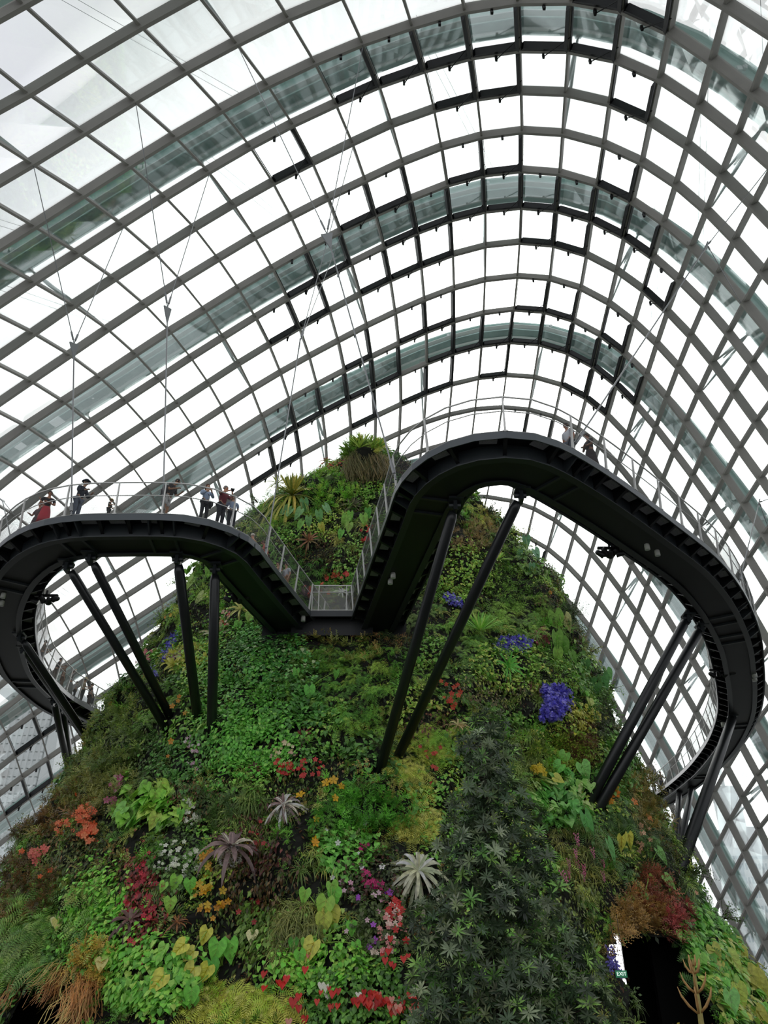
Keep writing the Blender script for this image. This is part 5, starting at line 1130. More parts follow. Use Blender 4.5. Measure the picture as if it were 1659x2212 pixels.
# elephant ears: every large leaf is a part, placed where it hangs
def ears(name, label, leaves, stalk_at, cat='plant', wf=.42):
    sp, R = frame_at(*stalk_at, 0.05)
    e = empty(name, tuple(sp)); tag(e, label, cat)
    for (px, py, rpx, ang, col) in leaves:
        h = hit(px, py); p0, n = h if h else (at_y(px, py, 40), Vector((0, -1, .3)))
        p = p0+n*rnd.uniform(.35, .55)
        d = (p-EYE).length; view = (EYE-p).normalized()
        L = rpx/FPX*d*1.0
        up = Vector((0, 0, 1)); xr = Vector((1, 0, 0))
        v = up.cross(view).normalized(); w = view.cross(v)      # local picture axes at the leaf
        tip = (v*sin(radians(ang))*1-w*cos(radians(ang))).normalized()
        nr = (view*0.8+n*0.5+Vector((rnd.uniform(-.25, .25), 0, rnd.uniform(0.1, .5)))).normalized()
        off = np.array(tuple(p-sp))-np.array(tuple(tip))*L*0.4
        V, F = heart(off, np.array(tuple(tip)), np.array(tuple(nr)), L*1.6, wf)
        c = np.tile(np.array(lin(col)), (len(V), 1)); 
        lf = mobj('leaf', V, np.array(F), leafm, e, col=c, smooth=True)
        vb = MB(); nrm = unit(np.array(tuple(nr)))
        # veins standing slightly proud
        t_ = np.array(tuple(tip)); s_ = unit(np.cross(nrm, t_)); n_ = np.cross(t_, s_)
        pts = [off+t_*q*L*1.6+n_*(-0.22*q*q*L*1.6+0.015) for q in (0, .3, .6, .9)]
        vb.tube(pts, [.012, .010, .007, .003], 4, cap=False)
        for q in (0.05, .28, .5):
            for sg in (-1, 1):
                a = off+t_*q*L*1.6+n_*(-0.22*q*q*L*1.6+.015)
                b_ = off+t_*(q+.22)*L*1.6+s_*sg*(.30-.28*q)*L*1.6*wf/.42+n_*(-.22*(q+.22)**2+.05*(1-q)+.045)*L*1.6
                vb.tube([a, b_], [.008, .003], 4, cap=False)
        V2 = np.array([tuple(q) for q in vb.V]); k = .45 if col[0] in 'abcde' else 1.5
        mobj('veins', V2, vb.F, leafm, lf, col=np.tile(np.clip(np.array(lin(col))*k, 0, 1), (len(V2), 1)))
        sb = MB(); o_ = Vector(off); sb.tube([(0, 0, 0), o_*0.5+n*0.12, o_], [.02, .015, .01], 5)
        V3 = np.array([tuple(q) for q in sb.V]); mobj('stalk', V3, sb.F, leafm, e, col=np.tile(lin('5f8a3a'), (len(V3), 1)))
    return e
Yl, Gl, Gd, Gb = 'bcc822', '5cae3a', '3c7f34', '4f9a3a'
ears('elephant_ear_plant', 'yellow leaved elephant ear with dark veins at the lower left', [(386, 2064, 20, -50, Yl), (437, 2052, 19, -20, Yl), (408, 2078, 17, -50, 'b9c63c'), (433, 2103, 20, -25, Yl), (402, 2116, 22, -35, 'c2cc38'), (356, 2129, 24, -40, Yl)], (400, 2090))
ears('elephant_ear_plant', 'green elephant ear with five round leaves right of the yellow one', [(477, 2064, 24, -10, Gb), (508, 2072, 25, 5, Gb), (470, 2108, 22, 5, Gd), (404, 2160, 20, 0, Gb), (370, 2060, 16, -20, Gl)], (480, 2085))
ears('elephant_ear_plant', 'bright green three leaved elephant ear beside the white flowers', [(376, 1914, 17, -10, Gl), (402, 1918, 17, 10, Gb), (371, 1948, 17, 0, '63bb3a'), (350, 1925, 12, -20, Gl)], (385, 1930))
ears('elephant_ear_plant', 'lime green elephant ear group below the centre of the mountain', [(660, 1943, 17, -10, Gl), (690, 1968, 26, -12, '66b43a'), (729, 1989, 26, 10, 'b0d03a'), (693, 2006, 24, 0, '7cc43e'), (731, 1957, 20, 0, Gb), (700, 1938, 18, 15, Gl), (698, 2064, 26, -25, 'b6b830')], (705, 1995))
ears('heart_leaf_plant', 'green and yellowish heart leaves under the lime elephant ear', [(660, 2035, 14, 0, Gl), (640, 2090, 16, 10, Gb), (625, 2060, 14, 0, Gd), (755, 2035, 15, 0, Gb), (770, 2050, 14, 20, Gb)], (690, 2040))
ears('long_leaf_plant', 'blue green long leaved plant in the middle of the notch', [(661, 1096, 21, 12, '4d7f5a'), (632, 1118, 17, -35, '5a8a66'), (645, 1120, 18, -30, '5f9068'), (669, 1138, 17, 0, '58885e'), (650, 1147, 16, -25, '568a44'), (690, 1128, 20, 12, '4f8258'), (706, 1112, 19, 40, '5a8a6a'), (697, 1152, 16, 20, 'b8a83c'), (620, 1110, 18, -45, '52805c')], (672, 1122), wf=.27)
ears('pale_leaf_plant', 'fresh green oval leaved plant right of the long blue green leaves', [(741, 1137, 19, -20, '62a848'), (768, 1117, 14, 0, '5aa044'), (790, 1132, 17, 10, '62a848'), (760, 1148, 15, -10, '6cb050'), (748, 1163, 14, -20, '4f9040'), (783, 1118, 14, 10, '3f7a3a')], (765, 1130), wf=.33)
ears('giant_leaf_plant', 'giant drooping leaves with a pale yellow back on the right slope', [(1196, 1348, 34, 5, '5c8a40'), (1218, 1352, 24, 12, 'c2b46a'), (1188, 1392, 30, 0, '54823a'), (1207, 1405, 26, 10, '4a7834'), (1200, 1430, 24, -5, '5f8c3e'), (1225, 1425, 18, 20, '4c7a38')], (1200, 1370), wf=.28)
ears('broad_leaf_plant', 'dark green broad leaves beside the orange lantern flower', [(1262, 1462, 16, -30, '3c7040'), (1290, 1478, 19, 10, '42784a'), (1270, 1490, 18, -10, '3a6a3c'), (1300, 1462, 15, 20, '4c8450'), (1255, 1440, 14, 0, '3a6a3c')], (1278, 1470))
ears('broad_leaf_plant', 'blue green broad leaves on the skyline right of the long struts', [(1128, 1180, 17, 0, '4c7a68'), (1150, 1205, 17, 20, '5a8a78'), (1140, 1225, 14, -10, '48745e'), (1112, 1200, 12, -25, '4a7560')], (1135, 1200), wf=.32)
ears('broad_leaf_plant', 'green broad leaves at the foot of the slanting strut pair', [(1212, 1655, 18, -30, '5aa04a'), (1198, 1685, 20, -50, '4f9446'), (1250, 1680, 22, 20, '58a050'), (1200, 1702, 14, 60, '9cb83c'), (1252, 1705, 16, 0, '62a84a'), (1290, 1690, 18, 10, '4a8a44')], (1225, 1685))
ears('banana_leaf_plant', 'long wavy leaf hanging from the foot of the slanting struts', [(1268, 1800, 40, 12, '3f7a44'), (1290, 1835, 30, 15, '4a8550')], (1262, 1780), wf=.16)
ears('arrow_leaf_plant', 'large light green arrow shaped leaves on the left flank', [(290, 1760, 22, -40, '5f9a4a'), (270, 1778, 20, -50, '548c42'), (368, 1718, 18, 40, '6fb03e'), (345, 1740, 18, 10, '62a03a'), (325, 1790, 20, -20, '74b43e'), (345, 1780, 16, 30, '6cae3c'), (392, 1782, 13, 0, '4f8f3c')], (330, 1755), wf=.36)
ears('arrow_leaf_plant', 'pointed green leaf pair hanging below the walkway notch', [(660, 1512, 22, 5, '4f9a46'), (642, 1478, 14, -5, '4c8f40'), (725, 1470, 12, 0, '4a8a3c')], (655, 1500), wf=.33)
ears('round_leaf_plant', 'two round light green leaves just below the left walkway arm', [(548, 1346, 12, -15, '6fc050'), (566, 1352, 11, 20, '68b84c'), (520, 1362, 11, 0, '5a9a4c')], (556, 1352), wf=.5)
ears('broad_leaf_plant', 'yellow green large leaves at the lower right corner', [(1620, 2125, 26, 25, 'cad23a'), (1605, 2105, 22, 30, '9cc43e'), (1625, 2190, 22, 30, 'c6cc34'), (1530, 2060, 20, 20, '84b84a'), (1500, 2100, 20, 0, '5fa04a'), (1560, 2080, 22, 35, '78b048'), (1580, 2175, 24, 10, '7ab03e'), (1550, 2185, 26, 0, '5a9a5a'), (1592, 2075, 14, 20, 'b4b83c')], (1570, 2120), wf=.36)
ears('broad_leaf_plant', 'yellow leaf pair right of the pink hanging orchids', [(1325, 1828, 18, -10, 'b8b030'), (1342, 1832, 18, 5, 'a8a42e')], (1335, 1825), wf=.3)
ears('broad_leaf_plant', 'long drooping green leaves on the lower right slope', [(1395, 1855, 18, 10, '5a8a4a'), (1420, 1870, 20, 30, '4f8048'), (1395, 1920, 20, 10, '6f9a44'), (1425, 1905, 18, 35, '5f9050'), (1380, 1960, 16, 0, '4c7c40')], (1400, 1885), wf=.26)
ears('broad_leaf_plant', 'green leaves on the sunny left skyline under the left loop', [(430, 1262, 20, -25, '6f9a58'), (445, 1290, 20, -35, '7ca868'), (405, 1330, 16, -20, '5f8f4c'), (455, 1245, 16, 0, '5a8a44')], (435, 1280), wf=.24)

# ------------------------------------------------------------------ flowers: each flower a part
FLM = {}
def flower_mesh(kind, col):
    key = (kind, col)
    if key not in FLM:
        V, F = PROTO[kind][0]
        FLM[key] = mesh_data('flower', V, np.array(F), petalm, np.tile(lin(col), (len(V), 1)))
    return FLM[key]
def flowers(name, label, spec, size, cols, kind='flower', cat='flowers', seed=0, out=.3, group=None):
    r = np.random.default_rng(seed+int(spec[0][0]))
    pts = []
    for s in spec:
        if len(s) == 2: pts.append(s)
        else:
            x, y, rx, ry, n = s; n = int(n*1.35); pts += list(zip(*ell(x, y, rx, ry, n, r, .25)))
    e = None
    for i, (px, py) in enumerate(pts):
        h = hit(float(px), float(py))
        if not h or h[0].y > 52: continue
        p = h[0]+h[1]*(out+(.22 if kind == 'spathe' else .08))*r.uniform(.7, 1.2)
        if e is None:
            e = empty(name, tuple(p)); tag(e, label, cat, group); O = p.copy()
        f = link('flower', flower_mesh(kind, cols[r.integers(len(cols))]), e, p-O)
        z = (h[1]*.8+(EYE-p).normalized()*.6+Vector(r.normal(size=3)*.25)+Vector((0, 0, .1))).normalized()
        x = (Vector((0, 0, 1))-z*z.z).normalized(); y_ = z.cross(x)
        f.rotation_euler = Matrix((x, y_, z)).transposed().to_euler()
        f.scale = [size*(.74 if kind != 'spike' else 1)*r.uniform(.7, 1.3)]*3
    return e
fl = flowers
fl('anthurium', 'red anthuriums in the bottom centre of the picture', [(810, 2165, 60, 22, 26), (770, 2180, 40, 15, 10)], .17, ['d8281e', 'c92018', 'e0402c'], 'spathe')
fl('anthurium', 'red anthuriums left of the bottom middle with heart bracts', [(583, 2113), (606, 2156), (598, 2152), (616, 2150), (638, 2172), (626, 2182), (637, 2198), (670, 2205), (652, 2122), (588, 2158), (686, 2108)], .2, ['d92a20', 'c4261e'], 'spathe')
fl('anthurium', 'salmon pink anthuriums beside the bottom red ones', [(620, 2133), (618, 2210), (690, 2075), (672, 2062), (815, 2180, 20, 12, 8), (860, 2190, 20, 12, 6)], .17, ['e87f6a', 'e6a08c'], 'spathe')
fl('anthurium', 'white anthuriums among the bottom red ones', [(710, 2167), (732, 2156), (697, 2150), (760, 2160), (880, 2170, 25, 14, 9)], .17, ['eeeadb', 'e4e6cf'], 'spathe')
fl('anthurium', 'red anthuriums at the foot of the dark tree', [(870, 2160, 22, 25, 10), (855, 2090, 20, 30, 6)], .16, ['cf261f', 'dc3a30'], 'spathe')
fl('begonia', 'red begonias beneath the small dark bromeliad', [(645, 1668, 40, 18, 34)], .12, ['d4302c', 'c22a28', 'de4a44'])
fl('begonia', 'cream and pink begonias just above the red begonias', [(618, 1638, 24, 12, 22)], .10, ['e8dcae', 'dcc890', 'e6b8a8'])
fl('star_flower', 'yellow star shaped flowers below the long strut feet', [(729, 1701), (734, 1717), (709, 1719), (707, 1747), (661, 1745), (674, 1783), (667, 1828), (664, 1840)], .22, ['f0a81e', 'e8b420'])
fl('balsam', 'magenta balsams left of the big silver bromeliad', [(802, 1908, 16, 14, 18), (775, 1840, 8, 16, 7), (820, 1925, 10, 14, 6)], .11, ['c01c6a', 'd02a78'])
fl('balsam', 'violet balsams scattered around the magenta ones', [(782, 1958), (786, 1962), (833, 1921), (840, 1918), (808, 2017), (822, 2030), (808, 2046), (815, 2044)], .14, ['a43ac8', 'b85ad4'])
fl('balsam', 'pale pink balsams above the lime elephant ear', [(745, 1922), (728, 1938), (748, 1950), (766, 1940), (762, 1934), (806, 1958), (797, 1962), (815, 1970), (807, 1988), (795, 2005), (764, 2018)], .12, ['e8c4d0', 'e6b0c4'])
fl('balsam', 'white balsams left of the magenta balsams', [(712, 1892), (708, 1908), (726, 1850), (787, 1893), (826, 1890), (774, 1872), (700, 1805), (786, 1796)], .12, ['f0eeea', 'e4e8e4'])
fl('begonia', 'red begonias between the big silver bromeliad and the dark tree', [(848, 1985, 24, 18, 26), (838, 1950), (835, 1942), (862, 2030, 8, 24, 6)], .12, ['d8322c', 'c82824', 'e24a3a'])
fl('begonia', 'pink and white begonias below the big silver bromeliad', [(843, 2025, 24, 45, 44)], .11, ['eec0b8', 'f0dcc8', 'e89a96'])
fl('daisy', 'small white flowers in a dark bed on the left', [(392, 1868, 42, 26, 44)], .10, ['eef0e0', 'dfe6c8'])
fl('daisy', 'small white flowers higher up above the first white bed', [(418, 1770, 22, 32, 26)], .09, ['eceedd', 'd8dcc0'])
fl('daisy', 'tiny pale flowers beside the third strut foot', [(425, 1632, 18, 30, 22)], .09, ['e0c8d4', 'd8b0c4'])
fl('crimson_flower', 'crimson flowers in the dark red leaved strip', [(318, 1945, 24, 62, 34), (300, 2048), (290, 2042), (326, 1865)], .12, ['c8283a', 'a82232', 'd43a48'])
fl('torch_flower', 'orange yellow torch flowers around the purple bromeliad', [(452, 1950, 24, 30, 22), (460, 1870, 22, 12, 7), (530, 1842), (440, 1905)], .15, ['e0a01c', 'd8b428', 'c8881c'])
fl('rhododendron', 'large orange rhododendron cluster on the left flank', [(193, 1780, 16, 22, 40), (200, 1812, 14, 16, 20)], .16, ['f07a4a', 'f2905c', 'e86a3c'])
fl('rhododendron', 'small orange rhododendron cluster left of the large one', [(150, 1795, 12, 12, 18)], .14, ['ee7446', 'f08a5c'])
fl('rhododendron', 'coral rhododendron cluster nearest the left frame edge', [(100, 1846, 20, 10, 26)], .15, ['f0766a', 'ee8a76'])
fl('rhododendron', 'few deep orange blooms on the left flank', [(68, 1838), (66, 1842), (120, 1898), (97, 1910), (185, 1715)], .17, ['e85a24', 'f06a2c'])
fl('orchid', 'mauve pink orchid spray on the left flank', [(258, 1716, 8, 20, 9), (262, 1702, 10, 6, 4)], .16, ['b0527a', 'c86a8a', 'dca0b4'])
fl('hibiscus', 'amber flowers beside the third strut foot', [(393, 1530), (378, 1538), (407, 1553), (398, 1525), (386, 1604), (377, 1650)], .15, ['e09a3a', 'dc8a2c'])
fl('hibiscus', 'amber leaves and flowers on the left skyline', [(363, 1281), (373, 1341), (378, 1337), (424, 1206), (253, 1517), (300, 1450)], .15, ['e0a03a', 'e4b838'])
fl('orchid', 'pink orchids on the left skyline beneath the left loop', [(320, 1425, 16, 14, 16)], .13, ['d87a80', 'e09a90'])
fl('orchid', 'pale pink flowers between the third and fourth struts', [(490, 1345, 16, 14, 26)], .10, ['e8b4a0', 'e8d0b8', 'd85a48'])
fl('orchid', 'hanging pink orchid sprays right of the dark tree', [(1232, 1850), (1232, 1868), (1244, 1822), (1268, 1842), (1280, 1858), (1254, 1880), (1246, 1895), (1292, 1868), (1192, 1905), (1219, 1908), (1208, 1858), (1288, 1892)], .34, ['f07aa4', 'f49ab8'], 'spike')
fl('orchid', 'hanging pink flower spikes left of the tall purple cushion', [(1150, 1492), (1158, 1500), (1162, 1508), (1140, 1480), (1168, 1500)], .34, ['e49aa4', 'dc8490'], 'spike')
fl('lobelia', 'violet flower spikes by the slit beside the cave mouth', [(1308, 2075), (1312, 2085), (1315, 2098), (1310, 2100), (1318, 2112), (1305, 2070)], .5, ['9288f0', 'a096f6'], 'spike')
fl('begonia', 'red flowers beside the right railing in the notch', [(790, 1162, 8, 16, 16)], .13, ['d4302c', 'c8303c'])
fl('begonia', 'red flowers above the gate', [(725, 1248, 8, 14, 12), (752, 1250, 8, 6, 8)], .13, ['d8403a', 'e06a4a'])
fl('begonia', 'orange red flowers at the left end of the gate', [(668, 1292, 8, 12, 10), (702, 1276), (708, 1291)], .14, ['e0583a', 'd44a34'])
fl('begonia', 'scarlet flowers on the summit below the spiky bush', [(708, 1018, 14, 8, 9), (745, 1012, 14, 8, 9)], .12, ['c84a34', 'd8705a'])
fl('begonia', 'red flowers between the long struts and the dark tree top', [(970, 1510, 16, 20, 10), (935, 1490, 10, 8, 4)], .14, ['d84a34', 'e0603c'])
fl('lantern_flower', 'orange lantern flower sticking out on the right skyline', [(1322, 1470)], .5, ['ee8a1e'])
fl('hibiscus', 'golden leaves on the right skyline', [(1296, 1440), (1292, 1432), (1264, 1400), (1180, 1285), (1055, 1140)], .18, ['e8b028', 'e4a02c'])
fl('orange_flower', 'orange flowers on the right flank below the arm', [(1368, 1786), (1390, 1788), (1320, 1722), (1324, 1730), (1352, 1746), (1315, 1750), (1350, 1745)], .24, ['f08a3a', 'ee7a2c', 'e8a040'])
fl('yellow_orchid', 'yellow orchids right of the dark tree middle', [(1152, 1665, 12, 10, 10)], .17, ['e8cc2c', 'dcc030'])
fl('peach_flower', 'peach coloured flowers low on the right flank', [(1385, 1825, 16, 18, 9), (1482, 1940), (1485, 1938)], .14, ['e8b08a', 'eec09a'])
fl('begonia', 'scattered red dots in the plum leaved plants', [(545, 1830, 40, 40, 12), (545, 1975, 30, 40, 7)], .10, ['a82a2c', 'bc3834'])
fl('begonia', 'few red flowers in the yellow fern curtain', [(925, 1650, 25, 40, 7)], .12, ['c83a38', 'd84a44'])
fl('calla', 'pale leaf like bloom near the left flank middle', [(128, 2005), (133, 2012), (234, 2080), (553, 2032)], .3, ['e4dc8a', 'e8e4a8'], 'spathe')

# dense cushions of tiny flowers
def cushion(name, label, x, y, rx, ry, n, size, cols, ang=0, out=.25):
    n, size = int(n*1.6), size*.75
    r = np.random.default_rng(int(x*3+y)); a, b_ = ell(0, 0, rx, ry, n, r); c, s = cos(radians(ang)), sin(radians(ang))
    P, Nn = ray_points(x+a*c-b_*s, y+a*s+b_*c)
    d = np.linalg.norm(np.stack([a, b_]), axis=0)
    P = P+Nn*out*r.uniform(.4, 1.3, (len(P), 1))
    V, F, T = scatter('flower', P, Nn, size, cols, r, jit=.5, lift=0)
    tag(mobj(name, V, F, petalm, None, col=T), label, 'flowers', kind='stuff')
BL = ['6a62dc', '7a72e6', '8c84ee', '564ec4', 'a8a0f4']
cushion('violet_flower_cushion', 'tall oval violet flower cushion on the right slope', 1193, 1527, 25, 38, 900, .10, BL, out=.5)
cushion('violet_flower_cushion', 'wide low violet flower cushion at the right of the fan palm', 1105, 1397, 38, 20, 620, .08, BL)
cushion('violet_flower_streak', 'violet flower streak on the left skyline between the second and third strut', 372, 1398, 9, 36, 260, .08, BL, 25)
cushion('violet_flower_streak', 'violet flowers between the two long slanting struts', 978, 1303, 22, 10, 150, .08, BL, 25)
cushion('violet_flower_streak', 'small violet patch low on the left skyline', 335, 1460, 10, 12, 80, .07, BL)
cushion('pink_flower_drift', 'pale pink flower drift right of the violet streak', 385, 1425, 22, 10, 200, .07, ['c8a0b0', 'b890a8', 'd8b8c4'])
cushion('rose_shrub', 'rose red flowering shrub right of the wide violet cushion', 1166, 1385, 20, 18, 360, .08, ['a8545c', 'b86a6c', '8c4448'], 30)

# airy shrubs reaching out past the skyline, small leaves on thin stems
def airy_shrub(px, py, rpx, n, cols, label, lean=(0, 0), D=None, ls=.13):
    h = hit(px, py)
    if h and not D: p = h[0]+h[1]*.1
    else: p = at_y(px, py, D or 41)
    e = empty('airy_shrub', tuple(p)); tag(e, label, 'shrub')
    d = (p-EYE).length; R = rpx/FPX*d; r = np.random.default_rng(int(px)); bark = mat('twig_brown', '3c3222', .9)
    P, Nn = [], []; b = MB(); up = Vector((0, 0, 1)); out = Vector((p.x+1, p.y-44, 0)).normalized()
    for i in range(11):
        dv = (up*r.uniform(.1, 1)+out*r.uniform(.3, 1)+Vector(r.normal(size=3)*.45)).normalized(); L = R*r.uniform(.8, 1.25)
        pts = [dv*L*t+Vector(r.normal(size=3)*.04*R)-up*.15*t*t*L for t in (0, .35, .7, 1)]
        b.tube(pts, [.018, .013, .009, .004], 4, cap=False)
        for q in range(n//11):
            t = r.uniform(.25, 1.0); k = min(int(t*3), 2); f = t*3-k; c = pts[k].lerp(pts[min(k+1, 3)], f)
            P.append(tuple(c+Vector(r.normal(size=3)*.09*R))); Nn.append(tuple(r.normal(size=3)+np.array(tuple(dv))))
    b.build('twig', bark, e).__setitem__('kind', 'stuff')
    V, F, T = scatter('kite', np.array(P), unit(np.array(Nn)), ls, cols, r, jit=.6)
    tag(mobj('foliage', V, F, leafm, e, col=T), kind='stuff')
A_ = airy_shrub
A_(1235, 1335, 46, 520, ['2f4a2c', '3a5634'], 'dark twiggy shrub reaching far out on the upper right skyline')
A_(1130, 1165, 34, 330, ['3a5a34', '56703c', 'a08a4a'], 'twiggy shrub on the right skyline just below the right bend')
A_(1050, 1110, 26, 160, ['24382a', '2c4230'], 'small dark leaved sprig in the gap of the right bend', ls=.2)
A_(556, 1085, 26, 200, ['3c5f30', '4c7038'], 'sparse shrub on the left summit edge beside the railing')
A_(392, 1262, 30, 300, ['4f7a30', '6a8c38'], 'leafy shrub on the left skyline behind the third strut')
A_(350, 1340, 26, 240, ['4a6c30', '5d7f3a'], 'leafy shrub on the left skyline between second and third strut')
A_(262, 1500, 28, 260, ['46662e', '5a7a3a'], 'feathery shrub where the far left arm meets the slope')
A_(1318, 1490, 26, 220, ['3f6a30', '5f8c3a'], 'leafy shrub under the orange lantern flower')
A_(1405, 1690, 34, 320, ['5c5c30', '4c5a2c'], 'olive shrub hiding the end of the right arm')
A_(1490, 1890, 34, 320, ['2f4a26', '3c5a2e'], 'dark shrub on the right skyline at the long strut foot')
A_(1560, 1985, 34, 320, ['34562c', '466c34'], 'dark green shrub low on the right skyline')
A_(60, 1800, 34, 320, ['4a5a30', '5c6c38'], 'thin shrub on the left skyline near the frame edge')
A_(165, 1650, 30, 300, ['4f6c34', '60803c'], 'twiggy shrub on the left skyline by the distant thin struts')
A_(1275, 1410, 24, 220, ['5a7a34', '7a8c3c'], 'yellowish shrub on the right skyline above the golden leaves')
# ------------------------------------------------------------------ the dark tree standing in front
def dark_tree():
    D = 17.5
    foot = at_y(1085, 2212, D); foot.z = 0
    e = empty('dark_tree', tuple(foot)); tag(e, 'tall dark green tree with whorled narrow leaves in front of the mountain', 'tree')
    bark = mat('dark_bark', '3a3228', .9, noise=.3, nscale=12, bump=.4)
    blobs = [(1055, 1572, 38), (1035, 1620, 42), (1075, 1640, 44), (1045, 1690, 50), (1085, 1720, 50), (1010, 1760, 48), (1060, 1790, 60), (1130, 1780, 45), (975, 1820, 38), (1030, 1860, 62), (1110, 1860, 60),
             (1160, 1850, 32), (1000, 1925, 60), (1070, 1940, 62), (1150, 1950, 60), (930, 2000, 45), (1000, 2010, 60), (1090, 2030, 60), (1180, 2020, 55), (1230, 2050, 42), (960, 2080, 58), (1050, 2100, 60), (1140, 2110, 60),
             (1230, 2110, 50), (1275, 2110, 30), (930, 2160, 52), (1010, 2180, 60), (1110, 2190, 62), (1200, 2180, 60), (1270, 2175, 46), (1300, 2200, 30), (1150, 2230, 60), (960, 2240, 60), (1060, 2250, 60)]
    r = np.random.default_rng(21)
    tip = at_y(1058, 1560, D+.3)
    b = MB(); P = [Vector((0, 0, 0)), Vector((-.1, .1, 2.2)), Vector((-.15, .1, 4.2)), tip-foot]
    b.tube(P, [.16, .12, .08, .03], 8); b.build('trunk', bark, e, smooth=True)
    pts, nrm = [], []
    br = MB()
    for x, y, rp in blobs:
        c = at_y(x, y, D+r.uniform(-.5, .5)); R = rp/FPX*D*1.12
        tz = max(0.3, min(c.z-foot.z-.5, tip.z-foot.z-.4)); q = Vector((-.1, .1, tz))
        br.tube([q, q.lerp(c-foot, .5)+Vector((0, 0, -.08)), c-foot], [.035, .025, .012], 5)
        n = int(52*(rp/50)**2)+8
        d = unit(r.normal(size=(n, 3))*[1, 1, 1]+[0, -.45, .25]); 
        pts.append(np.array(tuple(c-foot))+d*R*r.uniform(.62, 1.0, (n, 1))); nrm.append(d)
    br.build('branch', bark, e).__setitem__('kind', 'stuff')
    P, Nn = np.concatenate(pts), np.concatenate(nrm)
    V, F, T = scatter('whorl', P, Nn, .20, ['283c2c', '35493a', '1e2e24', '55685a', '43563f', '2a4030'], r, jit=.35, lift=.35, cvar=.35)
    tag(mobj('crown', V, F, leafm, e, col=T), kind='stuff')
    sel = r.random(len(P)) < .12
    V, F, T = scatter('whorl', P[sel]*[1.01, 1.01, 1.01], Nn[sel], .22, ['4c7a3a', '5c8a44', '3f6a34'], r, jit=.3, lift=.6)
    tag(mobj('young_shoots', V, F, leafm, e, col=T), kind='stuff')
dark_tree()

def flower_stalk():
    D = 9.0
    foot = at_y(1527, 2290, D); base = Vector(foot); foot.z = 0
    e = empty('flower_stalk', tuple(foot)); tag(e, 'upright ochre flower stalk with whorls of bracts at the lower right', 'plant')
    om = mat('ochre_stem', '8a8040', .6, noise=.2, nscale=20); ob = mat('ochre_bract', 'b08a54', .6, noise=.25, nscale=15)
    top = at_y(1496, 2072, D)-foot
    b = MB(); b.tube([(0, 0, 0), (0, 0, base.z+.1) if base.z > .2 else (0, 0, .1), top], [.04, .035, .010], 8); b.build('stem', om, e, smooth=True)
    P0 = Vector((0, 0, .1))
    for py, L, nb in ((2192, .26, 6), (2148, .20, 6), (2104, .12, 5), (2085, .06, 4)):
        c = at_y(1496+(py-2072)*.12, py, D)-foot
        for i in range(nb):
            a = 2*pi*i/nb+py; d = Vector((cos(a)*.75, sin(a)*.75, .75)).normalized()
            bb = MB(); bb.tube([c, c+d*L*.5+Vector((0, 0, -.02)), c+d*L*.85, c+d*L+Vector((0, 0, .05))], [.008, .013, .009, .002], 6); bb.build('bract', ob, e, smooth=True)
    r = np.random.default_rng(4); n = 26
    P = np.stack([r.uniform(-.9, .5, n), r.uniform(-.3, .3, n), r.uniform(.85, 1.18, n)*max(base.z, 1.2)-.1], -1)
    V, F, T = scatter('strap', P, np.tile([0, 0, 1.], (n, 1)), .13, ['8a7a2c', '7a5a30', '6a6a2c', '8a4a34'], r, jit=.4)
    tag(mobj('foot_leaves', V, F, leafm, e, col=T), kind='stuff')
flower_stalk()
# ------------------------------------------------------------------ visitors
def skinned(name, verts, edges, radii, m, parent, sub=1, ex=None):
    me = bpy.data.meshes.new(name); me.from_pydata(verts, edges, []); me.update()
    o = bpy.data.objects.new(name+'_src', me); C.objects.link(o)
    md = o.modifiers.new('s', 'SKIN'); md.use_smooth_shade = True
    if sub:
        s = o.modifiers.new('u', 'SUBSURF'); s.levels = sub; s.render_levels = sub
    sv = me.skin_vertices[0].data
    for i, r in enumerate(radii): sv[i].radius = (r, r) if not hasattr(r, '__len__') else r
    sv[0].use_root = True
    dg = bpy.context.evaluated_depsgraph_get(); out = bpy.data.meshes.new_from_object(o.evaluated_get(dg))
    bpy.data.objects.remove(o); out.name = name
    out.materials.clear(); out.materials.append(m)
    out.polygons.foreach_set('use_smooth', np.ones(len(out.polygons), bool))
    return link(name, out, parent)
ARMS = {  # (elbow, wrist) for the left (-x) and right (+x) side; y is forwards
 'rail': (((-.27, .10, 1.14), (-.16, .36, 1.20)), ((.27, .10, 1.14), (.16, .36, 1.20))),
 'cross': (((-.28, .08, 1.12), (.02, .20, 1.16)), ((.28, .08, 1.12), (-.02, .23, 1.12))),
 'phone': (((-.25, .12, 1.16), (-.08, .34, 1.27)), ((.25, .12, 1.16), (.08, .34, 1.27))),
 'camera': (((-.30, .16, 1.28), (-.06, .36, 1.42)), ((.30, .16, 1.28), (.06, .36, 1.42))),
 'raised': (((-.30, .10, 1.50), (-.16, .20, 1.76)), ((.27, .10, 1.14), (.16, .32, 1.10))),
 'both_up': (((-.34, .08, 1.56), (-.08, .16, 1.80)), ((.34, .08, 1.56), (.08, .16, 1.80))),
 'down': (((-.25, -.02, 1.12), (-.25, .08, .86)), ((.25, -.02, 1.12), (.25, .08, .86)))}
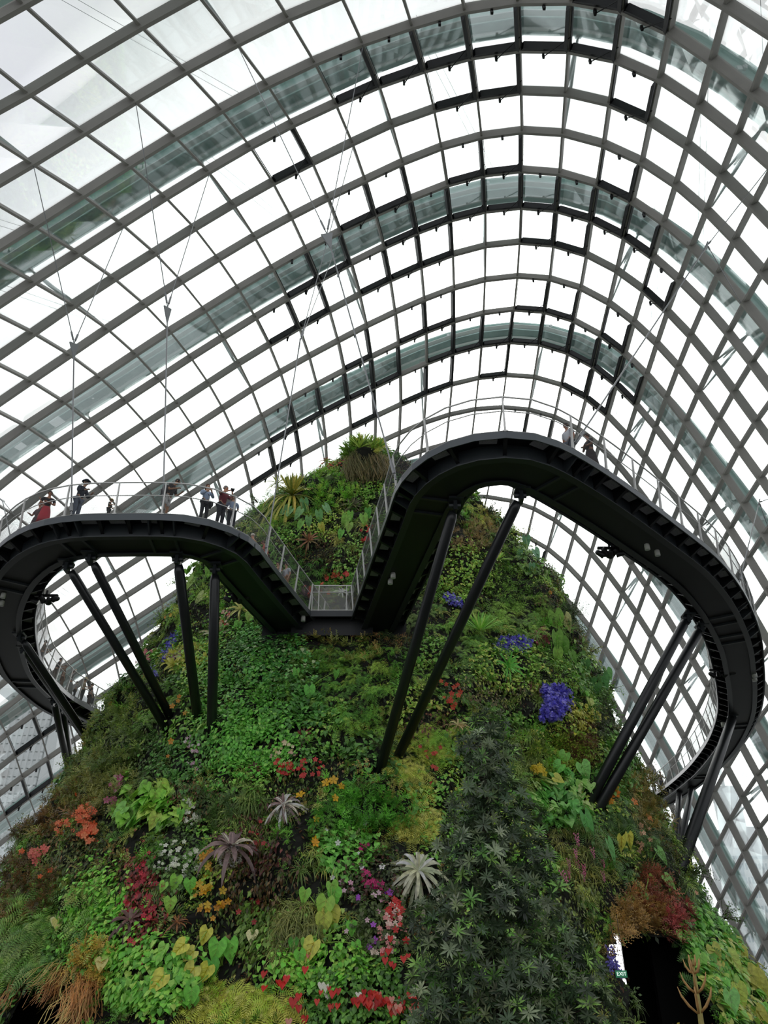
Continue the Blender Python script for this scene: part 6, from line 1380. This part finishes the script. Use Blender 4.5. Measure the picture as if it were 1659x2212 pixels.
def person(pos, yaw, label, arms='rail', top='334466', bottom='22242a', hair='2a2018', skin='c79a7c', height=1.72, lean=0.0, skirt=None, shorts=False,
           hat=None, long_hair=False, bag=None, backpack=None, camera=False, sleeves='short', nod=.0):
    k = height/1.76
    e = empty('person', tuple(pos), yaw); tag(e, label, 'person'); e.scale = (k, k, k)
    sm = mat('skin_'+skin, skin, .55); tm = mat('cloth_'+top, top, .85, noise=.12, nscale=14); bm_ = mat('cloth_'+bottom, bottom, .85, noise=.1, nscale=14)
    hm = mat('hair_'+hair, hair, .7, noise=.2, nscale=30); shm = mat('shoe_dark', '25211f', .6)
    def L(p):      # lean the trunk forwards about the hips
        x, y, z = p
        if z > .95:
            d = z-.95; y += sin(lean)*d; z = .95+cos(lean)*d
        return (x, y, z)
    (le, lw), (re_, rw) = ARMS[arms]
    hd = .04+nod
    V = [(0, 0, .95), (0, 0, 1.16), (0, .0, 1.36), (0, 0, 1.47), (0, .02, 1.55), (0, hd, 1.63), (0, hd+.01, 1.70),
         (-.13, 0, 1.41), (-.19, 0, 1.40), le, lw, (.13, 0, 1.41), (.19, 0, 1.40), re_, rw,
         (-.09, 0, .90), (-.10, .02, .50), (-.11, -.03, .10), (-.12, .12, .05), (.09, 0, .90), (.10, .02, .50), (.11, -.03, .10), (.12, .12, .05), (0, hd+.10, 1.63)]
    V = [L(v) for v in V]
    E = [(0, 1), (1, 2), (2, 3), (3, 4), (4, 5), (5, 6), (2, 7), (7, 8), (8, 9), (9, 10), (2, 11), (11, 12), (12, 13), (13, 14), (0, 15), (15, 16), (16, 17), (17, 18), (0, 19), (19, 20), (20, 21), (21, 22), (5, 23)]
    Rr = [.125, .115, .125, .055, .055, .085, .070, .07, .058, .042, .028, .07, .058, .042, .028, .085, .055, .036, .030, .085, .055, .036, .030, .012]
    # five fingers on each hand, curled forwards
    for w, eb, sgn in ((10, 9, -1), (14, 13, 1)):
        wv, ev = Vector(V[w]), Vector(V[eb]); d = (wv-ev).normalized(); s = d.cross(Vector((0, 0, 1)))
        s = s.normalized() if s.length > .1 else Vector((1, 0, 0)); u = s.cross(d)
        pi_ = len(V); V.append(tuple(wv+d*.06)); Rr.append(.026); E.append((w, pi_))
        for q in range(4):
            a = wv+d*.09+s*(q-1.5)*.02; c = a+d*(.045 if q in (1, 2) else .035)-u*.02
            i = len(V); V += [tuple(a), tuple(c)]; Rr += [.009, .008]; E += [(pi_, i), (i, i+1)]
        a = wv+d*.035+s*.032*(-sgn); c = a+d*.035+s*.012*(-sgn)
        i = len(V); V += [tuple(a), tuple(c)]; Rr += [.010, .008]; E += [(w, i), (i, i+1)]
    skinned('body', V, E, Rr, sm, e)
    # shirt
    arm_f = {'short': .75, 'long': 1.0, 'none': .15}[sleeves]
    SV = [L((0, 0, .93)), V[1], V[2], L((0, 0, 1.44)), V[7], V[8], tuple(Vector(V[8]).lerp(Vector(V[9]), min(1, arm_f))), V[11], V[12], tuple(Vector(V[12]).lerp(Vector(V[13]), min(1, arm_f)))]
    SE = [(0, 1), (1, 2), (2, 3), (2, 4), (4, 5), (5, 6), (2, 7), (7, 8), (8, 9)]; SR = [.148, .138, .145, .075, .088, .078, .062, .088, .078, .062]
    if sleeves == 'long':
        SV += [tuple(Vector(V[9]).lerp(Vector(V[10]), .85)), tuple(Vector(V[13]).lerp(Vector(V[14]), .85))]; SE += [(6, 10), (9, 11)]; SR += [.042, .042]
    skinned('shirt', SV, SE, SR, tm, e)
    if skirt:
        b = MB(); km = mat('cloth_'+skirt, skirt, .8, noise=.1, nscale=10)
        b.lathe([(.14, 1.0), (.17, .92), (.20, .75), (.23, .45), (.25, .30)], 16); b.build('skirt', km, e, smooth=True)
    else:
        lo = .52 if shorts else .12
        f = (lambda a, c: tuple(Vector(a).lerp(Vector(c), .95))) 
        TV = [(0, 0, .96), V[15], V[16] if not shorts else (-.10, .02, .56), V[19], V[20] if not shorts else (.10, .02, .56)]
        TE = [(0, 1), (1, 2), (0, 3), (3, 4)]; TR = [.135, .105, .078 if not shorts else .092, .105, .078 if not shorts else .092]
        if not shorts: TV += [f(V[16], V[17]), f(V[20], V[21])]; TE += [(2, 5), (4, 6)]; TR += [.058, .058]
        skinned('trousers', TV, TE, TR, bm_, e)
    for sx in (-1, 1):
        b = MB(); b.box((sx*.115, .05, .045), (.085, .26, .08)); b.box((sx*.113, -.03, .10), (.08, .1, .08)); b.build('shoe', shm, e)
    # head: hair, eyes, nose, mouth, ears
    hc = Vector(L((0, hd+.005, 1.665)))
    if hair != 'none':
        b = MB(); b.lathe([(.005, .098), (.05, .088), (.082, .055), (.096, .01), (.094, -.035), (.085, -.05)], 14); o = b.build('hair', hm, e, smooth=True); o.location = hc+Vector((0, -.022, .0)); o.rotation_euler = (-.35, 0, 0)
        if long_hair:
            b = MB(); b.tube([hc+Vector((0, -.05, .02)), hc+Vector((0, -.09, -.10)), hc+Vector((0, -.09, -.28))], [.085, .085, .04], 10); b.build('long_hair', hm, e, smooth=True)
    dk = mat('eye_dark', '1c1512', .4)
    for sx in (-1, 1):
        b = MB(); b.lathe([(.002, -.008), (.012, 0), (.002, .008)], 8, off=hc+Vector((sx*.032, .088, -.02))); b.build('eye', dk, e)
        b = MB(); b.lathe([(.006, -.028), (.016, 0), (.006, .026)], 8, off=hc+Vector((sx*.088, .0, -.03))); b.build('ear', sm, e, smooth=True)
    b = MB(); b.box(hc+Vector((0, .088, -.078)), (.045, .012, .010)); b.build('mouth', mat('lip', '9a5a4c', .6), e)
    if hat:
        b = MB(); b.lathe([(.17, -.004), (.17, .004), (.10, .02), (.098, .08), (.06, .11), (.005, .115)], 18); o = b.build('hat', mat('hat_'+hat, hat, .85, noise=.15, nscale=30), e, smooth=True); o.location = hc+Vector((0, 0, .035))
    if bag:
        b = MB(); b.box((-.22, .02, .88), (.10, .26, .20)); b.tube([(-.2, .02, .98), (-.05, .12, 1.25), (.12, .03, 1.46)], .012, 5); b.build('shoulder_bag', mat('bag_'+bag, bag, .6), e)
    if backpack:
        p = L((0, -.20, 1.24)); b = MB(); b.box(p, (.30, .18, .42)); b.box((p[0], p[1]-.11, p[2]-.06), (.24, .06, .24)); b.build('backpack', mat('bag_'+backpack, backpack, .7), e)
    if camera:
        mid = (Vector(V[10])+Vector(V[14]))/2; b = MB(); b.box(mid+Vector((0, .06, .03)), (.13, .05, .085)); b.lathe([(.032, 0), (.036, .06)], 10, M=Matrix.Rotation(-pi/2, 3, 'X'), off=mid+Vector((0, .08, .03))); b.build('camera', mat('camera_black', '17181a', .4), e)
    return e
def on_deck(px, py, lat, P, T):
    g = at_h(px, py, DECK_Z); i = near_i(P, g.x, g.y); n = Vector((-T[i].y, T[i].x, 0)); s = 1 if n.dot(g-P[i]) > 0 else -1
    # slide along the path so that the column of the person meets the picture column
    cand = []
    for q in range(max(0, i-5), min(len(P)-1, i+6)):
        for f in (0, .2, .4, .6, .8):
            p = P[q].lerp(P[q+1], f); t = T[q].lerp(T[q+1], f).normalized(); w = p+Vector((-t.y, t.x, 0))*s*lat
            cand.append((abs(proj(tuple(w+Vector((0, 0, 1.3))))[0]-px)+abs(q-i)*1.5, w))
    return min(cand, key=lambda c: c[0])[1]
R_ = radians
def pp(px, py, lat, yaw, label, rt=False, **kw):
    return person(on_deck(px, py, lat, PR if rt else PL, TR if rt else TL), R_(yaw), label, **kw)
pp(104, 1122, .80, 205, 'woman in black top and red skirt with folded arms at the left loop', arms='cross', top='1e1c20', skirt='d23c4c', hair='3a2a20', skin='b98262', height=1.68, sleeves='short')
pp(84, 1130, .55, 150, 'woman in patterned dress raising a phone behind the red skirted woman', arms='raised', top='6a5256', skirt='5a4a50', hair='5a3a28', skin='c08c70', height=1.66)
pp(172, 1115, .85, 250, 'man in navy jacket and brimmed hat leaning on the left loop rail', arms='rail', top='27303e', bottom='6a7484', hair='4a4038', height=1.78, lean=.18, hat='3a4048', sleeves='long')
pp(247, 1112, .80, 270, 'small child in a straw hat at the rail', arms='rail', top='4a4a44', bottom='3a3a3a', hair='3a2c20', height=.92, hat='d8c07a', skin='d0a080')
pp(364, 1112, .85, 255, 'man in white shorts with dark backpack bending over the rail', arms='rail', top='3a3434', bottom='d8d8d6', shorts=True, hair='2c2622', skin='b98a68', height=1.78, lean=.38, backpack='2c2a30', nod=.04)
pp(450, 1123, .93, 215, 'long haired woman in light blue shirt with black shoulder bag', arms='phone', top='a8bcd8', bottom='26262c', hair='4a2a1c', long_hair=True, bag='141416', height=1.70, sleeves='long')
pp(480, 1131, .90, 235, 'grey haired man in burgundy polo holding a camera over the rail', arms='camera', top='7a2030', bottom='2a2c34', hair='7a7672', skin='c08a6c', height=1.84, lean=.12, camera=True)
pp(507, 1146, .92, 20, 'older visitor in pale blue checked shirt seen from behind', arms='phone', top='9fb0cc', bottom='2c3038', hair='8a7a6a', height=1.62, lean=.12)
pp(546, 1172, .20, 60, 'white haired visitor showing only head above the left arm', arms='down', top='a87c5a', bottom='4a4a4a', hair='d8cfc4', skin='c98f74', height=1.62)
pp(578, 1204, .55, 120, 'visitor in coral pink top on the left arm leading into the notch', arms='rail', top='d8705c', bottom='6a4a40', hair='4a3226', skin='c08a70', height=1.60, lean=.25)
pp(600, 1232, .30, 160, 'dark haired visitor in brown shirt on the left arm', arms='phone', top='6a5244', bottom='8a7a6a', hair='2c201a', height=1.66)
pp(620, 1255, .65, 140, 'visitor in beige trousers lowest on the left arm', arms='down', top='c8ccd4', bottom='a8805c', hair='3a2a20', height=1.62)
pp(1227, 968, .62, 120, 'man in white shirt on the right loop looking up', True, arms='down', top='d8dce4', bottom='4a5260', hair='2a2220', skin='b07a5c', height=1.76)
pp(1274, 998, .80, 110, 'woman in dark patterned dress behind the right loop rail', True, arms='cross', top='2c2628', skirt='3a2c30', hair='2c1e18', skin='a8785c', height=1.68)
pp(1410, 1715, .5, 200, 'left of two dark clothed visitors where the right arm meets the slope', True, arms='rail', top='3c3638', bottom='34343a', hair='2a2422', height=1.72)
pp(1428, 1722, .5, 200, 'right of two dark clothed visitors where the right arm meets the slope', True, arms='rail', top='4a4446', bottom='3a3a40', hair='2e2826', height=1.76)
pp(86, 1345, .70, 300, 'visitor in pink cap top leaning over the far left curve', arms='phone', top='b06a5c', bottom='4a4648', hair='2c2422', height=1.70, lean=.2)
pp(96, 1425, .70, 300, 'visitor in grey brown shirt on the far left curve', arms='rail', top='7a6a5c', bottom='5a4e44', hair='4a3a30', height=1.74)
pp(124, 1464, .70, 300, 'visitor in black shirt leaning on the far left rail', arms='rail', top='3a3436', bottom='6a5a4c', hair='2a201c', height=1.70, lean=.15)
pp(138, 1478, .60, 300, 'visitor in leopard brown shirt on the far left stretch', arms='down', top='6e5236', bottom='7a5c40', hair='6a4428', height=1.72)
pp(154, 1493, .60, 310, 'visitor in long pale grey robe with both arms raised', arms='both_up', top='a8a8a6', skirt='a0a09e', hair='4a3c34', height=1.74, sleeves='long')
pp(168, 1507, .75, 300, 'child in white shirt beside the robed visitor', arms='down', top='d0d0d0', bottom='4a4a4a', hair='4a3226', height=1.2)
pp(181, 1518, .60, 300, 'visitor in straw hat with dark shoulder bag far left', arms='rail', top='c8b89a', bottom='3a3a3c', hair='5a4432', hat='d8c48c', bag='2a2628', height=1.74)
pp(197, 1532, .60, 310, 'dark clothed visitor nearest the slope on the far left stretch', arms='down', top='4a4040', bottom='4a3c38', hair='5a4a40', height=1.72)
# ------------------------------------------------------------------ lamps under the walkway
lampm = mat('lamp_black', '16181a', .45); lensm = mat('lamp_lens', 'c8cccc', .2); whitem = mat('lamp_white', 'c9c9c2', .5)
def spot_cluster(px, py, n, label, s=1.0):
    p = at_h(px, py, DECK_Z-.55)
    e = empty('floodlight', tuple(p)); tag(e, label, 'lamp')
    b = MB(); b.box((0, 0, .18), (.9*s, .12, .08)); b.tube([(0, 0, .15), (0, 0, .42)], .04, 6); b.build('bracket', lampm, e)
    for i in range(n):
        a = (i/(max(n-1, 1))-.5); M_ = Matrix.Rotation(1.2+a, 3, 'X') @ Matrix.Rotation(a*2.2, 3, 'Y')
        b = MB(); b.lathe([(.07, .16), (.10, .10), (.12, -.10), (.14, -.16)], 12, M=M_, off=(a*.8*s, 0, -.05+.08*(i % 2))); b.build('lamp_head', lampm, e, smooth=True)
        b = MB(); b.lathe([(.002, -.17), (.115, -.165), (.115, -.155)], 12, M=M_, off=(a*.8*s, 0, -.05+.08*(i % 2))); b.build('lens', lensm, e)
spot_cluster(1318, 1193, 5, 'cluster of black floodlights under the middle of the right loop')
spot_cluster(512, 1292, 4, 'cluster of black floodlights under the left arm near the notch')
spot_cluster(98, 1295, 4, 'cluster of black floodlights on the inner edge of the left curve', 1.1)
spot_cluster(1560, 1455, 4, 'cluster of black floodlights on the inner edge of the right curve', 1.4)
def downlight(px, py, label, h=-.58, r=.11):
    p = at_h(px, py, DECK_Z+h); e = empty('downlight', tuple(p)); tag(e, label, 'lamp')
    b = MB(); b.lathe([(r*.9, .06), (r, .0), (r, -.18)], 14); b.build('housing', whitem, e, smooth=True)
    b = MB(); b.lathe([(.004, -.19), (r*.85, -.185), (r*.85, -.17)], 14); b.build('lens', lensm, e)
for px, py, h, lb in ((1397, 1178, -.6, 'upper of two round pale lamps under the right loop'), (1419, 1191, -.6, 'lower of two round pale lamps under the right loop'),
                   (655, 1334, -.35, 'white cylinder lamp at the left corner of the notch'), (849, 1240, -.6, 'upper of two dim round lamps under the right arm'), (843, 1253, -.6, 'lower of two dim round lamps under the right arm'),
                   (8, 1283, -.6, 'upper round lamp under the left curve at the frame edge'), (5, 1300, -.6, 'lower round lamp under the left curve at the frame edge'),
                   (1629, 1455, -.6, 'upper round lamp under the far right curve'), (1629, 1464, -.6, 'lower round lamp under the far right curve'),
                   (1562, 1563, -.6, 'small lamp near the top of the long right strut'), (1448, 1707, -.6, 'small lamp under the end of the right arm')):
    downlight(px, py, lb, h, .13 if px > 1500 else .10)

# ------------------------------------------------------------------ exit sign by the slit
p = at_y(1342, 2104, 24.6)
e = empty('exit_sign', tuple(p)); tag(e, 'green exit sign hanging beside the dark cave mouth', 'sign')
b = MB(); b.box((0, 0, 0), (.30, .06, .17)); b.build('sign_box', mat('exit_green', '1f6a48', .4, emit=.5), e)
cu = bpy.data.curves.new('letters', 'FONT'); cu.body = 'EXIT'; cu.size = .13; cu.align_x = 'CENTER'; cu.align_y = 'CENTER'; cu.extrude = .004
cu.materials.append(mat('exit_white', 'dfeee6', .4, emit=.9))
tmp = bpy.data.objects.new('letters_src', cu); C.objects.link(tmp); dg = bpy.context.evaluated_depsgraph_get()
tm_ = bpy.data.meshes.new_from_object(tmp.evaluated_get(dg)); bpy.data.objects.remove(tmp); bpy.data.curves.remove(cu)
t = link('letters', tm_, e, (0, -.035, 0), (pi/2, 0, 0))
b = MB(); b.tube([(-.1, 0, .08), (-.1, 0, 1.4)], .008, 5); b.tube([(.1, 0, .08), (.1, 0, 1.4)], .008, 5); b.build('hanger', lampm, e)

# ------------------------------------------------------------------ towers outside
towm = mat('tower_white', 'f7f9f9', .7); towg = mat('tower_glass', 'cfe0ee', .35); toww = mat('tower_window', 'b9c4cc', .4)  # whitened: haze and light missing on the near side are in the colours
def tower_left():
    D = 150.0
    c0 = at_y(20, 1750, D)
    e = empty('hotel_tower', (c0.x, D, 0)); tag(e, 'white balcony tower seen through the glass at the left edge', 'building')
    H = at_y(20, 1500, D).z
    w = at_y(42, 1600, D).x-at_y(-60, 1600, D).x
    b = MB(); b.box((-w*.05, 6, H/2), (w, 10, H)); b.build('core', towg, e)
    b = MB(); b.add([(w*.46, -1, 0), (w*1.05, -1, 0), (w*.62, -1, H), (w*.50, -1, H), (w*.46, 9, 0), (w*1.05, 9, 0), (w*.62, 9, H), (w*.50, 9, H)],
        [(0, 1, 2, 3), (7, 6, 5, 4), (0, 4, 5, 1), (1, 5, 6, 2), (2, 6, 7, 3), (3, 7, 4, 0)]); b.build('end_wall', towm, e)
    n = 34
    for i in range(n):
        z = (i+1)*H/n; o = link('balcony', BAL[0] if BAL else bal_mesh(w), e, (-w*.05, .3, z))
    b = MB(); b.box((-w*.1, 5, H+1.5), (w*1.5, 16, 2.5)); b.build('roof_deck', towm, e)
    for i in range(9):
        b = MB(); x = -w*.5+i*w*.11; b.box((x, -.2, H/2), (.35, 2.2, H)); b.build('fin', towm, e)
BAL = []
def bal_mesh(w):
    b = MB(); b.box((0, 0, 0), (w, 2.6, 1.3)); BAL.append(mesh_data('balcony', np.array(b.V), b.F, towm)); return BAL[0]
tower_left()
def tower_right():
    D = 260.0
    a = at_y(1597, 1950, D); c = at_y(1700, 1950, D); H = at_y(1620, 1842, D).z; w = c.x-a.x
    e = empty('office_tower', ((a.x+c.x)/2, D, 0)); tag(e, 'pale office tower with tiny square windows seen at the right edge', 'building')
    b = MB(); b.box((0, 8, H/2), (w, 16, H)); b.box((0, 8, H+4), (w*.8, 12, 8)); b.box((-w*.05, 8, H+14), (w*.4, 8, 14)); b.build('wall', towm, e)
    b = MB(); b.tube([(-w*.05, 8, H+20), (-w*.05, 8, H+34)], .6, 6); b.build('mast', towm, e)
    b = MB()
    rows = int(H/3.6); colsn = 14
    for i in range(2, rows):
        for j in range(colsn):
            b.box((-w/2+w*(j+.5)/colsn, -.05, i*H/rows), (w/colsn*.5, .3, H/rows*.45))
    o = b.build('window_rows', toww, e); o['kind'] = 'stuff'
    b = MB(); b.box((0, -.15, H*.965), (w*.98, .6, H*.022)); b.box((-w*.30, -.3, H*.5), (w*.06, .8, H*.8)); b.build('band', toww, e)
tower_right()
